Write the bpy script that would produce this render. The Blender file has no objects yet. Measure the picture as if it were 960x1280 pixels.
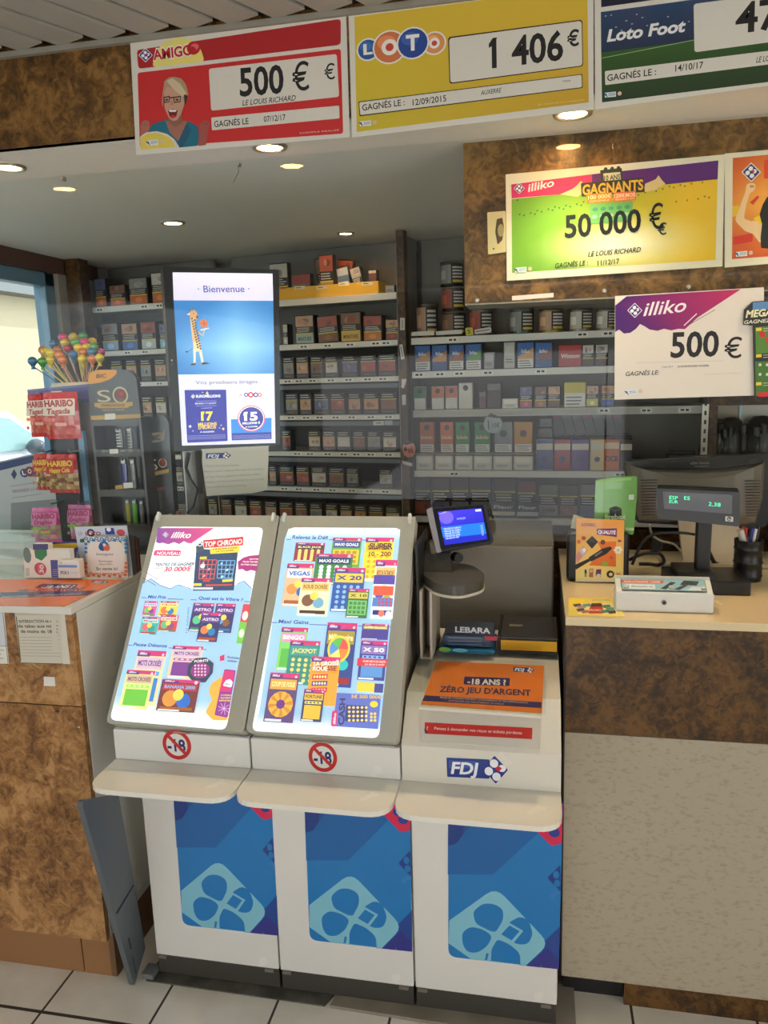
import bpy, bmesh, math, random
from mathutils import Vector, Matrix, geometry
from math import sin, cos, radians, pi

# ------------------------------------------------------------------ camera, world, sun, exposure
SC = bpy.context.scene
COL = SC.collection
FPX, CAM_H = 960.0, 1.6
YAW, PITCH, ROLL = radians(11.5), radians(10.3), radians(1.74)
FW = Vector((-sin(YAW)*cos(PITCH), cos(YAW)*cos(PITCH), -sin(PITCH)))
_r0 = Vector((cos(YAW), sin(YAW), 0)); _u0 = _r0.cross(FW)
RT = cos(ROLL)*_r0 - sin(ROLL)*_u0
UP = sin(ROLL)*_r0 + cos(ROLL)*_u0
CP = Vector((0, 0, CAM_H))
cam = bpy.data.cameras.new('camera'); cam_o = bpy.data.objects.new('camera', cam); COL.objects.link(cam_o)
cam.sensor_fit = 'VERTICAL'; cam.sensor_height = 36.0; cam.lens = 36.0*FPX/1280.0
cam.clip_start = .02; cam.clip_end = 200
cam_o.matrix_world = Matrix(((RT.x, UP.x, -FW.x, CP.x), (RT.y, UP.y, -FW.y, CP.y), (RT.z, UP.z, -FW.z, CP.z), (0, 0, 0, 1)))
SC.camera = cam_o
vs = SC.view_settings
vs.view_transform = 'Standard'; vs.look = 'None'; vs.gamma = 1.0; vs.use_curve_mapping = False
vs.exposure = 0.0
wd = bpy.data.worlds.new('daylight'); SC.world = wd; wd.use_nodes = True
wd.node_tree.nodes['Background'].inputs[0].default_value = (.98, .98, 1.0, 1)
wd.node_tree.nodes['Background'].inputs[1].default_value = 3.5
sl = bpy.data.lights.new('sun', 'SUN'); sl.energy = 3.0; sl.angle = .01; sl.color = (1, .95, .85)
sun = bpy.data.objects.new('sun', sl); COL.objects.link(sun)
sun.location = (6, 6, 12); sun.rotation_euler = Vector((-.75, -.1, -1)).to_track_quat('-Z', 'Y').to_euler()
SC.cycles.max_bounces = 8; SC.cycles.transparent_max_bounces = 24
SC.cycles.use_denoising = True
SC.cycles.sample_clamp_indirect = 12.0

# ------------------------------------------------------------------ photo geometry helpers
def ray(px, py): return FW + RT*((px-480)/FPX) - UP*((py-640)/FPX)
def at(px, py, x=None, y=None, z=None):
    d = ray(px, py); i, v = [(i, v) for i, v in enumerate((x, y, z)) if v is not None][0]
    return CP + d*((v-CP[i])/d[i])
class Pl:
    'a real plane in the room: origin, right axis, up axis'
    def __init__(s, o, u=(1, 0, 0), v=(0, 0, 1)):
        s.o = Vector(o); s.u = Vector(u).normalized(); s.v = Vector(v); s.v = (s.v - s.u*s.v.dot(s.u)).normalized(); s.n = s.u.cross(s.v)
    def uv(s, px, py):
        d = ray(px, py); p = CP + d*((s.o-CP).dot(s.n)/d.dot(s.n)) - s.o
        return (p.dot(s.u), p.dot(s.v))
    def P(s, a, b, c=0): return s.o + s.u*a + s.v*b + s.n*c
    def hit(s, px, py): return s.P(*s.uv(px, py))
    def M(s, a=0, b=0):
        o = s.P(a, b)
        return Matrix(((s.u.x, s.v.x, s.n.x, o.x), (s.u.y, s.v.y, s.n.y, o.y), (s.u.z, s.v.z, s.n.z, o.z), (0, 0, 0, 1)))
def PY(y): return Pl((0, y, 0))
def PZ(z): return Pl((0, 0, z), (1, 0, 0), (0, 1, 0))

# ------------------------------------------------------------------ materials
def lin(c):
    return tuple((x/255/12.92 if x/255 <= .04045 else ((x/255+.055)/1.055)**2.4) for x in c[:3]) + (1.0,)
def newmat(name):
    m = bpy.data.materials.new(name); m.use_nodes = True
    nt = m.node_tree; nt.nodes.clear(); out = nt.nodes.new('ShaderNodeOutputMaterial'); return m, nt, out
def nd(nt, t, **k):
    n = nt.nodes.new(t)
    for a, v in k.items():
        if a[0] == 'i': n.inputs[int(a[1:])].default_value = v
        else: setattr(n, a, v)
    return n
def coat(name, rough, metal=0.0, spec=.5, var=.06, scale=40, clear=0.0, emit=0.0, haze=0.0):
    'painted surface: colour from the mesh, procedural wear in value and roughness'
    m, nt, out = newmat(name); L = nt.links.new
    b = nd(nt, 'ShaderNodeBsdfPrincipled'); a = nd(nt, 'ShaderNodeAttribute', attribute_name='Col')
    tc = nd(nt, 'ShaderNodeTexCoord'); nz = nd(nt, 'ShaderNodeTexNoise'); nz.inputs['Scale'].default_value = scale; nz.inputs['Detail'].default_value = 4
    L(tc.outputs['Object'], nz.inputs['Vector'])
    mr = nd(nt, 'ShaderNodeMapRange'); mr.inputs[3].default_value = 1-var; mr.inputs[4].default_value = 1+var*.4
    L(nz.outputs[0], mr.inputs[0])
    vm = nd(nt, 'ShaderNodeVectorMath', operation='SCALE'); L(a.outputs['Color'], vm.inputs[0]); L(mr.outputs[0], vm.inputs['Scale'])
    L(vm.outputs[0], b.inputs['Base Color'])
    r2 = nd(nt, 'ShaderNodeMapRange'); r2.inputs[3].default_value = max(.02, rough-.06); r2.inputs[4].default_value = min(1, rough+.06)
    L(nz.outputs[0], r2.inputs[0]); L(r2.outputs[0], b.inputs['Roughness'])
    b.inputs['Metallic'].default_value = metal; b.inputs['Specular IOR Level'].default_value = spec
    b.inputs['Coat Weight'].default_value = clear; b.inputs['Coat Roughness'].default_value = .08
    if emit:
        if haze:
            hz = nd(nt, 'ShaderNodeMix', data_type='RGBA'); hz.inputs[0].default_value = haze; L(a.outputs['Color'], hz.inputs[6]); hz.inputs[7].default_value = (1, 1, 1, 1); L(hz.outputs[2], b.inputs['Emission Color'])  # glow colour mixed toward white, painting in a washed-out look
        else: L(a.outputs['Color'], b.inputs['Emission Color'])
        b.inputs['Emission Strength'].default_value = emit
    L(b.outputs[0], out.inputs[0]); return m
MATTE = coat('matte_paint', .6); PRINT = coat('printed_paper', .5, var=.03, scale=60, clear=.15)
GLOSS = coat('gloss_laminate', .25, clear=.3, var=.05, scale=12); PLASTIC = coat('moulded_plastic', .38, var=.05, scale=50)
METAL = coat('brushed_metal', .35, metal=.9); FOIL = coat('shiny_wrapper', .18, clear=.6)
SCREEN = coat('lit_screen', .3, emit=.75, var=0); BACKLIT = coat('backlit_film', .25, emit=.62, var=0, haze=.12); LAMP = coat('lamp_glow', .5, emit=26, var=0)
LED = coat('led_segments', .3, emit=1.6, var=0)
def glassmat(name, tint=(.97, .99, .98), ior=1.45, rough=.03, gain=1.0):
    m, nt, out = newmat(name); L = nt.links.new
    t = nd(nt, 'ShaderNodeBsdfTransparent'); t.inputs[0].default_value = (*tint, 1)
    g = nd(nt, 'ShaderNodeBsdfGlossy'); g.inputs['Roughness'].default_value = rough
    f = nd(nt, 'ShaderNodeFresnel'); f.inputs[0].default_value = ior
    nz = nd(nt, 'ShaderNodeTexNoise'); nz.inputs['Scale'].default_value = 3.0
    mp = nd(nt, 'ShaderNodeMapRange'); mp.inputs[3].default_value = .85*gain; mp.inputs[4].default_value = 1.15*gain; L(nz.outputs[0], mp.inputs[0])
    mu = nd(nt, 'ShaderNodeMath', operation='MULTIPLY', use_clamp=True); L(f.outputs[0], mu.inputs[0]); L(mp.outputs[0], mu.inputs[1])
    ge = nd(nt, 'ShaderNodeNewGeometry'); iv = nd(nt, 'ShaderNodeMath', operation='SUBTRACT'); iv.inputs[0].default_value = 1.0; L(ge.outputs['Backfacing'], iv.inputs[1])
    m2 = nd(nt, 'ShaderNodeMath', operation='MULTIPLY'); L(mu.outputs[0], m2.inputs[0]); L(iv.outputs[0], m2.inputs[1]); mu = m2
    x = nd(nt, 'ShaderNodeMixShader'); L(mu.outputs[0], x.inputs[0]); L(t.outputs[0], x.inputs[1]); L(g.outputs[0], x.inputs[2]); L(x.outputs[0], out.inputs[0]); return m
GLASS = glassmat('plexiglass', gain=.7); ACRYL = glassmat('clear_acrylic', ior=1.4, rough=.04, gain=.9); WINGL = glassmat('window_glass', (.9, .95, .97))
def burlmat(name, dark, mid, light, scale=7, rough=.35):
    m, nt, out = newmat(name); L = nt.links.new
    tc = nd(nt, 'ShaderNodeTexCoord')
    def noise(sc, det, ro, di):
        n = nd(nt, 'ShaderNodeTexNoise'); n.inputs['Scale'].default_value = sc; n.inputs['Detail'].default_value = det; n.inputs['Roughness'].default_value = ro; n.inputs['Distortion'].default_value = di; L(tc.outputs['Object'], n.inputs['Vector']); return n
    n1 = noise(scale, 10, .6, 1.0); n2 = noise(scale*4.5, 8, .65, 1.4); n3 = noise(scale*11, 4, .6, .6)
    def ma(op, a, b, c=None):
        q = nd(nt, 'ShaderNodeMath', operation=op)
        for k, v in enumerate((a, b, c)):
            if v is None: continue
            if isinstance(v, (int, float)): q.inputs[k].default_value = v
            else: L(v, q.inputs[k])
        return q.outputs[0]
    mixn = ma('MULTIPLY_ADD', n2.outputs[0], .5, ma('MULTIPLY', n1.outputs[0], .5))
    cr = nd(nt, 'ShaderNodeValToRGB'); e = cr.color_ramp.elements
    e[0].position = .40; e[0].color = lin(dark); e[1].position = .59; e[1].color = lin(light)
    q = cr.color_ramp.elements.new(.49); q.color = lin(mid)
    L(mixn, cr.inputs[0])
    mr = nd(nt, 'ShaderNodeMapRange'); mr.inputs[1].default_value = .56; mr.inputs[2].default_value = .64; L(n3.outputs[0], mr.inputs[0])
    m2 = nd(nt, 'ShaderNodeMapRange'); m2.inputs[1].default_value = .52; m2.inputs[2].default_value = .44; m2.inputs[3].default_value = 0; m2.inputs[4].default_value = .55; L(n1.outputs[0], m2.inputs[0])
    k = ma('MULTIPLY', mr.outputs[0], m2.outputs[0])
    mx = nd(nt, 'ShaderNodeMix', data_type='RGBA'); L(k, mx.inputs[0]); L(cr.outputs[0], mx.inputs[6]); mx.inputs[7].default_value = lin(tuple(v*.6 for v in dark))
    b = nd(nt, 'ShaderNodeBsdfPrincipled'); L(mx.outputs[2], b.inputs['Base Color']); b.inputs['Roughness'].default_value = rough
    L(b.outputs[0], out.inputs[0]); return m
BURL = burlmat('burl_laminate', (108, 72, 42), (156, 110, 64), (192, 146, 94), 7)
BURLM = burlmat('mid_burl_laminate', (58, 38, 14), (104, 72, 32), (146, 106, 54), 7.5)  # medium burl tones for fascia and bulkhead
BURLD = burlmat('dark_burl_laminate', (38, 23, 8), (68, 43, 15), (106, 73, 31), 9)
def specklemat(name, a, b_, scale, p0=.35, p1=.6):
    m, nt, out = newmat(name); L = nt.links.new
    tc = nd(nt, 'ShaderNodeTexCoord'); mp = nd(nt, 'ShaderNodeMapping'); mp.inputs['Scale'].default_value = (1, 1, 2)
    n = nd(nt, 'ShaderNodeTexNoise'); n.inputs['Scale'].default_value = scale; n.inputs['Detail'].default_value = 5
    L(tc.outputs['Object'], mp.inputs[0]); L(mp.outputs[0], n.inputs['Vector'])
    cr = nd(nt, 'ShaderNodeValToRGB'); e = cr.color_ramp.elements; e[0].position = p0; e[0].color = lin(a); e[1].position = p1; e[1].color = lin(b_)
    L(n.outputs[0], cr.inputs[0]); b = nd(nt, 'ShaderNodeBsdfPrincipled'); L(cr.outputs[0], b.inputs['Base Color']); b.inputs['Roughness'].default_value = .5
    L(b.outputs[0], out.inputs[0]); return m
STONE = specklemat('stone_laminate', (158, 147, 126), (172, 161, 140), 75, .34, .46)
CONCRETE = specklemat('bare_concrete', (70, 68, 60), (104, 100, 90), 14)
SLABT = specklemat('grey_tile', (134, 124, 108), (152, 142, 126), 9)
def tilemat():
    m, nt, out = newmat('floor_tiles'); L = nt.links.new
    g = nd(nt, 'ShaderNodeTexCoord'); sp = nd(nt, 'ShaderNodeSeparateXYZ'); L(g.outputs['Object'], sp.inputs[0])
    def line(o, off, size):
        a = nd(nt, 'ShaderNodeMath', operation='ADD'); a.inputs[1].default_value = off; L(o, a.inputs[0])
        d = nd(nt, 'ShaderNodeMath', operation='DIVIDE'); d.inputs[1].default_value = size; L(a.outputs[0], d.inputs[0])
        f = nd(nt, 'ShaderNodeMath', operation='FRACT'); L(d.outputs[0], f.inputs[0])
        p = nd(nt, 'ShaderNodeMath', operation='PINGPONG'); p.inputs[1].default_value = .5; L(f.outputs[0], p.inputs[0])
        k = nd(nt, 'ShaderNodeMath', operation='LESS_THAN'); k.inputs[1].default_value = .011; L(p.outputs[0], k.inputs[0]); return k
    a = line(sp.outputs[0], 10*.298+1.251, .298); b = line(sp.outputs[1], 10*.42-1.509+.0, .42)
    mx = nd(nt, 'ShaderNodeMath', operation='MAXIMUM'); L(a.outputs[0], mx.inputs[0]); L(b.outputs[0], mx.inputs[1])
    n = nd(nt, 'ShaderNodeTexNoise'); n.inputs['Scale'].default_value = 7; n.inputs['Detail'].default_value = 6; L(g.outputs['Object'], n.inputs['Vector'])
    cr = nd(nt, 'ShaderNodeValToRGB'); e = cr.color_ramp.elements; e[0].position = .3; e[0].color = lin((226, 216, 196)); e[1].position = .7; e[1].color = lin((244, 236, 220)); L(n.outputs[0], cr.inputs[0])
    mc = nd(nt, 'ShaderNodeMix', data_type='RGBA'); L(mx.outputs[0], mc.inputs[0]); L(cr.outputs[0], mc.inputs[6]); mc.inputs[7].default_value = lin((62, 56, 48))
    bs = nd(nt, 'ShaderNodeBsdfPrincipled'); L(mc.outputs[2], bs.inputs['Base Color']); bs.inputs['Roughness'].default_value = .42
    L(bs.outputs[0], out.inputs[0]); return m
TILE = tilemat()

# ------------------------------------------------------------------ mesh builder
WM = {}
class MB:
    def __init__(s): s.v = []; s.f = []; s.c = []; s.m = []; s.s = []; s.mats = []
    def mi(s, mat):
        if mat not in s.mats: s.mats.append(mat)
        return s.mats.index(mat)
    def face(s, pts, col=(200, 200, 200), mat=None, smooth=False):
        i = len(s.v); s.v += [Vector(p) for p in pts]; s.f.append(list(range(i, i+len(pts))))
        if isinstance(col, list): s.c.append([lin(c) for c in col])
        else: s.c.append([lin(col)]*len(pts))
        s.m.append(s.mi(mat or PLASTIC)); s.s.append(smooth)
    def raw(s, vs, fs, col, mat, smooth=False):
        i = len(s.v); s.v += [Vector(p) for p in vs]; c = lin(col); k = s.mi(mat or PLASTIC)
        for f in fs: s.f.append([i+j for j in f]); s.c.append([c]*len(f)); s.m.append(k); s.s.append(smooth)
        return s
    def bm(s, b, col, mat, smooth=False, M=None):
        b.verts.index_update()
        vs = [(M @ v.co if M else v.co.copy()) for v in b.verts]
        s.raw(vs, [[v.index for v in f.verts] for f in b.faces], col, mat, smooth); b.free(); return s
    def box(s, x0, x1, y0, y1, z0, z1, col=(200, 200, 200), mat=None, bev=0, M=None, seg=2):
        b = bmesh.new(); bmesh.ops.create_cube(b, size=1)
        for v in b.verts: v.co = Vector(((x0+x1)/2+v.co.x*(x1-x0), (y0+y1)/2+v.co.y*(y1-y0), (z0+z1)/2+v.co.z*(z1-z0)))
        if bev: bmesh.ops.bevel(b, geom=b.edges[:], offset=bev, segments=seg, affect='EDGES', profile=.5)
        return s.bm(b, col, mat, False, M)
    def prism(s, pts, f, a0, a1, col=(200, 200, 200), mat=None):
        'extrude outline pts from a0 to a1; f(p, a) gives the 3D point'
        n = len(pts); A = [Vector(f(p, a0)) for p in pts]; B = [Vector(f(p, a1)) for p in pts]
        fs = [list(range(n))[::-1], list(range(n, 2*n))] + [[i, (i+1) % n, n+(i+1) % n, n+i] for i in range(n)]
        b = bmesh.new(); vs = [b.verts.new(p) for p in A+B]
        for q in fs:
            try: b.faces.new([vs[i] for i in q])
            except ValueError: pass
        bmesh.ops.recalc_face_normals(b, faces=b.faces[:])
        return s.bm(b, col, mat)
    def profx(s, yz, x0, x1, col, mat=None): return s.prism(yz, lambda p, a: (a, p[0], p[1]), x0, x1, col, mat)
    def tube(s, pts, r, n=10, col=(60, 60, 60), mat=None, caps=True):
        pts = [Vector(p) for p in pts]; rs = r if isinstance(r, (list, tuple)) else [r]*len(pts); vs = []; fs = []
        up = None
        for i, p in enumerate(pts):
            t = (pts[min(i+1, len(pts)-1)] - pts[max(i-1, 0)]).normalized()
            if up is None: up = Vector((0, 0, 1)) if abs(t.z) < .9 else Vector((1, 0, 0))
            a = t.cross(up).normalized(); b = a.cross(t).normalized(); up = b
            vs += [p + a*(rs[i]*cos(2*pi*k/n)) + b*(rs[i]*sin(2*pi*k/n)) for k in range(n)]
        for i in range(len(pts)-1):
            for k in range(n): fs.append([i*n+k, i*n+(k+1) % n, (i+1)*n+(k+1) % n, (i+1)*n+k])
        s.raw(vs, fs, col, mat, True)
        if caps: s.face(vs[:n][::-1], col, mat); s.face(vs[-n:], col, mat)
        return s
    def lathe(s, prof, c, n=20, col=(60, 60, 60), mat=None, smooth=True):
        vs = []; fs = []; m = len(prof)
        for r, z in prof: vs += [(c[0]+r*cos(2*pi*k/n), c[1]+r*sin(2*pi*k/n), c[2]+z) for k in range(n)]
        for i in range(m-1):
            for k in range(n): fs.append([i*n+k, i*n+(k+1) % n, (i+1)*n+(k+1) % n, (i+1)*n+k])
        s.raw(vs, fs, col, mat, smooth)
        if prof[0][0] > 1e-5: s.face(vs[:n][::-1], col, mat)
        if prof[-1][0] > 1e-5: s.face(vs[-n:], col, mat)
        return s
    def ball(s, c, r, col, mat=None, n=12):
        rr = r if isinstance(r, (tuple, list)) else (r, r, r); b = bmesh.new(); bmesh.ops.create_uvsphere(b, u_segments=n, v_segments=max(6, n*2//3), radius=1)
        return s.bm(b, col, mat, True, Matrix.Translation(c) @ Matrix.Diagonal((*rr, 1)))
    def build(s, name, parent=None, M=None, center=True):
        'link as ONE object; M: local-to-world frame of the stored coordinates'
        M = M.copy() if M else Matrix()
        if center and s.v:
            lo = [min(v[i] for v in s.v) for i in range(3)]; hi = [max(v[i] for v in s.v) for i in range(3)]
            o = Vector(((lo[0]+hi[0])/2, (lo[1]+hi[1])/2, lo[2])); s.v = [v-o for v in s.v]; M = M @ Matrix.Translation(o)
        me = bpy.data.meshes.new(name); me.from_pydata([tuple(v) for v in s.v], [], s.f)
        for m in s.mats: me.materials.append(m)
        at_ = me.color_attributes.new('Col', 'FLOAT_COLOR', 'CORNER')
        at_.data.foreach_set('color', [x for f in s.c for c in f for x in c])
        me.polygons.foreach_set('material_index', s.m); me.polygons.foreach_set('use_smooth', s.s); me.update()
        o = bpy.data.objects.new(name, me); COL.objects.link(o)
        if parent: o.parent = parent; o.matrix_basis = WM[parent.name].inverted() @ M
        else: o.matrix_world = M
        WM[o.name] = M; return o
def tag(o, label, cat, group=None, kind=None):
    o['label'] = label; o['category'] = cat
    if group: o['group'] = group
    if kind: o['kind'] = kind
    return o
def thing(name, loc, label, cat, group=None):
    o = bpy.data.objects.new(name, None); COL.objects.link(o); o.location = loc; o.empty_display_size = .05
    WM[o.name] = Matrix.Translation(Vector(loc)); return tag(o, label, cat, group)
def struct(o, label=None, cat=None):
    o['kind'] = 'structure'
    if label: o['label'] = label; o['category'] = cat
    return o

# ------------------------------------------------------------------ flat printed artwork on a plane
_tx = {}
def glyphs(txt, bold, shear):
    k = (txt, bold, shear)
    if k not in _tx:
        c = bpy.data.curves.new('t', 'FONT'); c.body = txt; c.shear = shear; c.offset = bold; c.resolution_u = 2 if len(txt) > 14 else 3
        o = bpy.data.objects.new('t', c); COL.objects.link(o)
        me = bpy.data.meshes.new_from_object(o)
        vs = [(v.co.x, v.co.y) for v in me.vertices]; fs = [list(p.vertices) for p in me.polygons]
        bpy.data.objects.remove(o); bpy.data.curves.remove(c); bpy.data.meshes.remove(me)
        if not vs: vs = [(0, 0), (1, 0), (1, 1)]; fs = []
        if bold and fs:
            b0 = glyphs(txt, 0, shear); lo, hi = b0[3]-.12, b0[3]+b0[2]+.12     # drop stray spikes left by thickening sharp corners
            fs = [f for f in fs if all(lo < vs[i][0] < hi and -.4 < vs[i][1] < 1.15 for i in f)]
            use = sorted({i for f in fs for i in f}); mp = {o: n for n, o in enumerate(use)}; vs = [vs[i] for i in use]; fs = [[mp[i] for i in f] for f in fs]
        x0 = min(v[0] for v in vs); x1 = max(v[0] for v in vs)
        _tx[k] = ([(v[0]-x0, v[1]) for v in vs], fs, x1-x0, x0)
    return _tx[k]
CAPH = .73
def fillet(p, r, n=4):
    if isinstance(r, (int, float)): r = [r]*len(p)
    out = []; N = len(p); p = [Vector((a[0], a[1], 0)) for a in p]
    for i in range(N):
        a, b, c = p[i-1], p[i], p[(i+1) % N]
        if r[i] <= 0: out.append(b.xy); continue
        e, f = (a-b), (c-b); d = min(r[i], e.length*.48, f.length*.48); e.normalize(); f.normalize()
        q0, q1 = b+e*d, b+f*d
        for k in range(n+1):
            t = k/n; out.append((q0*(1-t)**2 + b*2*t*(1-t) + q1*t*t).xy)
    return [(q[0], q[1]) for q in out]
class Art:
    STEP = .000016
    def __init__(s, pl, mat=None, org=(0, 0, 1), lift=.0): s.pl = pl; s.mat = mat or PRINT; s.org = org; s.b = MB(); s.k = 0; s.lift = lift
    def uv(s, p): return s.pl.uv(s.org[0]+p[0]/s.org[2], s.org[1]+p[1]/s.org[2])
    def nx(s): s.k += 1; return s.lift + s.k*s.STEP
    def poly(s, uvs, col, mat=None):
        ar = sum(uvs[i-1][0]*uvs[i][1]-uvs[i][0]*uvs[i-1][1] for i in range(len(uvs)))
        if ar < 0:
            uvs = uvs[::-1]; col = col[::-1] if isinstance(col, list) else col
        h = s.nx(); s.b.face([(a, b, h) for a, b in uvs], col, mat or s.mat)
    def q(s, pts, col, r=0, mat=None):
        u = [s.uv(p) for p in pts]; s.poly(fillet(u, r) if r else u, col, mat)
    def r(s, x0, y0, x1, y1, col, r=0):
        (a, d), (c, b) = s.uv((x0, y0)), s.uv((x1, y1)); u = [(a, b), (c, b), (c, d), (a, d)]; s.poly(fillet(u, r) if r else u, col)
        return (a, b, c, d)
    def slab(s, pts, col, th, r=0, mat=None):
        u = [s.uv(p) for p in pts]; u = fillet(u, r) if r else u
        s.b.prism(u, lambda p, a: (p[0], p[1], a), s.lift-th, s.lift, col, mat or s.mat); s.nbase = len(s.b.f)
    def e(s, x, y, rx, ry, col, n=20, a0=0, a1=360):
        c = s.uv((x, y)); w = abs(s.uv((x+rx, y))[0]-c[0]); h = abs(s.uv((x, y-ry))[1]-c[1])
        full = a1-a0 >= 360; m = n if full else n+1
        u = [(c[0]+w*cos(radians(a0+(a1-a0)*k/n)), c[1]+h*sin(radians(a0+(a1-a0)*k/n))) for k in range(m)]
        if not full: u.append(c)
        s.poly(u, col)
    def ring(s, x, y, r, w, col, n=28):
        c = s.uv((x, y)); R = abs(s.uv((x+r, y))[0]-c[0]); q = R*(1-w); h = s.nx()
        for k in range(n):
            a, b = 2*pi*k/n, 2*pi*(k+1)/n
            s.b.face([(c[0]+q*cos(a), c[1]+q*sin(a), h), (c[0]+R*cos(a), c[1]+R*sin(a), h), (c[0]+R*cos(b), c[1]+R*sin(b), h), (c[0]+q*cos(b), c[1]+q*sin(b), h)], col, s.mat)
    def line(s, p0, p1, w, col):
        a, b = Vector(s.uv(p0)), Vector(s.uv(p1)); d = b-a; n = Vector((-d.y, d.x)).normalized()*w/2
        s.poly([tuple(a+n), tuple(a-n), tuple(b-n), tuple(b+n)], col)
    def grad(s, pts, fn, nx=8, ny=6):
        A, B, C, D = [Vector(s.uv(p)) for p in pts]; h = s.nx()
        g = lambda i, j: (A.lerp(B, i/nx)).lerp(D.lerp(C, i/nx), j/ny)
        for i in range(nx):
            for j in range(ny):
                qs = [(i, j+1), (i+1, j+1), (i+1, j), (i, j)]
                s.b.face([(*g(*p), h) for p in qs], [fn(p[0]/nx, p[1]/ny) for p in qs], s.mat)
    def t(s, txt, p0, p1, cap, col, bold=.0, sh=0.0):
        if s.org[2] != 1: pass
        vs, fs, w, _ = glyphs(txt, bold, sh); a, b = Vector(s.uv(p0)), Vector(s.uv(p1)); d = b-a; L = d.length
        if not fs: return
        d.normalize(); n = Vector((-d.y, d.x)); ch = abs(s.uv((p0[0], p0[1]-cap))[1]-a.y)
        h = s.nx(); sx, sy = L/w, ch/CAPH
        s.b.raw([(*(a+d*(v[0]*sx)+n*(v[1]*sy)), h) for v in vs], fs, col, s.mat)
    def diamond(s, x, y, r, light=False):
        'clover emblem on a tilted rounded square'
        s.q([(x, y-r), (x+r, y), (x, y+r), (x-r, y)], (235, 235, 240), .002); r *= .88
        s.q([(x, y-r), (x+r, y), (x, y+r), (x-r, y)], (30, 50, 130), .002)
        for dx, dy in ((-.05, -.42), (-.42, .08), (.08, .42)): s.e(x+dx*r, y+dy*r, r*.27, r*.27, (245, 245, 248), 10)
        s.e(x+.4*r, y-.1*r, r*.25, r*.25, (245, 245, 248), 10); s.q([(x+.2*r, y-.28*r), (x+.42*r, y-.1*r), (x+.22*r, y+.1*r), (x+.02*r, y-.1*r)], (205, 30, 50))
    def poster(s, name, label, cat, group=None):
        'sheet as the thing, its print as a part'
        b0, s.b2 = s.b, None
        o = None; k = s.nbase; sh = MB(); pr = MB()
        for i, f in enumerate(b0.f):
            d = sh if i < k else pr; j = len(d.v); d.v += [b0.v[q].copy() for q in f]; d.f.append(list(range(j, j+len(f)))); d.c.append(b0.c[i]); d.m.append(d.mi(b0.mats[b0.m[i]])); d.s.append(False)
        s.b = sh; o = s.build(name); s.b = pr; s.build('printed_face', o); return tag(o, label, cat, group)
    def build(s, name, parent=None):
        us = [v.x for v in s.b.v]; vs = [v.y for v in s.b.v]; c = ((min(us)+max(us))/2, (min(vs)+max(vs))/2)
        for v in s.b.v: v.x -= c[0]; v.y -= c[1]
        return s.b.build(name, parent, s.pl.M(*c), center=False)
ORD = 'first second third fourth fifth sixth seventh eighth ninth tenth eleventh twelfth thirteenth fourteenth fifteenth sixteenth seventeenth eighteenth nineteenth twentieth'.split() + \
      ['twenty-'+w for w in 'first second third fourth fifth sixth seventh eighth ninth'.split()]
# ------------------------------------------------------------------ the room
CEIL, SOF, FASY, GLY = 2.355, 2.15, 1.745, 2.0
fl = MB().box(-2.4, 3, -3.5, 3.78, -.06, 0, (210, 202, 184), TILE); struct(fl.build('floor', center=False))
cz = MB().box(-2.4, 3, -3.5, 3.78, CEIL+.012, CEIL+.06, (40, 38, 34), MATTE); struct(cz.build('ceiling'))
# slatted shop ceiling: painted battens in one surface
c = MB(); dx, dy = sin(radians(27)), cos(radians(27)); w = .082
for i in range(-38, 40):
    ox = -.90 + i*.103; n = Vector((dy, -dx, 0)); d = Vector((dx, dy, 0)); o = Vector((ox, 1.6, 0))
    t0, t1 = -5.2, .15
    pts = [o+n*(-w/2)+d*t0, o+n*(w/2)+d*t0, o+n*(w/2)+d*t1, o+n*(-w/2)+d*t1]
    pts = [Vector((p.x, min(p.y, 1.742), 0)) for p in pts]
    if max(p.x for p in pts) < -2.3 or min(p.x for p in pts) > 2.9: continue
    c.prism([(p.x, p.y) for p in pts], lambda p, a: (p[0], p[1], a), CEIL, CEIL+.014, (172, 170, 160), MATTE)
struct(c.build('trim_1'))
f = MB().box(-2.2, 2.9, FASY, FASY+.02, SOF, CEIL+.02, mat=BURLM); struct(f.build('trim_4'))
f = MB().box(-2.2, 2.9, FASY-.012, FASY+.0, CEIL-.012, CEIL+.0, (150, 145, 132), MATTE); struct(f.build('trim_2'))
f = MB().box(-2.2, 2.9, FASY+.001, 3.78, SOF, SOF+.03, (240, 236, 226), MATTE); struct(f.build('ceiling_back'))
f = MB().box(-2.2, 2.9, 3.70, 3.78, 0, SOF, (158, 155, 146), MATTE); struct(f.build('wall_back'))
f = MB()
for q in ((-3.5, 3.78, 2.05, CEIL), (-3.5, 3.78, 0, .6), (.6, 3.78, .6, 2.05), (-3.5, -2.6, .6, 2.05)): f.box(2.7, 2.8, *q, (200, 190, 172), MATTE)
struct(f.build('unseen_wall_right'))  # unseen wall keeps the sun out; opening added to light the end panel
f = MB().box(-2.2, .8, -3.6, -3.5, 1.75, CEIL, (200, 190, 172), MATTE); f.box(.8, 2.8, -3.6, -3.5, 0, CEIL, (200, 190, 172), MATTE); struct(f.build('unseen_wall_front'))  # unseen wall, lintel and solid half shaped to dim fascia and till side
WX = -2.125
f = MB()
for a in ((-3.5, 3.78, 0, .7), (-3.5, 3.78, 2.08, CEIL), (3.24, 3.78, .7, 2.08), (.95, 1.15, .7, 2.08), (-3.5, -2.6, .7, 2.08)):
    f.box(WX-.1, WX, *a, (96, 66, 56) if a[2] > 2 else (168, 160, 150), MATTE)
struct(f.build('wall_left'))
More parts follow.
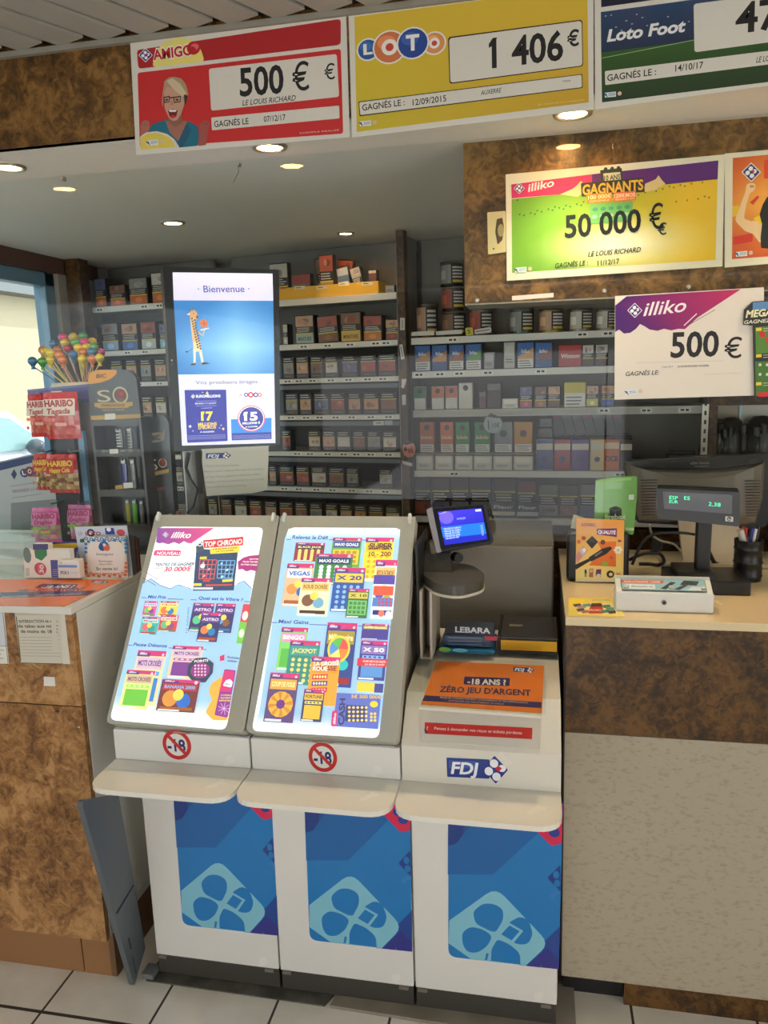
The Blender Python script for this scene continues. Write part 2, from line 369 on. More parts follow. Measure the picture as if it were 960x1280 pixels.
for k, (a, b_) in enumerate(((1.15, 3.24), (-2.6, .95))):  # second window is unseen, added to let daylight in
    f = MB(); fc = (112, 150, 172)
    for y0, y1, z0, z1 in ((a, a+.06, .7, 2.08), (b_-.07, b_, .7, 2.08), (a, b_, .7, .77), (a, b_, 2.02, 2.08)): f.box(WX-.08, WX-.02, y0, y1, z0, z1, fc, PLASTIC, .004)
    wn = struct(f.build('window_%d' % (k+1)))
    g = MB().box(WX-.055, WX-.049, a+.06, b_-.07, .77, 2.02, (255, 255, 255), WINGL); g.build('glazing', wn)
# burl corner post, timber bulkhead with its grey underside
f = MB().box(-2.12, -2.05, 3.30, 3.37, .0, SOF, mat=BURLD); struct(f.build('trim_3'))
bx0 = at(580, 280, y=2.03).x; bz = at(640, 377, y=2.03).z
f = MB().box(bx0, 2.6, 2.03, 2.17, bz, SOF, mat=BURLM); f.box(bx0, 2.6, 2.03, 2.17, bz-.004, bz-.0005, (150, 145, 136), MATTE)
struct(f.build('wall_middle'))
# plexiglass screen: three hung sheets, pegs, tape
sx = at(763, 250, y=GLY).x
def pane(x0, x1, z0, z1, y, lab):
    o = MB().box(x0, x1, y, y+.006, z0, z1, (255, 255, 255), GLASS, .0015).build('plexiglass_pane'); return tag(o, lab, 'plexiglass', 'hanging plexiglass panes')
pane(-2.10, sx-.0015, at(600, 676, y=GLY).z, SOF-.001, GLY, 'wide clear plexiglass sheet hanging from the soffit above the ticket displays')
pane(sx+.0015, 1.5, at(780, 612, y=GLY).z, SOF-.001, GLY, 'clear plexiglass sheet hanging above the till counter')
P2 = PY(GLY-.004)
k = 0
for px, py, lab in ((597, 376, 'clear screw peg on the plexiglass by the white tape'), (755, 364, 'clear screw peg on the plexiglass by the sheet joint'), (860, 359, 'clear screw peg above the small gain cheque'), (148/2+6, 450/2-1, 'small peg at the soffit beside the window side downlight'), (299, 206, 'small peg with a hanging thread at the soffit')):
    p = P2.hit(px, py); b = MB().tube([p+Vector((0, .003, 0)), p+Vector((0, -.012, 0))], [.006, .0045], 10, (200, 196, 186), METAL)
    if py < 210 and px > 200: b.tube([p+Vector((0, -.01, 0)), p+Vector((.002, -.012, -.02)), p+Vector((-.014, -.012, -.045))], .0008, 5, (80, 76, 70))
    tag(b.build('screw_peg'), lab, 'peg')
a = Art(P2, MATTE); a.slab([(640, 370), (692, 366), (692, 371.5), (640, 375.5)], (226, 214, 204), .001); tag(a.build('tape_strip'), 'strip of white tape stuck on the plexiglass below the bulkhead', 'tape')
# downlights
def downlight(px, py, lab, power, grp='recessed ceiling downlights', r=.038):
    p = at(px, py, z=SOF); t = thing('ceiling_downlight', (p.x, p.y, SOF), lab, 'downlight', grp)
    b = MB(); b.lathe([(r*.80, -.001), (r*.86, -.006), (r*1.12, -.005), (r*1.16, 0)], (p.x, p.y, SOF), 28, (205, 196, 176), METAL); b.build('trim_ring', t)
    b = MB().lathe([(0.0, -.0028), (r*.8, -.0028)], (p.x, p.y, SOF), 24, (255, 232, 190), LAMP); b.build('lamp_lens', t)
    l = bpy.data.lights.new('downlight_beam', 'SPOT'); l.energy = power; l.spot_size = radians(115); l.spot_blend = .8; l.shadow_soft_size = .03; l.color = (1, .84, .62)
    o = bpy.data.objects.new('downlight_beam', l); COL.objects.link(o); o.parent = t; o.matrix_basis = Matrix.Translation((0, 0, -.012))
downlight(10, 208, 'lit recessed downlight in the soffit nearest the window, in front of the plexiglass', 9)
downlight(337, 183, 'lit recessed downlight in the soffit below the red gain cheque', 9)
downlight(716, 141, 'lit recessed downlight in the soffit below the yellow gain cheque end', 14)
downlight(216, 278, 'lit recessed downlight behind the plexiglass, above the welcome screen', 2.0)
downlight(432, 291, 'small lit recessed downlight near the back shelves', 1.5, r=.03)
for x in (.95, 1.7): downlight(*[0, 0], 'x', 0) if 0 else None
for i, (x, y) in enumerate(((.72, 1.87), (1.4, 1.87))):  # extra downlights out of view, added beyond the seen row
    l = bpy.data.lights.new('downlight_beam', 'SPOT'); l.energy = 9; l.spot_size = radians(115); l.spot_blend = .8; l.shadow_soft_size = .03; l.color = (1, .84, .62)
    t = thing('ceiling_downlight', (x, y, SOF), 'lit recessed downlight %s the soffit above the till counter' % ('in' if i == 0 else 'at the wall end of'), 'downlight', 'recessed ceiling downlights')
    MB().lathe([(.030, -.001), (.033, -.006), (.042, -.005), (.044, 0)], (x, y, SOF), 24, (205, 196, 176), METAL).build('trim_ring', t)
    MB().lathe([(0.0, -.0028), (.03, -.0028)], (x, y, SOF), 24, (255, 232, 190), LAMP).build('lamp_lens', t)
    o = bpy.data.objects.new('downlight_beam', l); COL.objects.link(o); o.parent = t; o.matrix_basis = Matrix.Translation((0, 0, -.012))
# bare concrete strip and loose tile before the kiosk
f = MB(); f.prism([(-1.03, 1.647), (-.53, 1.644), (-.49, 1.74), (-.49, 2.2), (-1.03, 2.2)], lambda p, a: (p[0], p[1], a), .0005, .004, mat=CONCRETE)
struct(f.build('floor_concrete_strip'))
f = MB(); f.prism([(-.515, 1.642), (.10, 1.628), (.10, 2.1), (-.43, 2.1)], lambda p, a: (p[0], p[1], a), .0005, .009, mat=SLABT)
tag(f.build('floor_tile'), 'loose grey tile lying under the front edge of the white kiosk', 'tile')
# outside the window: street, sunlit facade, parked car
f = MB().box(-30, -2.5, -12, 30, -.1, -.001, (110, 108, 102), CONCRETE); struct(f.build('street'))
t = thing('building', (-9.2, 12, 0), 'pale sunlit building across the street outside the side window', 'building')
MB().box(-9.3, -9, -6, 30, 0, 3.1, (196, 180, 146), MATTE).build('facade', t); MB().box(-9.45, -8.6, -6, 30, 3.1, 3.3, (120, 122, 122), MATTE).build('cornice', t); MB().box(-9.6, -9.05, -6, 30, 3.3, 8, (130, 134, 130), MATTE).build('upper_wall', t)  # upper wall greyed, its shade painted into the colour
# ------------------------------------------------------------------ parked car seen through the window
def car():
    cx = -5.6; cy = at(42, 548, x=-4.7).y-.78
    t = thing('car', (cx, cy, 0), 'silver white car parked in the street outside the side window', 'car')
    side = [(-2.0, .35), (-2.05, .72), (-1.9, .86), (-1.35, .93), (-.72, 1.34), (.05, 1.46), (.75, 1.40), (1.35, 1.02), (2.0, .92), (2.15, .7), (2.1, .35)]
    b = MB().prism([(y, z) for y, z in side], lambda p, a: (cx+a*(1 if p[1] < 1 else .86), cy-p[0], p[1]), -.82, .82, (214, 220, 226), GLOSS); b.build('body', t)
    for s in (-1, 1):
        g = MB().prism([(-1.12, .98), (-.66, 1.28), (.02, 1.39), (.66, 1.33), (1.08, 1.02)], lambda p, a: (cx+s*(a-(p[1]-.98)*.24), cy-p[0], p[1]), .80, .83, (120, 150, 150), GLOSS); g.build('side_window', t)
        m = MB().ball((cx+s*.92, cy+.78, 1.0), (.1, .06, .08), (70, 76, 84), GLOSS); m.build('wing_mirror', t)
        for y in (-1.3, 1.3):
            w = MB().tube([(cx+s*.62, cy+y, .32), (cx+s*.84, cy+y, .32)], .32, 24, (34, 34, 36), PLASTIC); w.tube([(cx+s*.84, cy+y, .32), (cx+s*.85, cy+y, .32)], .2, 18, (150, 150, 154), METAL); w.build('wheel', t)
car()
# grey lottery banner hung inside the window, seen under the sweets
P = PY(2.62)
a = Art(P, PRINT); a.slab([(-60, 590), (74, 560), (72, 668), (-60, 690)], (150, 152, 154), .002, .004)
a.q([(-60, 592), (74, 562), (74, 570), (-60, 603)], (40, 56, 104)); a.q([(-60, 603), (74, 570), (72, 668), (-60, 690)], (172, 172, 172))
a.org = (0, 520, 4)
a.q([(70, 265), (85, 290), (72, 318), (55, 292)], (30, 40, 80))
for x, y, r, ch, c in ((122, 285, 22, 'L', (46, 52, 110)), (150, 278, 26, 'O', (120, 44, 50)), (180, 272, 24, 'T', (46, 52, 110)), (205, 268, 18, 'O', (120, 44, 50))):
    a.e(x, y, r, r, c); a.t(ch, (x-9, y+10), (x+9, y+8), 22, (225, 225, 225), .02)
a.line((50, 352), (215, 328), .0015, (110, 70, 74)); a.t('VENDREDI 13 AOÛT', (62, 385), (230, 366), 15, (120, 74, 78), .01); a.line((60, 410), (215, 388), .0015, (90, 90, 90))
a.q([(55, 435), (280, 415), (280, 590), (55, 595)], (128, 128, 130))
tag(a.build('lottery_banner'), 'grey lottery banner hanging low in the side window behind the sweets', 'banner')

# ------------------------------------------------------------------ gain cheques on the fascia
WHT = (224, 219, 206); INK = (24, 22, 22)
P = PY(FASY-.004)
def logo_small(a, x, y):
    a.q([(x, y), (x+14, y-1.5), (x+14, y+5), (x, y+6)], (226, 232, 236)); a.q([(x-2, y+1), (x+2, y+1), (x+4, y+6.5)], (60, 90, 130)); a.line((x+4.5, y+1.5), (x+13, y+.6), .0012, (70, 110, 160)); a.line((x+4.5, y+3.5), (x+13, y+2.6), .0012, (90, 110, 140))
    a.e(x+18.5, y+1, 2.6, 2.6, (222, 190, 170), 10)
a = Art(P); a.slab([(162.5, 50), (432.5, 14), (437, 171.5), (170, 194)], WHT, .0025)
a.q([(171, 62.5), (426, 23.5), (426, 56), (173, 86)], (180, 30, 34), .008); RD = (206, 40, 40)
a.q([(172, 91), (426, 61), (429, 167), (175, 185)], RD, .006)
a.q([(190, 84), (195, 63), (207, 52), (224, 47), (241, 50), (251, 61), (256, 77)], (240, 226, 120), .01)
a.q([(191, 84), (256, 77), (256, 79.5), (191, 86.5)], WHT)
a.diamond(182, 69, 9)
a.t('AMIGO', (191, 75.6), (242, 68.4), 14.5, (246, 240, 226), .07); a.t('AMIGO', (192, 75), (241, 68), 13, (196, 20, 44), .03); a.e(242, 60, 8.5, 8.5, (196, 24, 40)); a.e(243.5, 58.5, 5, 4, (235, 110, 110)); a.e(240, 62, 4.5, 4, (196, 24, 40))
a.q([(261, 86), (421, 67.5), (424, 121), (264, 138.5)], WHT, .006); a.q([(264, 147), (424, 132), (424.5, 148), (265, 163)], WHT, .003)
a.t('500', (300, 120), (355, 115.5), 36, INK, .022); a.t('€', (366, 114), (387, 112), 36, INK, .004); a.t('€', (406, 100), (419, 98.5), 20, INK, .003)
a.t('LE LOUIS RICHARD', (303, 132), (370, 125.5), 7, INK, .008, .25); a.t('GAGNÉS LE', (268, 159), (311, 155), 8, INK, .012); a.t('07/12/17', (330, 152.5), (357, 150), 7.5, INK, .01)
for i in range(3): a.t('EXEMPLE RÉALISÉ', (375, 167.5), (424, 163.5), 2, (236, 200, 190)) if i == 0 else None
# cheering woman printed on the cheque
a.org = (160, 70, 6.857)
a.ring(180, 330, 75, .12, (196, 50, 48))
SK = (176, 120, 96)
a.q([(182, 640), (205, 585), (300, 555), (330, 545), (520, 560), (600, 600), (610, 690), (600, 770), (440, 785), (360, 700), (185, 680)], (24, 110, 132), .004)
a.q([(322, 555), (510, 560), (470, 660), (432, 730), (360, 660)], (168, 112, 92)); a.q([(350, 500), (460, 500), (468, 580), (400, 610), (350, 570)], (150, 98, 78))
a.q([(432, 730), (505, 570), (545, 640), (470, 780), (440, 785)], (34, 92, 120))
a.q([(308, 300), (340, 255), (420, 240), (475, 320), (482, 420), (455, 500), (420, 552), (385, 558), (350, 530), (315, 450)], (206, 158, 132), .003)
a.q([(295, 330), (308, 260), (310, 220), (350, 185), (400, 178), (460, 195), (500, 250), (518, 330), (500, 400), (490, 440), (478, 400), (470, 350), (420, 310), (370, 270), (330, 262), (305, 330), (300, 440), (292, 400)], (176, 152, 118), .002)
a.q([(330, 215), (380, 190), (450, 240), (500, 320), (470, 350), (400, 295)], (214, 194, 158), .002); a.q([(480, 330), (515, 340), (500, 400), (488, 440)], (60, 44, 36))
for x0, x1 in ((304, 360), (388, 455)):
    a.q([(x0, 352), (x1, 342), (x1-3, 395), (x0+8, 405)], (28, 22, 24), .001); a.q([(x0+8, 360), (x1-7, 352), (x1-9, 388), (x0+14, 396)], (190, 146, 124), .001); a.e((x0+x1)/2, 376, 13, 8, (50, 40, 40), 10)
a.q([(358, 356), (390, 350), (390, 360), (358, 366)], (28, 22, 24)); a.q([(368, 380), (378, 372), (392, 415), (375, 425), (360, 416)], (190, 138, 112))
a.q([(342, 462), (385, 456), (428, 462), (415, 520), (385, 538), (358, 520)], (120, 20, 30), .002); a.q([(348, 462), (420, 462), (408, 480), (360, 480)], (238, 234, 226)); a.e(386, 522, 22, 14, (196, 60, 66), 12)
a.q([(108, 590), (118, 565), (150, 550), (185, 562), (188, 600), (182, 640), (150, 660), (108, 690)], (178, 110, 92), .003); a.q([(612, 590), (650, 556), (690, 556), (705, 585), (690, 640), (670, 765), (600, 772), (612, 690)], (170, 84, 74), .003)
for i in range(3): a.line((120+i*20, 572), (124+i*20, 600), .001, (130, 74, 62)); a.line((645+i*16, 566), (650+i*16, 592), .001, (120, 56, 52))
a.q([(105, 690), (160, 655), (250, 645), (340, 670), (400, 715), (445, 788), (108, 808)], WHT, .004); a.q([(108, 700), (165, 668), (250, 660), (330, 684), (380, 722), (408, 783), (110, 802)], (232, 210, 90), .004)
a.org = (0, 0, 1); logo_small(a, 184, 176)
a.poster('gain_cheque', 'red gain cheque poster with a cheering woman in glasses on the fascia', 'poster', 'gain cheque posters')
YL = (222, 186, 44)
a = Art(P); a.slab([(435.5, 13.5), (742, -27), (742, 136.5), (440, 172)], WHT, .0025)
a.grad([(443, 21), (734, -17), (736, 128), (446, 165)], lambda u, v: (224-int(14*v), 190-int(24*v*u), 44+int(10*(1-v))), 6, 5)
for x, y, r, c1, ch in ((460, 62, 12.5, (38, 92, 160), 'L'), (487, 59, 19.5, (214, 120, 70), 'O'), (543, 54, 13, (224, 150, 90), 'O'), (516, 54, 18.5, (34, 70, 150), 'T')):
    a.e(x, y, r+2, r+2, (236, 234, 226)); a.e(x, y, r, r, c1); a.e(x-r*.2, y-r*.3, r*.6, r*.45, tuple(min(255, v+26) for v in c1))
    if ch == 'O': a.e(x, y, r*.52, r*.52, (244, 240, 232)); a.e(x, y, r*.26, r*.26, (206, 70, 50))
    else: a.t(ch, (x-r*.45, y+r*.5), (x+r*.45, y+r*.4), r*1.05, (244, 242, 236), .04)
a.q([(560, 46.5), (728, 24.5), (729, 83), (562, 105)], INK, .006); a.q([(561.5, 48), (727, 26), (728, 82), (563, 103.5)], WHT, .006)
a.t('1 406', (615, 84.5), (704, 74), 37, INK, .022); a.q([(616, 47.5), (621.5, 46.8), (618, 56), (611, 60), (611, 55)], INK); a.t('€', (709, 58.5), (724, 56.5), 20, INK, .02)
a.q([(448, 127), (728, 92.5), (728.5, 110), (449.5, 145.5)], INK, .003); a.q([(449, 128), (727, 93.5), (727.5, 109), (450.5, 144)], WHT, .003)
a.t('GAGNÉS LE :', (453, 138.5), (506, 131.5), 8, INK, .012); a.t('12/09/2015', (516, 132), (558, 126.5), 8, INK, .01); a.t('AUXERRE', (601, 119), (627, 115.5), 6, INK, .008, .25); a.t('YONNE', (703, 103), (713, 102), 2.5, INK)
a.t('JEU RÉSERVÉ AUX MAJEURS', (672, 132), (730, 126), 2, (236, 214, 130)); logo_small(a, 450, 152)
a.poster('gain_cheque', 'yellow gain cheque poster reading 1 406 in the middle of the fascia', 'poster', 'gain cheque posters')
a = Art(P); a.slab([(743, -27.5), (1012, -64), (1012, 100), (744, 137)], WHT, .0025)
a.q([(751, -22), (1005, -56), (1005, -26), (751.5, 9)], (20, 24, 50))
a.grad([(751, 15), (1005, -19), (1005, 40), (751.5, 68)], lambda u, v: (int(30+26*sin(u*9)**2*(1-v)), int(44+24*(1-v)), int(74+30*(1-v))), 10, 4)
a.grad([(751.5, 66), (1005, 32), (1005, 97), (752.5, 128)], lambda u, v: (int(50-16*v), int(92-34*v), int(30-6*v)), 6, 5)
for i in range(14): a.e(757+i*13 % 110, 20+(i*37 % 22)-i % 5, 1.4, .9, (150, 170, 190), 8)
a.line((751, 73), (868, 50), .0014, (150, 176, 130))
a.t('Loto Foot', (758.5, 52), (857, 39), 15, (238, 238, 234), .035, .18)
a.q([(867, 5), (1005, -13), (1005, 47), (868, 65.5)], WHT, .006); a.t('47', (919, 41.5), (976, 34), 38, INK, .024)
a.q([(756, 89), (1005, 58), (1005, 75), (756.5, 106.5)], WHT, .003); a.t('GAGNÉS LE :', (759, 101.5), (820, 93.5), 8.5, INK, .012); a.t('14/10/17', (844, 89.5), (879, 85), 8.5, INK, .012); a.t('LE LOUIS RICHARD', (945, 78.5), (1002, 71), 7.5, INK, .01, .25); logo_small(a, 756, 116)
a.poster('gain_cheque', 'football gain cheque poster with stadium and green pitch on the fascia', 'poster', 'gain cheque posters')

# ------------------------------------------------------------------ cheques on the bulkhead
P = PY(2.026)
a = Art(P); a.slab([(632, 218), (906, 193), (903, 333), (633.5, 351)], (232, 226, 204), .003)
def mixc(p, q, t): t = max(0, min(1, t)); return tuple(p[i]+(q[i]-p[i])*t for i in range(3))
def fcol(u, v):
    base = mixc((120, 176, 44), (238, 196, 36), (u-.25)*1.7); d = ((u-.55)**2*1.6+(v-.72)**2*1.8)**.5
    return mixc((250, 244, 214), base, d*2.1-.22) if v > .05 else base
a.grad([(639.5, 249), (897, 222), (894.5, 325), (640, 341)], fcol, 14, 8)
a.q([(639, 230.5), (770, 214), (770, 237), (639.5, 248)], (222, 44, 110)); a.q([(740, 218), (898, 200.5), (897, 224), (740, 240)], (96, 30, 120))
for i in range(46):
    u = (i*.618) % 1; v = (i*.377) % 1; a.q([(645+u*245, 250-u*24+v*22), (648+u*245, 249-u*24+v*22), (647+u*245, 252-u*24+v*22)], (60, 110, 40) if u < .5 else (120, 110, 30))
a.diamond(649, 235.5, 7); a.t('illiko', (660, 240), (693, 232.5), 10, (250, 240, 244), .02, .2)
a.q([(716, 236), (722, 231), (726, 226), (729, 229), (733, 238), (722, 246), (700, 243)], (226, 206, 150), .002); a.q([(806, 230), (820, 224), (823, 219), (827, 225), (832, 230), (818, 238), (806, 240)], (222, 200, 140), .002)
a.q([(750, 213), (777, 210), (779, 227), (752, 229)], (58, 66, 40), .002); a.q([(754, 217), (775, 215), (776, 225), (755, 227)], (220, 214, 180)); a.t('10 ANS', (755, 226), (775, 224), 6.5, (40, 44, 34), .02)
for i in range(3): a.e(757+i*8, 212-i*.7, 2.4, 3, (50, 60, 40), 10)
a.q([(726, 229), (804, 222), (806, 240), (727, 246)], (54, 52, 34), .003)
a.t('GAGNANTS', (728, 244), (804, 237), 13, (238, 184, 60), .03)
a.q([(733, 243), (765, 240.5), (765, 252), (734, 254.5)], (216, 132, 46), .001); a.q([(767, 241), (795, 238.5), (795, 250), (767, 252)], (224, 112, 62), .001)
a.t('100 000€', (735, 249.5), (764, 247), 5, (250, 230, 170), .02); a.t('1200€/MOIS', (768, 247.5), (794, 245.5), 5, (250, 226, 190), .02); a.t('GAGNEZ', (737, 253), (762, 251), 2.4, (250, 230, 190)); a.t('PENDANT 5 ANS', (769, 251), (793, 249), 2.4, (250, 230, 190))
a.q([(737, 256), (791, 252), (790, 276), (738, 280)], (110, 180, 96), .002)
for i in range(5): a.e(744+i*10, 262-i*.8, 3.6, 2.6, (70, 150, 110), 10); a.e(743+i*10, 271-i*.8, 3.6, 2.6, (150, 206, 170), 10)
a.t('50 000', (706, 297), (801, 289), 28.5, (16, 16, 16), .022); a.t('€', (812, 287.5), (830, 285), 32, (16, 16, 16), .003); a.t('€', (822, 294), (833, 293), 15, (16, 16, 16), .003)
a.t('LE LOUIS RICHARD', (735, 321), (801, 315), 6.5, INK, .01, .25); a.t('GAGNÉS LE :', (694, 335.5), (735, 331.5), 6.5, INK, .008, .2); a.t('11/12/17', (747, 332), (774, 329.5), 6.5, INK, .008); logo_small(a, 644, 335)
a.poster('gain_cheque', 'green and yellow gain cheque poster reading 50 000 on the burl bulkhead', 'poster', 'gain cheque posters')
a = Art(P); a.slab([(906, 192), (1040, 180), (1040, 323), (906, 334.5)], (232, 226, 204), .003)
a.grad([(916, 197.5), (1034, 186), (1034, 315), (915, 324)], lambda u, v: mixc((214, 92, 30), (246, 178, 70), 1.1-abs(v-.45)*2-abs(u-.35)), 6, 8)
a.org = (900, 180, 8)
a.q([(125, 620), (190, 615), (190, 720), (125, 728)], (236, 196, 40)); a.q([(130, 930), (330, 890), (325, 975), (130, 1012)], (216, 50, 30)); a.q([(298, 585), (375, 515), (395, 530), (330, 608)], (216, 64, 30)); a.q([(440, 160), (520, 150), (520, 345), (440, 345)], (230, 70, 30))
a.q([(265, 405), (300, 390), (350, 395), (358, 430), (340, 470), (300, 490), (262, 610), (240, 740), (330, 770), (420, 760), (470, 720), (480, 900), (400, 990), (330, 900), (250, 870), (170, 790), (152, 755), (200, 620), (255, 480)], (240, 206, 160), .004)
a.q([(300, 410), (340, 415), (345, 432), (300, 438)], (190, 140, 96)); a.q([(240, 740), (320, 765), (318, 775), (250, 752)], (214, 160, 100))
a.q([(330, 745), (440, 690), (470, 760), (400, 800)], (244, 208, 40)); a.q([(395, 705), (425, 610), (470, 530), (620, 500), (640, 1060), (410, 1040), (405, 940), (420, 800)], (28, 22, 20), .002)
a.diamond(312, 282, 98); a.org = (0, 0, 1); logo_small(a, 920, 315)
a.poster('gain_cheque', 'orange poster with a raised bare arm and clenched fist on the bulkhead', 'poster', 'gain cheque posters')
# yellowed switch plate
t = thing('wall_switch', P.hit(621, 316), 'yellowed switch plate with a dark worn spot on the burl bulkhead', 'switch')
a = Art(P); a.slab([(609, 265.5), (632, 263.5), (632.5, 315), (610, 318)], (220, 204, 150), .004, .003); a.build('plate', t)
a = Art(P, PLASTIC, lift=.0005); a.q([(621, 274), (628, 272), (630, 284), (628, 300), (622, 306), (619, 290)], (92, 70, 40), .003); a.e(626, 288, 4, 8, (170, 150, 104), 12); a.e(617, 311, 1.2, 1.2, (90, 80, 50), 8); a.build('rocker', t)
# posters hung lower, in front of the plexiglass
P = PY(1.99)
a = Art(P); a.slab([(768.8, 370), (955, 359), (955, 494), (768, 499.6)], (226, 220, 208), .0018)
pts = [(769, 382), (783, 370.5), (926, 361.6), (872, 397), (856, 411.5), (848, 411), (839, 413), (830, 411), (822, 413.5), (812, 412), (806, 408), (800, 405), (795, 411), (788, 416), (780, 417), (774, 412), (769, 415)]
a.q(pts, [mixc((70, 14, 110), (200, 40, 100), (p[0]-785)/130) for p in pts])
a.line((855, 407), (871, 392), .0022, (236, 230, 226)); a.line((861, 406), (894, 387), .0012, (120, 30, 90)); a.q([(769, 378), (783, 370.5), (769, 371.3)], (230, 226, 216))
a.diamond(793.5, 388, 9.5)
# handwritten style wordmark
a.t('illiko', (804, 395), (858, 389), 17, (244, 236, 240), .012, .3)
a.t('500', (838, 446.5), (898, 444.5), 32, INK, .022); a.t('€', (905, 448), (927, 447), 26, INK, .004); a.t('GAGNÉS LE:', (782, 470), (824, 468), 5.5, INK, .012, .2); a.t('7 août 2017', (827, 459.6), (841, 459.2), 2.2, (70, 66, 62)); a.t('LE LOUIS RICHARD AUXERRE', (847, 459.2), (886, 458), 2.4, (70, 66, 62), .01)
for x0, y0, x1, y1 in ((795, 453.5, 905, 451), (880, 468, 928, 466)): a.line((x0, y0), (x1, y1), .0006, (180, 174, 166))
logo_small(a, 782, 488)
a.poster('gain_cheque', 'white and purple gain cheque poster reading 500 hung below the bulkhead', 'poster', 'gain cheque posters')
P = PY(1.985); a = Art(P); a.slab([(930, 387), (941, 377), (1000, 373), (1000, 492), (943, 496.5), (941, 407), (929, 406)], (40, 44, 44), .0018)
a.q([(941, 378), (1000, 374), (1000, 384), (941, 388)], (90, 140, 190)); a.q([(944, 409), (1000, 405), (1000, 440), (945, 442)], (86, 136, 50)); a.q([(944, 452), (1000, 450), (1000, 490), (945, 495)], (70, 120, 44))
a.t('MEGA BUTS', (932, 397), (998, 391.5), 9, (240, 236, 190), .035, .2); a.t('GAGNEZ JUSQU\'À', (930, 405), (996, 400), 4.5, (230, 226, 200), .02, .15)
for x, y in ((953, 418), (961, 426), (972, 416), (985, 424)): a.q([(x-4, y-4), (x+4, y-4.5), (x+3, y+4), (x-3, y+4)], (206, 50, 40), .001)
for x, y in ((945, 410), (945, 443), (945, 478)): a.q([(x, y), (x+7, y-.5), (x+7, y+3.5), (x, y+4)], (228, 210, 60)); a.line((x+9, y+1), (x+30, y-.5), .001, (225, 225, 215)); a.line((x+9, y+4), (x+26, y+2.5), .001, (225, 225, 215))
for i in range(6): a.e(950+(i % 3)*9, 456+(i//3)*12, 2, 2, (210, 214, 190), 8)
a.q([(946, 491), (975, 488), (975, 495), (948, 496)], (206, 40, 40))
a.poster('scratch_game_poster', 'football scratch game poster with red shirts overlapping the 500 cheque', 'poster')
# ------------------------------------------------------------------ white ticket kiosk: three floor cabinets
KX = [-1.008, -.656, -.298, .055]; KDOOR, KPAN = 1.67, 1.57
KW = (226, 223, 216)
LEDZ = at(307.8, 961, y=KPAN).z
names = ['white kiosk cabinet at the window end, beside the grey side brace', 'white kiosk cabinet between the two others', 'white kiosk cabinet at the till end, under the orange flyer holder']
def door_art(parent, x0):
    'blue door graphic with the clover emblem; drawn from the middle cabinet and shifted by whole cabinets'
    off = x0-KX[1]
    pl = Pl((off, KDOOR-.0005, 0)); base = PY(KDOOR-.0005)
    class A2(Art):
        def uv(s, p): return base.uv(s.org[0]+p[0]/s.org[2], s.org[1]+p[1]/s.org[2])
    a = A2(pl, GLOSS, (180, 980, 2.743)); a.b.mi(GLOSS)
    a.q([(548, -10), (912, 25), (920, 575), (568, 535)], (14, 122, 194), [.0, .0, 0, .022])
    D = (18, 60, 138); Lb = (130, 196, 216); BL = (14, 122, 194)
    a.q([(548, -8), (830, 18), (850, 110), (700, 262), (556, 262)], (14, 100, 172)); a.q([(550, -6), (690, 5), (600, 130), (553, 170)], (16, 80, 152))
    a.q([(548, -5), (605, 0), (600, 130), (580, 160), (553, 168)], D, .008)
    a.q([(815, 20), (911, 28), (914, 158), (880, 166), (815, 100)], (216, 34, 84), .004); a.e(888, 122, 18, 16, (40, 60, 150), 12); a.e(868, 96, 15, 14, (40, 60, 150), 12)
    a.q([(872, 272), (912, 228), (916, 318)], D, .005); a.e(900, 262, 10, 13, BL, 10); a.e(904, 290, 10, 12, BL, 10)
    a.q([(795, 562), (919, 432), (920, 575)], (28, 70, 152)); a.q([(820, 565), (880, 505), (920, 545), (920, 575)], (44, 50, 140))
    a.q([(567, 415), (710, 304), (887, 490), (815, 563), (640, 542), (567, 490)], Lb, [.002, .03, .03, .002, .002, .002])
    a.q([(700, 450), (650, 425), (640, 385), (670, 358), (705, 358), (736, 376), (738, 412), (716, 452)], BL, .012)
    a.q([(706, 466), (690, 500), (660, 522), (628, 520), (612, 495), (608, 455), (635, 434), (676, 444)], BL, .012)
    a.q([(722, 476), (760, 492), (795, 522), (798, 560), (704, 548), (704, 508)], BL, [.008, .012, .012, 0, 0, .01])
    a.q([(730, 462), (756, 420), (790, 400), (818, 412), (834, 458), (820, 492), (786, 494)], BL, .012)
    a.q([(722, 462), (755, 420), (803, 448), (770, 492)], Lb); a.q([(733, 460), (758, 430), (791, 449), (767, 480)], BL)
    a.q([(684, 545), (688, 522), (696, 524), (692, 546)], BL)
    g = a.build('door_graphic', parent); return g
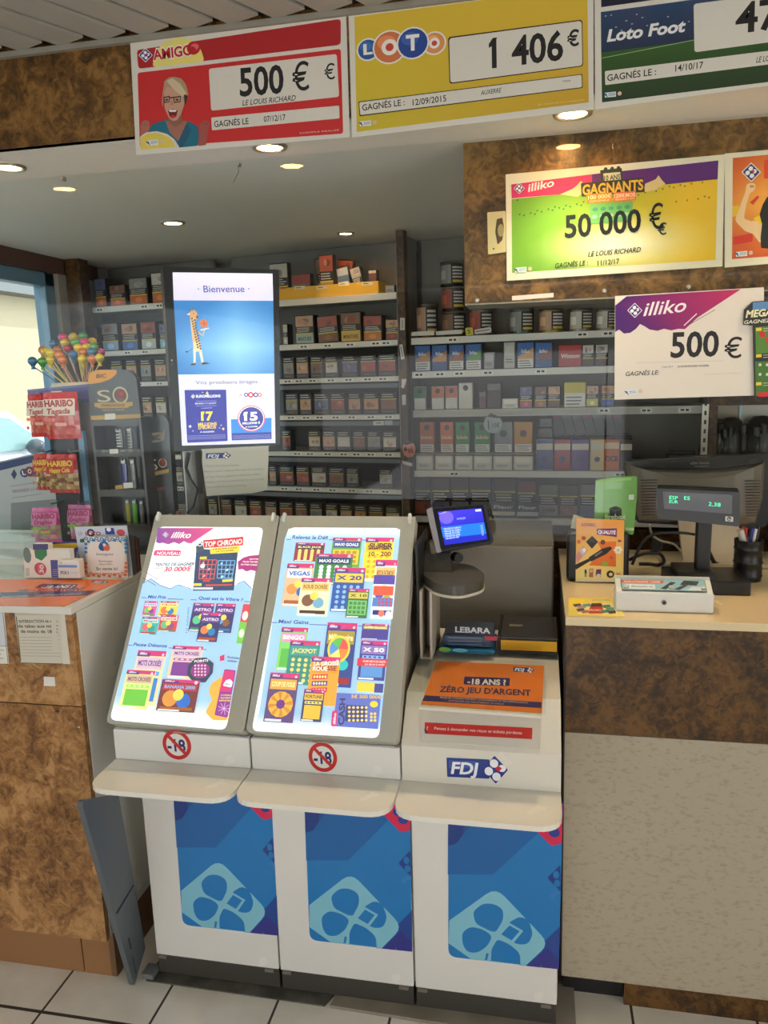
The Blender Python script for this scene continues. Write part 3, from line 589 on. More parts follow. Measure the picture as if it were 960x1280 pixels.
for i in range(3):
    x0, x1 = KX[i], KX[i+1]
    t = thing('kiosk_cabinet', ((x0+x1)/2, 1.8, 0), names[i], 'cabinet', 'white kiosk cabinets')
    MB().box(x0+.001, x1-.001, KDOOR+.018, 1.985, .07, LEDZ-.022, KW, PLASTIC).build('carcass', t)
    MB().box(x0+.002, x1-.002, KDOOR, KDOOR+.017, .068, LEDZ-.03, KW, GLOSS, .003).build('door', t)
    d = [o for o in t.children][-1] if t.children else None
    dr = bpy.data.objects['door' if i == 0 else 'door.%03d' % i]; door_art(dr, x0)
    for xx in (x0+.02, x1-.028): MB().box(xx-.012, xx+.012, KDOOR-.004, KDOOR+.012, .060, .0675, (150, 146, 138), METAL).build('hinge_clip', dr)
    for xx in (x0+.035, x1-.035):
        for yy in (KDOOR+.045, 1.95): MB().lathe([(.015, .01), (.015, .018), (.007, .02), (.007, .07)], (xx, yy, 0), 14, (30, 30, 30), PLASTIC).build('levelling_foot', t)
    MB().box(x0+.004, x1-.004, KDOOR+.006, KDOOR+.016, .0095, .0665, (62, 58, 51), MATTE).build('plinth', t)  # added strip hiding the feet, coloured like the dark concrete under the doors
    # counter-front ledge, rounded outer corners
    fl_ = [(x0+.002, KPAN+.03), (x0+.002, KPAN-.135), (x1-.002, KPAN-.135), (x1-.002, KPAN+.03)]
    ol = fillet(fl_, [0, .055, .055, 0], 6)
    o = MB().prism(ol, lambda p, a: (p[0], p[1], a), LEDZ-.012, LEDZ, (234, 230, 218), GLOSS).build('ledge', t)
    if i < 2:
        # upright riser and sloping light box
        MB().box(x0+.002, x1-.002, KPAN, KPAN+.05, LEDZ+.0005, .770, KW, GLOSS, .003).build('riser', t)
        body = [(KPAN+.052, LEDZ+.0005), (KPAN+.052, .770), (1.64, .80), (1.88, 1.16), (1.94, 1.16), (1.985, .95), (1.985, LEDZ+.0005)]
        MB().profx(body, x0+.012, x1-.012, (176, 170, 158), PLASTIC).build('support_body', t)
    else:
        f2 = at(600, 869, y=1.66).z
        pr = [(KPAN, LEDZ+.0005), (KPAN, at(600, 938, y=KPAN).z), (1.66, f2), (2.04, .893), (2.04, LEDZ+.0005)]
        MB().profx(pr, x0+.002, x1-.002, (226, 220, 206), GLOSS).build('sloping_desk', t)
    if i == 0:
        KT0 = t
# no-under-18 signs and lottery logo, stuck on the risers
P = PY(KPAN-.0006)
cab = [o for o in bpy.data.objects if o.name.startswith('kiosk_cabinet')]; cab.sort(key=lambda o: o.name)
for i, (cx, cy) in enumerate(((221, 931), (403.5, 946.5))):
    a = Art(P, GLOSS); a.e(cx, cy, 17.8, 18.6, (196, 40, 42), 36); a.e(cx, cy, 13.2, 13.8, (228, 224, 216), 32)
    a.t('-18', (cx-11, cy+7.5), (cx+11.5, cy+8.3), 15, (34, 44, 110), .03); a.q([(cx-3.5, cy-7), (cx-1.2, cy-7.4), (cx-2.5, cy-3.6), (cx-6, cy-2.2), (cx-6, cy-4.6)], (34, 44, 110))
    a.q([(cx-12.5, cy-10), (cx-9.5, cy-12.5), (cx+12.5, cy+10), (cx+9.5, cy+12.5)], (196, 40, 42))
    a.build('age_sign', cab[i])
def fdj(a, x, y, w, h, dy=0):
    'long blue tag with clover: x,y left top, px size'
    Y = lambda u: dy*u/w
    a.q([(x, y), (x+w*.70, y+Y(w*.7)), (x+w*.70, y+h+Y(w*.7)), (x+1, y+h)], (38, 62, 140), .002); a.q([(x+w*.60, y+h*.5+Y(w*.7)), (x+w*.78, y-h*.22+Y(w*.78)), (x+w, y+h*.5+Y(w)), (x+w*.8, y+h*1.25+Y(w*.8))], (34, 56, 134), .003)
    a.q([(x+w*.04, y+h*.12), (x+w*.5, y+h*.12+Y(w*.5)), (x+w*.44, y+h*.5+Y(w*.4)), (x+w*.04, y+h*.55)], (52, 92, 170), .002)
    a.t('FDJ', (x+w*.07, y+h*.82), (x+w*.53, y+h*.82+Y(w*.45)), h*.62, (240, 242, 246), .03, .18)
    cx, cy, r = x+w*.8, y+h*.52+Y(w*.8), h*.72
    for ddx, ddy in ((-.12, -.46), (-.5, .1), (.06, .5)): a.e(cx+ddx*r, cy+ddy*r, r*.31, r*.31, (244, 244, 248), 12)
    a.e(cx+.46*r, cy-.1*r, r*.28, r*.26, (244, 244, 248), 12); a.q([(cx+.2*r, cy-.3*r), (cx+.46*r, cy-.1*r), (cx+.22*r, cy+.14*r), (cx-.04*r, cy-.06*r)], (206, 32, 50))
a = Art(P, GLOSS); fdj(a, 558, 947, 77, 24, 3.5); a.build('lottery_logo', cab[2])
# ---- light boxes with game posters
SL = Pl((0, 1.545, .797), (1, 0, 0), (0, .325, .448))
top = SL.uv(270, 644)[1]
def lightbox(i, win, lab):
    x0, x1 = KX[i]+.002, KX[i+1]-.002
    b = MB(); ol = fillet([(x0, 0), (x1, 0), (x1, top), (x0, top)], [.014, .014, .004, .004]); b.prism(ol, lambda p, a: (p[0], p[1], a), -.042, 0, (186, 180, 170), PLASTIC); t = b.build('light_box', cab[i], SL.M()); t['label'] = lab
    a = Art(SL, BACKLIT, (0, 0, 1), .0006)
    a.org = win[0]; return t, a
WB = (246, 249, 253); LBL = (168, 208, 240); NAVY = (36, 44, 110); MG = (216, 40, 120); PU = (110, 36, 140)
def tick(a, x0, y0, x1, y1, base, head, title, tc=(255, 240, 200), pat='grid', acc=(240, 220, 120)):
    l, b, r, t_ = a.r(x0, y0, x1, y1, base); w, h = r-l, t_-b
    R = lambda u0, v0, u1, v1, c: a.poly([(l+w*u0, b+h*v0), (l+w*u1, b+h*v0), (l+w*u1, b+h*v1), (l+w*u0, b+h*v1)], c)
    C = lambda u, v, q, c: a.poly([(l+w*u+q*w*cos(2*pi*k/14), b+h*v+q*w*sin(2*pi*k/14)) for k in range(14)], c)
    def T(s, u0, u1, v, hh, c, bold=.03, sh=0):
        vs, fs, wd = glyphs(s, bold, sh)[:3]; q = a.nx(); a.b.raw([(l+w*u0+p[0]*w*(u1-u0)/wd, b+h*v+p[1]*h*hh/CAPH, q) for p in vs], fs, c, a.mat)
    R(0, .9, 1, 1, MG); R(.0, .885, .45, .96, PU); T('illiko', .08, .34, .92, .045, (255, 255, 255), .02, .2); C(.9, .93, .045, (240, 200, 220))
    R(.05, .66, .95, .87, head); T(title, .1, .9, .72, .1, tc)
    if pat == 'grid':
        R(.06, .1, .94, .60, acc)
        for i in range(4):
            for j in range(3): R(.12+i*.2, .15+j*.15, .26+i*.2, .25+j*.15, tuple(max(0, v-50) for v in acc))
    elif pat == 'wheel':
        C(.5, .36, .42, acc)
        for k in range(8):
            an = 2*pi*k/8; a.poly([(l+w*.5, b+h*.36), (l+w*.5+.4*w*cos(an), b+h*.36+.4*w*sin(an)), (l+w*.5+.4*w*cos(an+.36), b+h*.36+.4*w*sin(an+.36))], tuple(max(0, v-40) for v in acc))
        C(.5, .36, .15, PU)
    elif pat == 'dots':
        for i in range(4):
            for j in range(5): C(.18+i*.21, .1+j*.115, .06, acc)
    elif pat == 'block':
        R(.1, .08, .9, .5, acc); R(.1, .54, .9, .62, tuple(min(255, v+40) for v in acc))
        for k in range(4): R(.16+.18*k, .56, .26+.18*k, .6, base)
    elif pat == 'art':
        C(.3, .4, .2, acc); C(.66, .34, .18, tuple(255-v for v in acc)); C(.5, .52, .14, (250, 220, 90)); R(.08, .05, .92, .14, tuple(max(0, v-60) for v in acc))
    R(.04, .015, .6, .06, (238, 238, 240))
# unit at the window end
t, a = lightbox(0, [(120, 640, 4.364)], 'lit sloping game board headed by a red scratch ticket, window end')
LT1 = t
W1 = [(345, 80), (915, 85), (710, 1190), (75, 1135)]
a.q(W1, WB, .016)
a.q([(255, 392), (300, 365), (350, 400), (405, 420), (450, 398), (500, 418), (560, 425), (760, 400), (808, 378), (850, 418), (738, 1040), (112, 1000)], LBL); a.grad([(112, 1000), (738, 1040), (722, 1120), (90, 1090)], lambda u, v: mixc(LBL, WB, v), 2, 4)
a.q([(338, 88), (645, 88), (520, 172), (500, 170), (480, 160), (455, 176), (425, 165), (395, 178), (365, 168), (345, 172), (328, 165)], [mixc((140, 60, 160), (226, 70, 130), (x-338)/260) for x in (338, 645, 520, 500, 480, 455, 425, 395, 365, 345, 328)])
a.diamond(380, 124, 17); a.t('illiko', (408, 142), (516, 142), 34, (255, 255, 255), .015, .3)
a.q([(322, 208), (466, 210), (460, 242), (312, 238)], (220, 50, 120), .006); a.t('NOUVEAU', (332, 233), (456, 236), 18, (255, 255, 255), .02)
a.t('TENTEZ DE GAGNER', (322, 296), (536, 292), 17, NAVY, .02, .15); a.t('30 000€', (370, 325), (520, 322), 25, (214, 40, 100), .03, .15); a.t('JUSQU\'À', (314, 312), (365, 310), 8, (214, 40, 100), .02)
a.q([(548, 200), (775, 215), (752, 428), (530, 430)], (36, 60, 104)); a.q([(545, 190), (580, 160), (590, 205), (570, 225), (550, 222)], (60, 70, 90)); a.q([(585, 155), (805, 135), (803, 182), (590, 198)], (214, 40, 54)); a.t('TOP CHRONO', (592, 191), (797, 174), 28, (255, 240, 236), .035)
a.q([(622, 200), (785, 185), (785, 220), (625, 230)], (244, 216, 50)); a.t('L\'ÉQUIPE DANS', (640, 208), (770, 198), 7, (80, 60, 40), .02); a.t('LA TOURNÉE', (655, 220), (752, 212), 7, (80, 60, 40), .02)
a.e(568, 178, 15, 10, (240, 240, 244), 12); a.e(568, 178, 9, 6, (40, 50, 80), 10)
a.q([(568, 245), (605, 243), (605, 258), (566, 258)], (230, 210, 60))
for x0, y0, x1, y1, c in ((568, 262, 648, 365, (226, 90, 90)), (668, 266, 748, 362, (120, 180, 230))):
    for k in range(5):
        f = k/4; a.line((x0+(x1+12-x0)*f, y0), (x0-6+(x1-x0)*f, y1), .0022, c); a.line((x0-6*f, y0+(y1-y0)*f), (x1+10-10*f, y0+(y1-y0)*f), .0022, c)
    for k in range(7): a.e(x0+18+(k*29) % 56, y0+16+(k*37) % 76, 6, 5, tuple(min(255, v+70) for v in c), 8)
a.e(583, 296, 13, 13, (235, 240, 250), 12)
a.q([(536, 390), (578, 390), (577, 404), (534, 404)], (244, 220, 70)); a.q([(585, 372), (625, 370), (622, 382), (584, 382)], (216, 50, 60)); a.q([(690, 370), (748, 366), (746, 380), (690, 384)], (244, 220, 70)); a.q([(600, 396), (745, 394), (744, 402), (600, 406)], (216, 70, 70)); a.q([(534, 412), (640, 412), (638, 424), (533, 424)], (220, 225, 235))
a.q([(775, 272), (805, 250), (838, 240), (893, 235), (876, 325), (848, 318), (820, 326), (800, 312), (778, 316)], (176, 30, 120)); a.t('GRATTEZ', (838, 262), (888, 262), 8, (255, 255, 255), .02); a.t('POUR TENTER', (802, 276), (884, 278), 8, (255, 255, 255), .02); a.t('AUTRES GAINS', (790, 291), (880, 294), 8, (255, 255, 255), .02)
for p in ((275, 330), (258, 360)): a.line(p, (p[0]+70, p[1]+42), .001, NAVY)
for p, q in (((255, 392), (300, 365)), ((300, 365), (350, 400)), ((350, 400), (405, 420)), ((405, 420), (450, 398)), ((450, 398), (520, 420)), ((770, 395), (808, 376)), ((808, 376), (850, 418))): a.line(p, q, .0015, (60, 100, 180))
for s_, x0, y0, x1, y1 in (('Mini Prix', 284, 471, 384, 474), ('Quel est le Vôtre ?', 560, 478, 802, 488), ('Pause Détente', 205, 730, 388, 740)):
    a.t(s_, (x0, y0), (x1, y1), 17, (44, 74, 160), .025, .12)
for p, q in (((248, 468), (276, 469)), ((392, 475), (478, 478)), ((518, 480), (552, 481)), ((808, 489), (842, 491)), ((178, 727), (200, 729)), ((398, 742), (420, 744)), ((586, 750), (604, 752))): a.line(p, q, .0015, (44, 74, 160))
tick(a, 270, 487, 322, 570, (226, 90, 150), (230, 230, 250), 'OXO', (60, 40, 140), 'art', (110, 200, 90))
tick(a, 357, 487, 436, 573, (246, 210, 60), (250, 236, 160), 'Pêche', (190, 60, 60), 'art', (240, 120, 60))
tick(a, 258, 572, 330, 672, (70, 176, 170), (190, 236, 230), 'Magot', (200, 40, 80), 'art', (230, 100, 110))
tick(a, 358, 562, 436, 656, (216, 60, 70), (250, 220, 200), 'Carré', (160, 30, 40), 'art', (100, 190, 130))
tick(a, 536, 497, 620, 656, (56, 44, 110), (96, 60, 140), 'ASTRO', (250, 220, 250), 'art', (90, 200, 140)); tick(a, 660, 500, 738, 662, (56, 44, 110), (96, 60, 140), 'ASTRO', (250, 220, 250), 'art', (110, 170, 220)); tick(a, 580, 550, 660, 712, (46, 38, 104), (96, 60, 140), 'ASTRO', (250, 220, 250), 'art', (240, 130, 70))
a.t('12 SIGNES', (500, 660), (512, 520), 8, (70, 90, 170)); a.q([(806, 505), (842, 506), (822, 625), (784, 622)], (222, 60, 70)); a.e(816, 568, 16, 26, (250, 230, 230), 12); a.q([(788, 600), (826, 604), (800, 722), (768, 718)], (120, 200, 70)); a.e(796, 664, 15, 24, (230, 250, 220), 12)
tick(a, 235, 755, 325, 1062, (240, 222, 170), (226, 190, 220), 'MOTS CROISÉS', (110, 40, 120), 'block', (52, 130, 210)); tick(a, 425, 730, 555, 915, (240, 210, 170), (226, 190, 220), 'MOTS CROISÉS', (110, 40, 120), 'block', (130, 50, 150))
tick(a, 175, 862, 282, 1080, (240, 232, 150), (210, 190, 150), 'MOTS CROISÉS', (150, 60, 100), 'block', (110, 200, 50))
a.q([(545, 800), (605, 796), (645, 828), (640, 880), (600, 932), (535, 930), (500, 890), (506, 838)], (40, 50, 80), .002); a.e(572, 866, 52, 44, (150, 40, 130), 20)
for i in range(4):
    for j in range(4): a.e(545+i*18, 840+j*17, 6, 6, (244, 190, 220), 8)
a.t('POINTS', (540, 824), (616, 818), 14, (250, 240, 250), .03)
tick(a, 367, 912, 540, 1098, (120, 34, 36), (190, 40, 60), 'BANANA 2000', (130, 180, 230), 'art', (230, 150, 50))
a.q([(600, 1095), (618, 1060), (640, 1020), (618, 990), (630, 940), (690, 900), (745, 905), (720, 1140), (640, 1138)], (248, 180, 60), .006)
a.q([(704, 860), (766, 866), (722, 1125), (650, 1110)], (150, 40, 150), .004); a.q([(704, 866), (760, 868), (738, 985), (676, 980)], (220, 40, 120)); a.q([(695, 950), (712, 920), (735, 914), (750, 930), (742, 960)], (250, 250, 252), .003); a.t('illiko', (706, 945), (738, 946), 10, PU, .02); a.t('LE CADEAU', (684, 1005), (742, 1006), 9, (250, 220, 90), .03); a.t('QUI PEUT', (682, 1020), (738, 1021), 9, (250, 220, 90), .03); a.t('RAPPORTER', (676, 1035), (736, 1036), 9, (250, 220, 90), .03)
for k in range(9): a.line((702, 1075), (702+34*cos(k*.7), 1075+34*sin(k*.7)), .0012, (230, 190, 240))
a.q([(680, 790), (704, 780), (704, 812), (680, 816)], (214, 40, 100)); a.t('Pochette', (720, 800), (784, 806), 12, NAVY, .02); a.t('cadeau', (720, 818), (772, 823), 12, NAVY, .02)
a.build('game_poster', t)
# unit in the middle
t, a = lightbox(1, [(310, 640, 4.364)], 'lit sloping game board with the orange wheel ticket, middle of the kiosk')
LT2 = t
W2 = [(225, 85), (832, 88), (714, 1235), (20, 1195)]
a.q(W2, WB, .016); a.q([(200, 150), (826, 158), (726, 1130), (62, 1090)], LBL); a.grad([(62, 1090), (726, 1130), (718, 1195), (34, 1160)], lambda u, v: mixc(LBL, WB, v), 2, 3); a.grad([(222, 92), (830, 96), (826, 158), (200, 150)], lambda u, v: mixc(WB, LBL, v), 2, 3)
a.t('Relevez le Défi', (240, 146), (436, 150), 20, (44, 74, 160), .025, .12); a.t('Maxi Gains', (165, 606), (330, 612), 20, (44, 74, 160), .025, .12)
for p, q in (((210, 150), (235, 151)), ((442, 152), (645, 154)), ((130, 603), (160, 604)), ((335, 614), (430, 617)), ((600, 622), (776, 626))): a.line(p, q, .0016, (44, 74, 160))
tick(a, 262, 167, 408, 272, (150, 40, 60), (40, 60, 40), 'BLACK JACK', (250, 230, 190), 'dots', (250, 210, 120)); tick(a, 465, 140, 606, 305, (100, 170, 70), (60, 70, 150), 'MAXI GOALS', (255, 255, 255), 'grid', (230, 200, 60)); tick(a, 375, 228, 556, 400, (60, 130, 60), (40, 50, 110), 'MAXI GOALS', (255, 255, 255), 'dots', (235, 240, 245))
tick(a, 645, 140, 776, 382, (248, 220, 40), (238, 196, 30), 'SUPER', (120, 60, 20), 'dots', (230, 170, 30)); a.t('SUPER', (662, 205), (790, 205), 34, (90, 44, 24), .035); a.t('10 - 200', (660, 242), (780, 242), 24, (130, 70, 30), .035)
tick(a, 218, 282, 330, 520, (226, 190, 150), (230, 235, 250), 'VEGAS', (40, 90, 180), 'art', (240, 150, 70)); tick(a, 700, 262, 788, 586, (248, 248, 250), (240, 200, 120), 'MISSION PATRIMOINE', (160, 90, 40), 'art', (90, 80, 190)); a.r(690, 345, 800, 398, (84, 60, 170)); a.r(688, 405, 792, 458, (236, 84, 50)); a.r(682, 468, 788, 520, (90, 130, 200))
for i in range(4):
    for j in range(3): a.e(718+i*20, 478+j*17, 7, 7, (210, 60, 110), 8)
a.e(728, 555, 17, 19, (236, 120, 90), 12); a.e(766, 560, 17, 19, (226, 232, 238), 12)
tick(a, 477, 305, 618, 550, (40, 84, 170), (240, 205, 70), 'X 20', (60, 60, 140), 'dots', (140, 190, 240)); tick(a, 550, 420, 648, 583, (50, 110, 60), (230, 200, 70), 'X 10', (60, 90, 50), 'grid', (120, 190, 110)); tick(a, 296, 362, 432, 572, (236, 228, 200), (240, 200, 110), 'ROUE DORÉE', (150, 110, 40), 'art', (130, 80, 50))
tick(a, 188, 630, 300, 872, (140, 210, 110), (240, 150, 190), 'BINGO', (255, 255, 255), 'block', (90, 190, 70)); tick(a, 235, 702, 368, 950, (44, 140, 130), (60, 160, 150), 'JACKPOT', (250, 220, 120), 'dots', (240, 220, 120)); tick(a, 438, 605, 562, 962, (40, 60, 140), (180, 150, 50), 'Millionnaire', (250, 240, 170), 'art', (230, 60, 60)); a.e(498, 750, 62, 74, (240, 210, 60), 24)
for k, c in enumerate(((230, 80, 70), (90, 190, 80), (80, 150, 220), (250, 230, 120), (236, 140, 50))): a.e(498, 750, 50, 60, c, 8, k*72, k*72+72)
tick(a, 627, 612, 764, 702, (70, 50, 150), (190, 170, 90), 'SUPER MILLION', (255, 240, 180), 'none'); tick(a, 620, 703, 745, 925, (60, 60, 150), (150, 120, 190), 'X 50', (255, 255, 255), 'block', (90, 150, 220)); a.q([(600, 800), (762, 806), (756, 850), (596, 842)], (226, 40, 54)); a.t('10 000 000 € DE GAINS', (630, 822), (752, 826), 11, (255, 240, 240), .02); a.t('DU 1ER AU 31 AOÛT', (640, 838), (746, 842), 9, (255, 240, 240), .02); a.r(600, 930, 738, 990, (248, 214, 60)); a.r(694, 938, 738, 990, (60, 60, 150))
tick(a, 352, 790, 478, 1063, (246, 166, 40), (246, 150, 30), 'GROSSE', (120, 40, 50), 'none'); a.t('LA GROSSE', (362, 842), (500, 838), 22, (255, 250, 240), .035); a.t('ROUE', (356, 868), (436, 868), 22, (255, 250, 240), .035)
for k, c in enumerate(((206, 44, 60), (70, 60, 160), (206, 44, 60))): a.q([(356-k*3, 890+k*36), (440-k*2, 888+k*36), (436-k*2, 914+k*36), (352-k*3, 916+k*36)], c); [a.e(366-k*3+j*15, 902+k*36, 6, 8, (250, 230, 150), 8) for j in range(5)]
tick(a, 128, 878, 248, 1155, (96, 60, 120), (236, 170, 60), 'COUP DE FOLIE', (255, 240, 170), 'wheel', (250, 180, 50)); tick(a, 312, 967, 402, 1150, (56, 50, 90), (236, 190, 70), 'FORTUNE', (110, 60, 30), 'block', (246, 190, 50))
a.r(488, 990, 712, 1187, (96, 110, 200)); a.r(540, 1055, 640, 1150, (52, 50, 130)); a.t('CASH', (526, 1165), (534, 1020), 34, (40, 36, 90), .03); a.q([(456, 1172), (462, 1090), (492, 1080), (486, 1172)], MG, .004); a.t('illiko', (480, 1160), (484, 1100), 14, (255, 255, 255), .02); a.t('5€ 500 000€', (566, 1018), (730, 1022), 18, (244, 190, 60), .03)
for i in range(5):
    for j in range(4): a.e(556+i*23, 1070+j*23, 8, 8, (246, 220, 120), 6)
a.e(690, 1052, 22, 18, (248, 214, 60), 14)
for k in range(6): a.e(676+(k % 2)*20, 1104+(k//2)*18, 8, 8, (246, 210, 90), 8)
a.build('game_poster', t)
# clear acrylic covers with a turned lip, over each light box
for i, t in enumerate((LT1, LT2)):
    x0, x1 = KX[i]+.003, KX[i+1]-.003; b = MB()
    ol = fillet([(x0, -.004), (x1, -.004), (x1, top+.012), (x0, top+.012)], [.02, .02, .012, .012]); b.prism(ol, lambda p, a: (p[0], p[1], a), .012, .015, (255, 255, 255), ACRYL)
    b.box(x0+.004, x1-.004, -.010, -.004, -.012, .015, (255, 255, 255), ACRYL, .002); b.build('acrylic_cover', t, SL.M())
    for u in (x0+.012, x1-.012): MB().box(u-.004, u+.004, top-.02, top+.004, .0002, .012, (235, 235, 230), PLASTIC, .0015).build('cover_clip', t, SL.M())
# ------------------------------------------------------------------ till-end desk: flyer holder, notice, boxes
n3 = Pl((0, 1.66, at(600, 869, y=1.66).z), (1, 0, 0), (0, .38, .893-at(600, 869, y=1.66).z))
HP = Pl(n3.P(0, 0, .016), (1, 0, 0), (0, .38, .04))
t = thing('flyer_holder', tuple(HP.hit(600, 880)), 'clear acrylic holder with an orange flyer about under-18s on the kiosk desk', 'holder')
a = Art(HP, PRINT); a.slab([(545, 826), (680, 832), (677, 895), (524, 884)], (226, 218, 204), .006); a.build('holder_tray', t)
a = Art(HP, PRINT, lift=.0008)
a.q([(545.5, 826.5), (680, 832.5), (677.5, 892), (526, 881)], (232, 124, 40)); a.org = (480, 800, 4)
a.q([(205, 278), (788, 312), (787, 342), (192, 306)], (52, 38, 96)); a.t('RISQUES D\'ENDETTEMENT, D\'ISOLEMENT ET DE DÉPENDANCE', (280, 292), (720, 319), 8, (232, 200, 180)); a.t('APPELEZ LE NUMÉRO D\'AIDE', (320, 307), (600, 325), 6, (232, 200, 180))
a.q([(402, 184), (630, 192), (627, 232), (398, 224)], (44, 34, 96), .003); a.t('-18 ANS ?', (416, 221), (610, 227), 27, (240, 236, 232), .035); a.t('ZÉRO JEU D\'ARGENT', (276, 260), (735, 280), 29, (44, 34, 90), .03)
fdj(a, 646, 136, 106, 24, 5); a.build('flyer', t)
b = MB(); P0 = HP.uv(522, 886); P1 = HP.uv(681, 831)
b.box(P0[0]-.03, P1[0], P0[1]-.008, P1[1], .006, .0085, (255, 255, 255), ACRYL, .001); b.build('acrylic_lid', t, HP.M())
NP = Pl((0, KPAN, at(600, 938, y=KPAN).z), (1, 0, 0), (0, .09, at(600, 869, y=1.66).z-at(600, 938, y=KPAN).z))
a = Art(NP, PRINT, (480, 800, 4), .0022); a.slab([(175, 350), (780, 388), (775, 545), (190, 508)], (216, 210, 196), .002); a.b.mats and None
tag(a.build('white_flap'), 'pale flap plate on the sloping desk front below the orange flyer', 'plate')
a = Art(NP, PRINT, (480, 800, 4), .0030)
a.q([(205, 414), (742, 442), (740, 498), (205, 470)], (206, 50, 44)); a.q([(205, 440), (222, 470), (216, 471), (203, 455)], (46, 46, 110)); a.t('!', (213, 452), (220, 452), 18, (240, 236, 230), .03, .2); a.t('Pensez à demander vos reçus et tickets perdants', (252, 450), (690, 474), 15, (244, 220, 214), .012)
tag(a.build('notice_strip'), 'red printed strip asking for receipts on the kiosk desk front', 'sticker')
zb = .894
bd = at(640, 816, z=zb).y
t = thing('gold_box', (0, bd, zb), 'black box with a gold front and smoked clear lid behind the flyer', 'box')
gx0, gx1 = at(624, 812, y=bd).x, .052
gt = at(640, 799, y=bd).z; gb = at(660, 768, z=gt+.012).y
b = MB(); b.box(gx0, gx1, bd+.002, gb, zb, gt, (30, 27, 24), PLASTIC, .002); b.box(gx0-.004, gx0+.003, bd-.004, gb, zb, gt+.01, (18, 17, 16), PLASTIC, .001); b.box(gx0, gx1, bd-.003, bd+.002, zb, zb+.006, (18, 17, 16)); b.build('case', t)
MB().box(gx0+.004, gx1-.003, bd, bd+.002, zb+.007, gt-.003, (206, 156, 48), METAL).build('gold_front', t)
b = MB(); b.box(gx0+.002, gx1, bd-.002, gb, gt+.0005, gt+.008, (46, 42, 36), GLOSS, .002); b.build('smoked_lid', t)
Pz = PZ(gt+.0085); a = Art(Pz, PRINT); a.q([(637, 780), (654, 780.5), (653, 783.5), (636.5, 783)], (120, 112, 96)); a.build('label', t)
ly = at(580, 818, z=zb).y
t = thing('phone_card_pack', (-.15, ly, zb), 'blue phone card pack in clear wrap lying beside the gold box', 'pack')
lx0, lx1 = at(549, 818, y=ly).x, gx0-.01; lz = at(580, 787, y=ly+.05).z
b = MB().box(lx0, lx1, ly, ly+.13, zb, zb+.014, (30, 104, 140), FOIL, .005); b.build('base_card', t)
b = MB().box(lx0+.008, lx1-.004, ly+.008, ly+.125, zb+.015, lz, (44, 66, 92), FOIL, .008, seg=3); b.build('blister', t)
Pl_ = PY(ly+.0072); a = Art(Pl_, PRINT); a.t('LEBARA', (569, 790), (613, 792), 7, (210, 214, 220), .03); a.q([(606, 795), (621, 795.5), (621, 801), (607, 800)], (190, 40, 66), .001)
for k in range(3): a.line((560, 797+k*4), (602, 798+k*4), .001, (130, 160, 186))
a.build('label', t)
Pl_ = PY(ly-.0005); a = Art(Pl_, PRINT); a.e(556, 812, 8, 3, (120, 176, 60), 12); a.e(575, 813, 10, 2.4, (100, 190, 210), 12); a.build('label', t)
# ------------------------------------------------------------------ ticket terminal with arm, tray, screen
t = thing('ticket_terminal', (-.2, 1.9, zb), 'dark grey ticket terminal with a tilted blue lit screen on a pale bracket', 'terminal')
yb = at(530, 824, z=zb).y
bx0, bx1 = at(525.5, 824, y=yb).x, at(541, 824, y=yb).x
zt = at(535, 738, y=yb+.02).z
b = MB()
for xa in (bx0, bx1-.006):
    b.prism([(yb, zb), (yb-.004, zb+.06), (yb+.01, zt), (yb+.16, zt), (yb+.15, zb)], lambda p, a: (a, p[0], p[1]), xa, xa+.006, (196, 186, 168), PLASTIC)
b.box(bx0, bx1, yb+.10, yb+.106, zb, zt, (150, 142, 128), PLASTIC); b.box(bx0, bx1, yb, yb+.15, zb, zb+.006, (176, 166, 150), PLASTIC); b.build('bracket', t)
MB().tube([((bx0+bx1)/2, yb+.05, zb+.02), ((bx0+bx1)/2+.004, yb+.05, zt)], .007, 8, (120, 112, 100)).build('cable', t)
# rounded tray
Zt = PZ(zt+.001); tr = [(526.5, 731), (553, 714), (590, 719), (607, 731), (604, 741), (574, 749), (546, 745)]
u = fillet([Zt.uv(*p) for p in tr], .03, 5)
b = MB(); b.prism(u, lambda p, a: (p[0], p[1], a), zt, zt+.006, (210, 202, 186), PLASTIC); b.prism([(p[0]*.985+(-.2)*.015, p[1]*.985+1.9*.015) for p in u], lambda p, a: (p[0], p[1], a), zt+.0065, zt+.03, (84, 80, 72), PLASTIC); b.build('tray', t)
# neck
ny = at(550, 716, z=zt+.03).y
nk = []
for px0, px1, py, dy_ in ((530, 567, 722, .0), (530, 564, 706, .015), (531, 562, 692, .03), (533, 572, 678, .06)):
    p0, p1 = at(px0, py, y=ny+dy_), at(px1, py, y=ny+dy_); nk.append((p0, p1))
b = MB()
for (a0, a1), (c0, c1) in zip(nk[:-1], nk[1:]):
    v = Vector((0, .035, 0)); q = [a0, a1, c1, c0]; w = [p+v for p in q]
    b.raw(q+w, [[0, 1, 2, 3], [7, 6, 5, 4], [0, 4, 5, 1], [1, 5, 6, 2], [2, 6, 7, 3], [3, 7, 4, 0]], (58, 56, 50), PLASTIC)
b.build('neck', t)
p = at(568, 697, y=ny+.03); MB().tube([p+Vector((0, .012, 0)), p+Vector((.012, -.004, 0))], [.013, .013], 14, (22, 22, 22)).build('knob', t)
TS = Pl(at(577, 660, y=ny+.045), Vector((.985, .17, .02)), (0, .34, .94))
b = MB(); ou = fillet([TS.uv(*p) for p in ((534.5, 634.5), (607.5, 629.5), (617.5, 678), (547, 690.5))], .008); b.prism(ou, lambda p, a: (p[0], p[1], a), -.028, -.001, (44, 46, 58), PLASTIC)
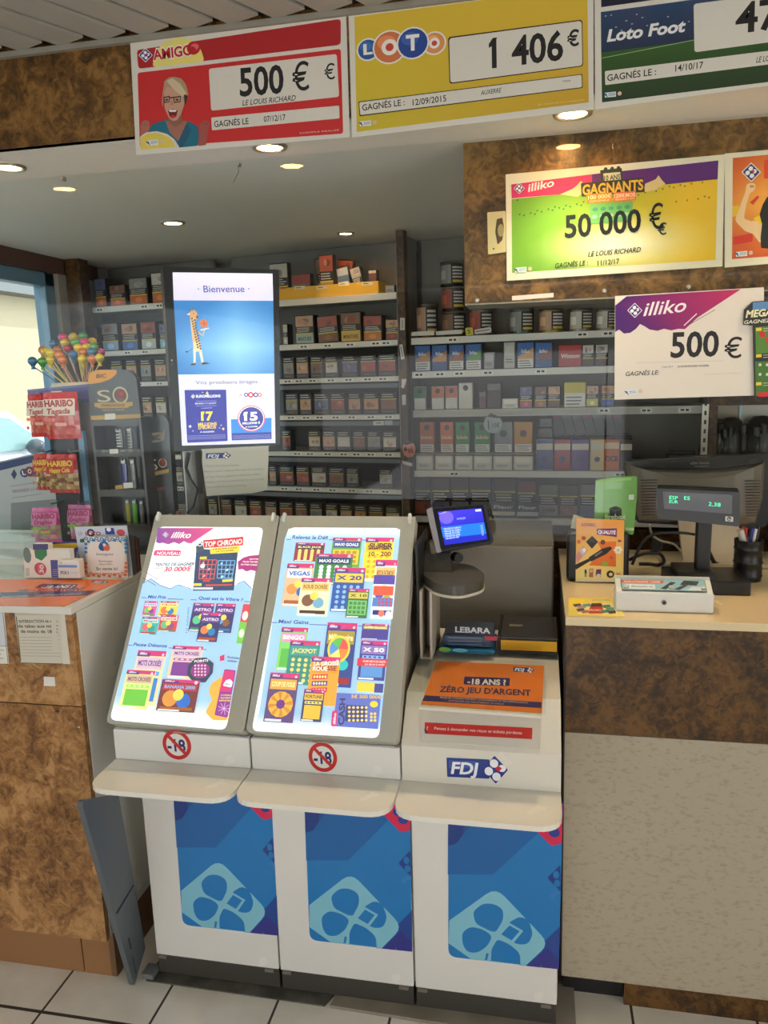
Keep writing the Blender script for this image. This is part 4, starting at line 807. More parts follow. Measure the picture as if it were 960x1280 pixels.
b.prism(fillet([TS.uv(*p) for p in ((533, 637), (540, 634), (552, 690), (545.5, 691))], .003), lambda p, a: (p[0], p[1], a), -.026, -.0005, (150, 150, 156), PLASTIC); b.build('screen_housing', t, TS.M())
a = Art(TS, SCREEN, lift=.0004); a.q([(541, 636), (604, 631), (613.5, 676.5), (551, 687)], (10, 12, 30), .006, GLOSS)
a.grad([(547.4, 640), (602, 635), (609, 674), (556, 681.5)], lambda u, v: mixc((70, 60, 220), (30, 40, 190), v+u*.4), 4, 4); a.q([(551, 659), (605, 653), (608, 667), (573, 671), (554, 672)], (30, 116, 236)); a.e(558, 647, 9, 8, (110, 96, 236), 16)
a.t('VOTRE JEU', (571, 650), (582, 648.5), 2.5, (190, 200, 255)); a.q([(594, 637), (601, 636.4), (601.5, 639), (594.5, 639.5)], (220, 225, 255)); a.t('accueil', (549, 643), (557, 641), 2, (200, 210, 255))
for k in range(5): a.t('TIRAGE DU SOIR LOTO'[:17-k], (554.5+k*.6, 662.5+k*3), (576.5-k*.7+(k % 2), 660+k*3), 2.1, (224, 232, 255), .01); a.t('2,20', (600.5+k*.4, 658.5+k*2.7), (603.5+k*.4, 658+k*2.7), 1.8, (224, 232, 255))
a.build('screen', t)
b = MB(); p0 = at(507, 720, y=1.93); b.box(KX[2]+.0045, KX[2]+.013, 1.80, 1.98, .9, 1.19, (40, 40, 38), PLASTIC, .005); tag(b.build('terminal_printer'), 'tall dark terminal housing standing between the lit board and the bracket', 'printer')
# rear cabinet behind the gap
x0, x1 = -.30, at(692, 720, y=2.12).x; zc = at(640, 683, y=2.12).z
t = thing('grey_cabinet', ((x0+x1)/2, 2.3, 0), 'plain grey panelled cabinet behind the gold box and terminal', 'cabinet')
MB().box(x0, x1, 2.14, 2.5, 0, zc, (128, 122, 112), MATTE).build('carcass', t); MB().box(x0+.004, x1-.004, 2.12, 2.139, .05, zc-.002, (140, 132, 120), MATTE, .002).build('panel_door', t)
# ------------------------------------------------------------------ left counter (burl) with white end panel
LCX, LCY, LCZ = -1.113, 1.615, 1.06
t = thing('burl_counter', (-1.6, 2.0, 0), 'light burl counter with white end panel at the window side', 'counter')
lz0 = at(130, 1177, y=LCY).z; lsp = at(99.7, 883.5, y=LCY).z
MB().box(-2.07, LCX-.020, LCY+.02, 2.5, .16, LCZ-.022, (190, 184, 172), PLASTIC).build('carcass', t)
MB().box(-2.07, LCX-.001, LCY, LCY+.018, lz0, lsp-.0015, mat=BURL).build('lower_front_panel', t)
MB().box(-2.07, LCX-.001, LCY, LCY+.018, lsp+.0015, LCZ-.02, mat=BURL).build('upper_front_panel', t)
b = MB(); b.box(LCX-.019, LCX, LCY+.0185, 2.5, lz0, LCZ-.0200, (222, 222, 216), GLOSS, .002); b.build('end_panel', t)
MB().box(-2.07, LCX, LCY-.004, 2.5, LCZ-.0195, LCZ, (222, 218, 208), GLOSS, .0025).build('worktop', t)
b = MB()
for x0, x1 in ((-2.07, -1.612), (-1.608, -1.218), (-1.214, LCX-.02)): b.box(x0, x1, 1.65, 1.668, 0, lz0-.002, (156, 112, 70), MATTE)
b.box(LCX-.02, LCX-.004, 1.65, 2.3, 0, lz0-.002, (120, 86, 56), MATTE); b.build('toe_kick', t)
# chipped laminate, screw heads
P = PY(LCY-.0006); a = Art(P, PRINT); a.q([(115, 1085), (119, 1075), (121.5, 1074), (122, 1094), (117, 1093)], (206, 150, 92), .002); a.build('chip', t); a = Art(P, PRINT); a.e(98.5, 909, 1.2, 1.2, (214, 200, 160), 8); a.build('screw', t); a = Art(P, PRINT); a.e(72, 889, 1.6, 1.6, (40, 26, 18), 8); a.build('peg_hole', t)
# notices taped to the front
a = Art(P, PRINT, (0, 680, 4.364)); a.slab([(78, 362), (352, 372), (382, 656), (112, 650)], (206, 198, 178), .0008)
a.q([(80, 362), (352, 372), (353, 388), (82, 390)], (190, 180, 156)); a.q([(86, 395), (92, 395), (116, 640), (110, 642)], (120, 100, 70)); a.line((112, 648), (380, 655), .0015, (70, 54, 36))
for s_, x0, y0, x1, y1, c in (('INTERDICTION de v', 104, 430, 282, 428, 16), ('de tabac aux mi', 100, 456, 280, 456, 18), ('de moins de 18', 114, 484, 284, 486, 18)): a.t(s_, (x0, y0), (x1, y1), c, (46, 42, 38), .02)
for k in range(7): a.line((106+k*2, 508+k*17), ((282 if k not in (5, 6) else 325)+k, 510+k*17), .0008, (130, 122, 106))
for k in range(4): a.t(('T', 's', 'a', 'G')[k], (308, 430+k*19), (318, 430+k*19), 12, (60, 56, 50)); a.line((318, 500+k*22), (328, 501+k*22), .0008, (120, 112, 96))
a.q([(330, 388), (352, 376), (384, 655), (345, 655)], (214, 206, 188)); a.e(202, 376, 5, 6, (90, 130, 170), 10)
tag(a.build('tobacco_notice'), 'worn white tobacco age notice taped to the burl counter front', 'notice')
a = Art(P, PRINT, (0, 680, 4.364)); a.slab([(-150, 356), (20, 356), (48, 655), (-130, 650)], (222, 218, 206), .0008); a.q([(-148, 358), (14, 358), (34, 552), (-134, 552)], (206, 208, 212))
a.line((14, 358), (44, 652), .0015, (60, 60, 56)); a.line((-134, 556), (38, 556), .0012, (60, 60, 56)); a.line((-125, 652), (46, 655), .0012, (60, 60, 56))
for k, s_ in enumerate(('est interdite par la loi', 'avant dix', 'aux mineurs de moins de 18 ans')): a.t(s_, (-110, 584+k*22), (20 if k != 1 else 8, 582+k*22), 9, (50, 50, 52), .01)
tag(a.build('law_notice'), 'white printed notice at the edge of the burl counter front', 'notice')
a = Art(P, PRINT, (0, 680, 4.364)); a.slab([(238, 724), (298, 726), (302, 776), (240, 774)], (226, 222, 212), .0004); tag(a.build('blank_sticker'), 'small blank white sticker on the burl counter below the tobacco notice', 'sticker')
# orange mat on the worktop
Z = PZ(LCZ+.0012); a = Art(Z, GLOSS); a.slab([(-60, 724), (156, 724), (80, 757.5), (-150, 756)], (232, 112, 40), .001)
a.q([(-70, 742), (122, 738), (108, 744.5), (-90, 750)], (60, 44, 100)); a.q([(42, 735), (52, 730), (98, 730), (94, 736)], (52, 40, 96), .003); a.t('-18 ANS ?', (50, 735.5), (90, 734.5), 3.6, (230, 222, 226), .03); a.t('ZÉRO JEU D\'ARGENT', (16, 741.5), (104, 738), 4.6, (60, 44, 96), .03)
a.t('ENDETTEMENT DÉPENDANCE APPELEZ', (0, 747.5), (100, 743), 2, (230, 200, 190)); fdj(a, 114, 725.8, 22, 3, .2)
tag(a.build('counter_mat'), 'orange printed mat lying on top of the burl counter', 'mat')
# leaflets standing at the screen
ys = at(130, 722, z=LCZ).y
P = PY(ys)
def leaflet(pts, col, label, name='leaflet', dep=.0, th=.004, art=None, cat='leaflet', grp=None):
    a = Art(PY(ys+dep), PRINT); a.slab(pts, col, th)
    if art: art(a)
    o = a.build(name); zmin = min((o.matrix_world @ v.co).z for v in o.data.vertices); 
    return tag(o, label, cat, grp)
def bt(a):
    for i in range(8):
        for e_, y0, c in ((0, 673, (40, 130, 180)), (0, 716, (216, 104, 56))):
            x = 107.5+i*6.6; a.e(x, y0+1.0*(i % 2), 2.6, 2.2, c, 8); a.e(x+3, y0+4-1.5*(i % 2), 2.2, 2, c, 8); a.e(x, y0+1*(i % 2), 1.1, 1, (236, 224, 210), 6)
    for k in range(3):
        for xx in (107.5, 157.5): a.e(xx, 680+k*5, 2.2, 2, (40, 130, 180), 8); a.e(xx, 704+k*5, 2.2, 2, (216, 104, 56), 8)
    a.q([(114, 677), (150, 677), (156, 686), (156, 706), (150, 716), (116, 716), (110, 706), (110, 686)], (238, 226, 212), .003)
    a.e(130.5, 683, 6.6, 6.6, (40, 110, 170), 16, -10, 190); a.e(128, 684, 4.6, 4.6, (44, 76, 140), 14); a.e(133.5, 684.5, 4.2, 4.2, (222, 104, 60), 14); a.e(130.5, 681, 2, 2, (238, 226, 212), 8)
    a.t('bouygues', (121, 694), (142, 694), 3.4, (120, 126, 140), .01); a.t('Recharges', (124, 702.5), (141, 702.5), 2.6, (120, 120, 124), .01); a.t('disponibles', (124, 706), (141, 706), 2.3, (130, 130, 134), .01); a.t('En vente ici', (121, 712.5), (147, 712.5), 3.8, (90, 88, 92), .02)
leaflet([(105, 671), (156, 671), (160, 722), (110, 722.3)], (226, 214, 198), 'square phone top-up card with blue and orange border standing on the burl counter', art=bt, cat='card')
def lot(a):
    a.diamond(100, 667, 3.5); a.e(113.5, 666, 5, 5, (40, 40, 90), 12); a.e(113.5, 666, 2.4, 2.4, (240, 230, 230), 10); a.t('LOTO', (107, 669), (126, 669), 4.5, (150, 40, 60), .04); a.q([(131, 660), (142, 660), (144, 668), (132, 668)], (40, 50, 140), .002); a.e(136, 662, 3, 2.5, (240, 240, 250), 8); a.e(151, 665.5, 5.5, 4, (210, 70, 80), 12); a.q([(100, 674), (112, 672), (112, 678), (100, 678)], (40, 90, 60))
leaflet([(93, 659), (158, 657), (166, 721.5), (104, 722)], (206, 210, 222), 'pale lottery leaflet standing behind the square phone card', dep=.02, art=lot)
def pur(a):
    a.q([(64, 680), (104, 678.5), (104, 684), (90, 690), (70, 688)], (230, 190, 60), .002); a.e(92, 687, 9, 8, (224, 180, 40), 14); a.e(101, 685, 3.4, 3.4, (230, 190, 60), 10); a.e(101, 697, 11, 14, (90, 84, 160), 16); a.t('mobile', (96, 705), (100, 688), 4.5, (210, 205, 236), .02); a.t('x 30 min', (101.5, 712), (106, 690), 3.6, (210, 205, 236), .02)
leaflet([(62, 678), (108, 677), (111, 722), (70, 722)], (70, 60, 130), 'purple and yellow phone leaflet standing between the white card box and the square card', dep=.022, art=pur)
def wht(a):
    a.e(34, 694, 5, 10, (110, 130, 124), 10); a.q([(42, 682), (58, 684), (59, 694), (52, 701), (44, 697)], (56, 130, 80), .003); a.q([(41, 680), (60, 680), (60, 687), (41, 687)], (74, 72, 120)); a.e(50.5, 711, 7.6, 7.8, (196, 80, 96), 20); a.t('30', (54.5, 717), (54.5, 706), 5.4, (240, 220, 220), .03); a.t('gratuit', (49.2, 716), (49.2, 706), 1.8, (236, 200, 206)); a.q([(32, 710), (37, 710), (36.5, 720), (32.5, 720)], (196, 194, 186), .002)
    a.q([(63, 700), (72, 700), (73, 722), (64.5, 722)], (78, 84, 150))
    for k in range(4): a.line((66, 712+k*2.4), (72, 712+k*2.4), .0008, (220, 220, 240))
leaflet([(29, 688), (40, 687.5), (41, 680), (60, 680), (61, 687), (87, 687), (88, 699.5), (99, 700), (101, 722.3), (31, 722.3)], (232, 226, 212), 'white card box with a red round badge standing on the burl counter', dep=-.03, art=wht, name='card_box', th=.02, cat='box')
def sm(a):
    a.q([(73, 706), (96, 706.5), (96.5, 709.5), (73, 709.5)], (120, 150, 200)); a.q([(74, 700.5), (97, 701), (97, 703), (74, 703)], (236, 232, 222)); a.t('FIX1', (76, 718), (86, 718), 4.4, (50, 60, 110), .02); a.line((87, 716), (97, 716), .001, (150, 150, 160)); a.e(76, 703.5, 1.6, 1.3, (210, 190, 70), 8)
leaflet([(73, 700), (98.5, 700), (100.5, 722.6), (74, 722.6)], (228, 224, 214), 'small white and blue leaflet leaning on the white card box', dep=-.042, art=sm)
def dk(a): a.line((158, 672), (166, 714), .002, (120, 122, 126)); a.line((162, 671), (170, 714), .0015, (150, 150, 152))
for k in range(5):
    b = MB(); p0 = at(160+k*2, 720, y=ys+.03+k*.012); h = .12-.006*k
    b.box(p0.x-.003, p0.x+.022, p0.y, p0.y+.003, LCZ+.0005, LCZ+h, ((90, 92, 96), (120, 122, 126), (70, 72, 78), (170, 80, 40), (60, 62, 66))[k], PRINT)
    tag(b.build('slim_leaflet'), ('%s slim leaflet standing upright behind the square phone card' % ('dark grey', 'mid grey', 'charcoal', 'orange brown', 'darkest grey')[k]), 'leaflet', 'slim leaflets by the light box')
# clear acrylic tray at the window end
t0 = at(4, 722, z=LCZ); b = MB(); x0, x1, y0, y1 = t0.x-.22, at(36, 722, z=LCZ).x, ys-.02, ys+.10
for q in ((x0, x1, y0, y0+.003, LCZ+.0005, LCZ+.16), (x0, x1, y1-.003, y1, LCZ+.0005, LCZ+.16), (x1-.003, x1, y0, y1, LCZ+.0005, LCZ+.16), (x0, x1, y0, y1, LCZ+.0005, LCZ+.004), (x0, x1, y0, y1, LCZ+.05, LCZ+.053), (x0, x1, y0, y1, LCZ+.10, LCZ+.103)): b.box(*q, (230, 240, 236), ACRYL)
tag(b.build('acrylic_tray'), 'clear acrylic tiered tray standing empty at the window end of the burl counter', 'tray')
# grey side brace of the kiosk
q = [at(102, 1001, x=-1.012), at(151, 994.5, x=-1.012), at(198, 1187, x=-1.012), at(170, 1232, z=.001)]
b = MB(); qs = fillet([(p.y, p.z) for p in q], [.03, .002, .002, .004], 5)
def bx(z): return -1.012 - .04*max(0, (.62-z)/.62)
b.prism(qs, lambda p, a: (bx(p[1])+a, p[0], p[1]), -.018, -.003, (92, 98, 103), PLASTIC)
br = thing('kiosk_brace', tuple(q[3]), 'slanted grey side brace under the ledge at the window end of the kiosk', 'brace'); bo = b.build('brace_board', br)
def sp(px, py): 
    p = at(px, py, x=-1.03); return p
for pts, w in ((((147, 1142), (167, 1107)), .004), (((165, 1174), (169, 1186)), .005), (((172, 1197), (177, 1217)), .003)):
    b = MB(); A, B = [at(*p, x=bx(.3)-.002) for p in pts]; A.x = bx(A.z)-.0022; B.x = bx(B.z)-.0022; b.tube([A, B], w*.5, 6, (50, 54, 58), PLASTIC); b.build('slot', br)
b = MB(); A = at(186, 1213, x=-1.03); b.box(-1.045, -1.0095, q[3].y+.02, 1.69, .0045, .02, (112, 116, 118), PLASTIC, .003); b.build('foot_bracket', br)
# ------------------------------------------------------------------ right till counter
RX, RY, RZ = .0665, 1.75, at(707, 771.4, y=1.75).z
t = thing('till_counter', (.8, 2.0, 0), 'till counter with dark burl band, stone grey front and cream top', 'counter')
rz0, rz1 = at(707, 1220, y=RY).z, at(707, 915, y=RY).z
MB().box(RX+.004, 2.4, RY+.016, 2.45, .12, RZ-.022, (60, 50, 40), MATTE).build('carcass', t)
MB().box(RX, 2.4, RY, RY+.015, rz0, rz1-.0008, mat=STONE).build('lower_front_panel', t)
MB().box(RX, 2.4, RY, RY+.015, rz1+.0008, RZ-.02, mat=BURLD).build('upper_front_panel', t)
MB().box(RX-.002, 2.4, RY-.003, 2.45, RZ-.0195, RZ, (226, 206, 164), GLOSS, .002).build('worktop', t)
tk = at(780, 1250, y=1.775).x; MB().box(tk, 2.4, 1.775, 1.79, 0, .1195, mat=BURLD).build('toe_kick', t); MB().box(RX+.006, tk-.0005, 1.80, 1.815, 0, .1195, (22, 20, 18), MATTE).build('recess_panel', t)  # black panel stands in for the shade of the open recess
MB().box(RX-.0035, RX-.0005, RY, 2.2, rz0, RZ-.021, (40, 34, 28), MATTE).build('end_edge', t)
# yellow flyer lying on top
Z = PZ(RZ+.0008); a = Art(Z, PRINT, (700, 540, 3.692)); a.slab([(40, 765), (255, 768), (300, 852), (38, 846)], (240, 220, 110), .0006)
a.q([(40, 765), (120, 766), (110, 800), (39, 800)], (250, 226, 80)); a.q([(110, 790), (240, 790), (270, 840), (80, 840)], (246, 236, 170), .01)
a.q([(140, 795), (196, 795), (200, 838), (132, 838)], (206, 60, 50), .002); a.q([(146, 790), (190, 790), (194, 806), (142, 806)], (70, 60, 50), .002); a.t('PROMO', (140, 826), (192, 826), 8, (244, 220, 190), .03)
for k, (x, y, c) in enumerate(((80, 800, (96, 70, 80)), (100, 808, (170, 150, 180)), (96, 822, (70, 60, 64)), (116, 830, (190, 120, 90)), (215, 805, (70, 160, 140)), (232, 818, (90, 170, 150)), (210, 828, (60, 150, 130)), (240, 832, (60, 60, 60)), (125, 800, (110, 170, 150)))): a.q([(x-22, y-5), (x+14, y-9), (x+20, y+4), (x-12, y+8)], c, .003)
a.t('grand jeu fidélité', (150, 778), (235, 778), 6, (70, 150, 170), .01)
tag(a.build('yellow_flyer'), 'yellow flyer with a red badge lying flat on the till counter', 'flyer')
# white locked display box
yb = at(830, 766, z=RZ).y
x0, x1 = at(769, 762, y=yb).x, at(892, 767, y=yb).x; zt = at(830, 741, y=yb).z
yk = at(830, 718, z=zt+.03).y
t = thing('display_box', ((x0+x1)/2, yb, RZ), 'low white display box with round lock and glazed lid on the till counter', 'display box')
b = MB(); b.box(x0, x1, yb, yk, RZ+.0005, zt, (226, 224, 216), PLASTIC, .004); b.profx([(yb+.006, zt), (yk, zt), (yk, zt+.026)], x0+.002, x0+.014, (222, 220, 212), PLASTIC); b.profx([(yb+.006, zt), (yk, zt), (yk, zt+.026)], x1-.014, x1-.002, (222, 220, 212), PLASTIC); b.box(x0+.004, x1-.004, yk-.01, yk, zt, zt+.026, (216, 214, 206)); b.build('case', t)
c = at(830, 753, y=yb); b = MB().tube([c+Vector((0, .001, 0)), c+Vector((0, -.003, 0))], .0055, 20, (120, 116, 108), METAL); b.tube([c+Vector((0, -.003, 0)), c+Vector((0, -.0036, 0))], .003, 14, (60, 58, 54), METAL); b.build('lock', t)
IP = Pl((0, yb+.004, zt+.002), (1, 0, 0), (0, yk-yb-.006, .024)); a = Art(IP, PRINT, (700, 540, 3.692))
u0, u1 = IP.uv(768, 735), IP.uv(880, 720); L = (yk-yb-.016)
def ip(u, v): return (x0+.016+(x1-x0-.032)*u, L*v+.004)
def ipoly(pts, c): a.poly([ip(*p) for p in pts], c)
ipoly([(0, 0), (1, 0), (1, 1), (0, 1)], (150, 190, 205)); ipoly([(0, .62), (.5, .62), (.52, .9), (0, .9)], (226, 96, 60)); ipoly([(.05, .1), (.4, .1), (.4, .5), (.05, .5)], (232, 236, 236)); ipoly([(.46, .15), (.52, .08), (.66, .75), (.60, .8)], (34, 34, 36)); ipoly([(.62, .1), (.68, .05), (.8, .5), (.74, .55)], (60, 62, 64)); ipoly([(.7, .55), (.9, .5), (.94, .9), (.76, .95)], (30, 32, 34)); ipoly([(.78, .06), (.98, .06), (.98, .4), (.84, .4)], (220, 222, 222))
vs, fs, w = glyphs('SOLUTIONS VAPE', .03, 0)[:3]; h = a.nx(); a.b.raw([(*ip(.03+.44*v[0]/w, .68+.2*v[1]), h) for v in vs], fs, (250, 226, 214), PRINT)
vs, fs, w = glyphs('à découvrir ici', .02, 0)[:3]; h = a.nx(); a.b.raw([(*ip(.07+.3*v[0]/w, .25+.2*v[1]), h) for v in vs], fs, (40, 40, 90), PRINT)
a.build('printed_insert', t)
b = MB(); Mx = IP.M(); b.box(x0-.004, x1+.004, -.004, L+.012, .012, .015, (255, 255, 255), ACRYL, .001)
b.build('glazed_lid', t, Mx)
for xx in (x0+.018, x1-.03, x1-.10): MB().box(xx, xx+.01, -.005, .004, .010, .0165, (200, 204, 204), METAL, .001).build('lid_clip', t, Mx)
# customer pole display
yp = 1.93
t = thing('pole_display', (at(845, 740, y=yp).x, yp, RZ), 'black customer price display on a pole with green lit digits', 'display')
p0, p1 = at(775, 745, z=RZ), at(938, 745, z=RZ)
yb0 = at(880, 744, z=RZ).y; bx1 = at(939, 744, y=yb0).x; bx0_ = bx1-.19
b = MB().box(bx0_, bx1, yb0, yb0+.15, RZ+.0005, at(900, 727, y=yb0).z, (30, 30, 30), PLASTIC, .004); b.box(bx0_+.02, bx1-.08, yb0+.02, yb0+.13, at(900, 727, y=yb0).z-.002, at(900, 721, y=yb0).z+.004, (26, 26, 26), PLASTIC, .003); b.build('base', t)
yq = yb0+.07; xa, xb = at(869, 700, y=yq).x, at(887, 700, y=yq).x
MB().box(xa, xb, yq-.014, yq+.02, at(878, 724, y=yq).z, at(878, 640, y=yq).z, (34, 34, 35), PLASTIC, .005).build('pole', t)
DP = Pl(at(870, 632, y=yq-.035), (cos(radians(-10)), sin(radians(-10)), 0), (0, .0, 1))
b = MB(); hu = [DP.uv(*p) for p in ((820.5, 610.5), (925, 615.5), (924.5, 658.5), (822, 648))]; b.prism(fillet(hu, .004), lambda p, a: (p[0], p[1], a), -.07, 0, (42, 44, 46), PLASTIC); b.build('housing', t, DP.M())
a = Art(DP, GLOSS, (780, 560, 5.333), .0004); a.q([(258, 288), (722, 312), (720, 440), (268, 405)], (12, 14, 16), .002); a.q([(290, 296), (590, 315), (590, 350), (290, 330)], (30, 34, 36)); a.build('window', t)
a = Art(DP, LED, (780, 560, 5.333), .0014); G = (60, 226, 160)
a.t('ESP', (302, 340), (358, 344), 24, G, -.005); a.t('ES', (400, 343), (438, 346), 24, G, -.005); a.t('EUR', (302, 366), (358, 370), 22, G, -.005); a.build('digits', t); a = Art(DP, LED, (780, 560, 5.333), .0014); a.t('2,38', (562, 384), (642, 391), 26, G, -.005); a.build('digits', t)
a = Art(DP, PRINT, (780, 560, 5.333), .0004); a.q([(676, 455), (728, 458), (727, 492), (675, 488)], (206, 204, 198), .001); a.e(701, 473, 15, 15, (60, 62, 66), 18); a.t('hp', (691, 480), (711, 481), 15, (214, 214, 210), .02, .25); a.build('badge', t)
# big monitor seen from the back
yM = 2.32; MPl = PY(yM)
t = thing('till_monitor', (at(870, 700, y=yM).x, yM+.03, RZ), 'large grey backed monitor facing away on a pale stand behind the price display', 'monitor')
a_ = [MPl.uv(*p) for p in ((781, 578), (880, 571.5), (985, 568), (985, 573), (962, 660), (950, 664), (798, 656), (786, 610))]
u = fillet(a_, [.008]*8)
b = MB(); b.prism([(p[0], p[1]) for p in u], lambda p, a: (p[0], yM+a, p[1]), .03, .06, (24, 24, 25), PLASTIC)
gb_ = [MPl.uv(*p) for p in ((783, 580), (800, 585), (840, 587.5), (875, 588), (910, 586), (945, 581), (960, 578), (957, 625), (948, 656), (930, 660), (800, 653), (788, 612))]
cx = sum(p[0] for p in gb_)/len(gb_); cz = sum(p[1] for p in gb_)/len(gb_)
for s_, y_, s2, y2 in ((1, .0295, .94, .012), (.94, .012, .8, .0), (.8, 0, .5, -.006), (.5, -.006, .0, -.006)):
    for i in range(len(gb_)):
        p, q = gb_[i], gb_[(i+1) % len(gb_)]
        F = lambda r, s, y: (cx+(r[0]-cx)*s, yM+y, cz+(r[1]-cz)*s)
        b.face([F(p, s_, y_), F(q, s_, y_), F(q, s2, y2)]+([F(p, s2, y2)] if s2 else []), (124, 114, 100), PLASTIC, True)
b.build('back_shell', t)
bz_ = [MPl.uv(*p) for p in ((781, 578), (880, 571.5), (985, 568), (985, 573), (960, 577), (945, 580), (910, 585), (875, 587), (840, 586.5), (800, 584), (783, 580))]
MB().prism(bz_, lambda p, a: (p[0], yM+a, p[1]), .006, .029, (22, 22, 23), GLOSS).build('top_bezel', t)
a = Art(PY(yM+.0055), PRINT); a.t('elo·box', (863, 580.5), (887, 580), 4, (120, 116, 110)); a.line((868, 583.2), (886, 582.8), .0008, (150, 146, 140)); a.build('wordmark', t)
for xa, xb, y0 in ((800, 821, 600), (930, 950, 601)):
    b = MB()
    for k in range(13):
        s_ = k*.55; A, B = MPl.P(*MPl.uv(xa+s_*.2, y0+k*3.6), .008), MPl.P(*MPl.uv(xb-s_*.4, y0+k*3.6-.4), .008); b.tube([A, B], .0011, 4, (60, 54, 46))
    b.build('vent_grille', t)
zm = at(880, 652, y=yM+.02).z
st = [at(845, 650, y=yM), at(918, 650, y=yM), at(926, 722, y=yM-.02), at(850, 722, y=yM-.02)]
b = MB(); q = [(st[0].x, yM+.0, zm+.05), (st[1].x, yM+.0, zm+.05), (st[2].x, yM-.06, RZ+.012), (st[3].x, yM-.06, RZ+.012)]; w = [(x, y+.022, z) for x, y, z in q]
b.raw(q+w, [[3, 2, 1, 0], [4, 5, 6, 7], [0, 1, 5, 4], [1, 2, 6, 5], [2, 3, 7, 6], [3, 0, 4, 7]], (190, 174, 148), PLASTIC); b.box(st[3].x-.06, st[2].x+.06, yM-.09, yM+.09, RZ+.0005, RZ+.013, (176, 162, 138), PLASTIC, .004); b.build('stand', t)
# pen pot
pp = at(938, 729, z=RZ); pr = .036
pc = (at(938, 729, z=RZ).x, pp.y+pr, RZ+.0005); ph = at(938, 678, y=pp.y).z-RZ
prof = [(pr*.96, 0)]
for k in range(3): z = ph*(k+.25)/3; prof += [(pr*.96, z), (pr*1.03, z+.004), (pr*.97, z+.008)]
prof += [(pr, ph), (pr*.9, ph), (pr*.88, ph-.05), (.0, ph-.06)]
tag(MB().lathe(prof, pc, 24, (28, 27, 26), PLASTIC).build('pen_pot'), 'black ribbed pen pot beside the price display base', 'pen pot')
PENC = [((196, 192, 180), 'grey flat topped marker'), ((190, 44, 40), 'red capped pen by the marker'), ((200, 52, 46), 'second red capped pen in the middle'), ((40, 56, 140), 'blue pen low at the front'), ((226, 222, 214), 'white topped pen leaning to the till side'), ((40, 40, 42), 'black pen leaning to the back')]
for k, (c, l) in enumerate(PENC):
    an = k*1.05; o = Vector((pc[0]+.3*pr*cos(an), pc[1]+.3*pr*sin(an), RZ+.02)); e = Vector((pc[0]+(-.026+.0105*k), pc[1]-.012+.014*(k % 3), RZ+ph+.028+.006*(k % 2)))
    pn = thing('pen', tuple(o), l+' in the black pot', 'pen', 'pens in the black pot')
    d = (e-o).normalized(); MB().tube([o, o.lerp(e, .72)], .0042 if k else .008, 8, (210, 206, 198) if k in (1, 2) else c, PLASTIC).build('barrel', pn)
    MB().tube([o.lerp(e, .722), e], [.0048 if k else .009, .0044 if k else .009], 8, c, PLASTIC).build('cap', pn)
# vape flyer box with its black backing, green bag
FPl = PY(2.05); zf = RZ
t = thing('flyer_stand', (FPl.hit(750, 727).x, 2.05, RZ), 'orange and yellow vape flyer on a black stand at the till counter end', 'flyer stand')
a = Art(FPl, PRINT, (700, 640, 9.14)); a.slab([(186, 70), (735, 95), (722, 800), (178, 795)], (240, 190, 80), .004)
a.grad([(186, 70), (735, 95), (722, 800), (178, 795)], lambda u, v: mixc((240, 156, 50), (250, 232, 150), v*1.2-.1), 2, 8)
a.t('LOGIC.', (244, 158), (412, 164), 34, (120, 40, 110), .04); a.t('LE GOÛT', (440, 150), (660, 158), 30, (232, 150, 70), .02); a.t('DE LA', (250, 205), (400, 212), 30, (232, 150, 70), .02)
a.q([(420, 190), (650, 186), (648, 286), (422, 256)], (120, 40, 110)); a.t('QUALITÉ', (432, 244), (634, 256), 40, (250, 240, 240), .04)
a.q([(430, 340), (640, 335), (640, 625), (330, 610), (470, 430)], (234, 120, 40)); a.q([(295, 340), (368, 272), (436, 340), (365, 420)], (34, 32, 30), .002); a.e(490, 345, 28, 28, (110, 70, 50), 14); a.q([(185, 490), (260, 385), (320, 440), (190, 590)], (220, 150, 150)); a.q([(220, 445), (262, 405), (300, 450), (258, 500)], (200, 200, 205), .001); a.q([(250, 430), (285, 410), (300, 440), (270, 470)], (236, 236, 240))
a.q([(178, 600), (330, 530), (345, 560), (180, 660)], (26, 24, 24)); a.q([(325, 520), (480, 420), (575, 392), (598, 415), (530, 480), (350, 568)], (30, 28, 28), .003); a.q([(390, 495), (470, 445), (490, 452), (410, 510)], (120, 110, 100))
for k in range(6): an = k*pi/3; a.e(664+32*cos(an), 435+30*sin(an), 20, 18, (250, 240, 220), 10)
a.e(664, 435, 14, 12, (240, 210, 120), 8); a.e(585, 522, 24, 22, (222, 90, 50), 12); a.e(516, 592, 36, 24, (140, 180, 60), 14); a.e(270, 298, 26, 24, (180, 50, 50), 10); a.e(215, 340, 24, 24, (226, 110, 60), 10); a.e(680, 330, 24, 14, (150, 80, 110), 10)
a.q([(280, 660), (300, 655), (306, 690), (300, 740), (282, 740)], (50, 60, 40), .001); a.q([(282, 700), (304, 700), (303, 736), (283, 736)], (120, 170, 110)); a.q([(335, 645), (382, 645), (378, 745), (332, 742)], (196, 110, 90), .001); a.q([(342, 655), (376, 655), (374, 690), (340, 690)], (226, 190, 170)); a.q([(415, 655), (472, 652), (465, 745), (405, 730)], (110, 50, 100), .002); a.e(440, 725, 26, 20, (226, 220, 214), 10); a.e(575, 710, 44, 42, (40, 36, 34), 16); a.e(580, 712, 22, 20, (246, 220, 160), 12)
a.q([(640, 695), (690, 700), (688, 730), (640, 726)], (236, 150, 110)); a.q([(179, 765), (724, 772), (722, 800), (178, 795)], (240, 226, 196))
a.build('flyer', t)
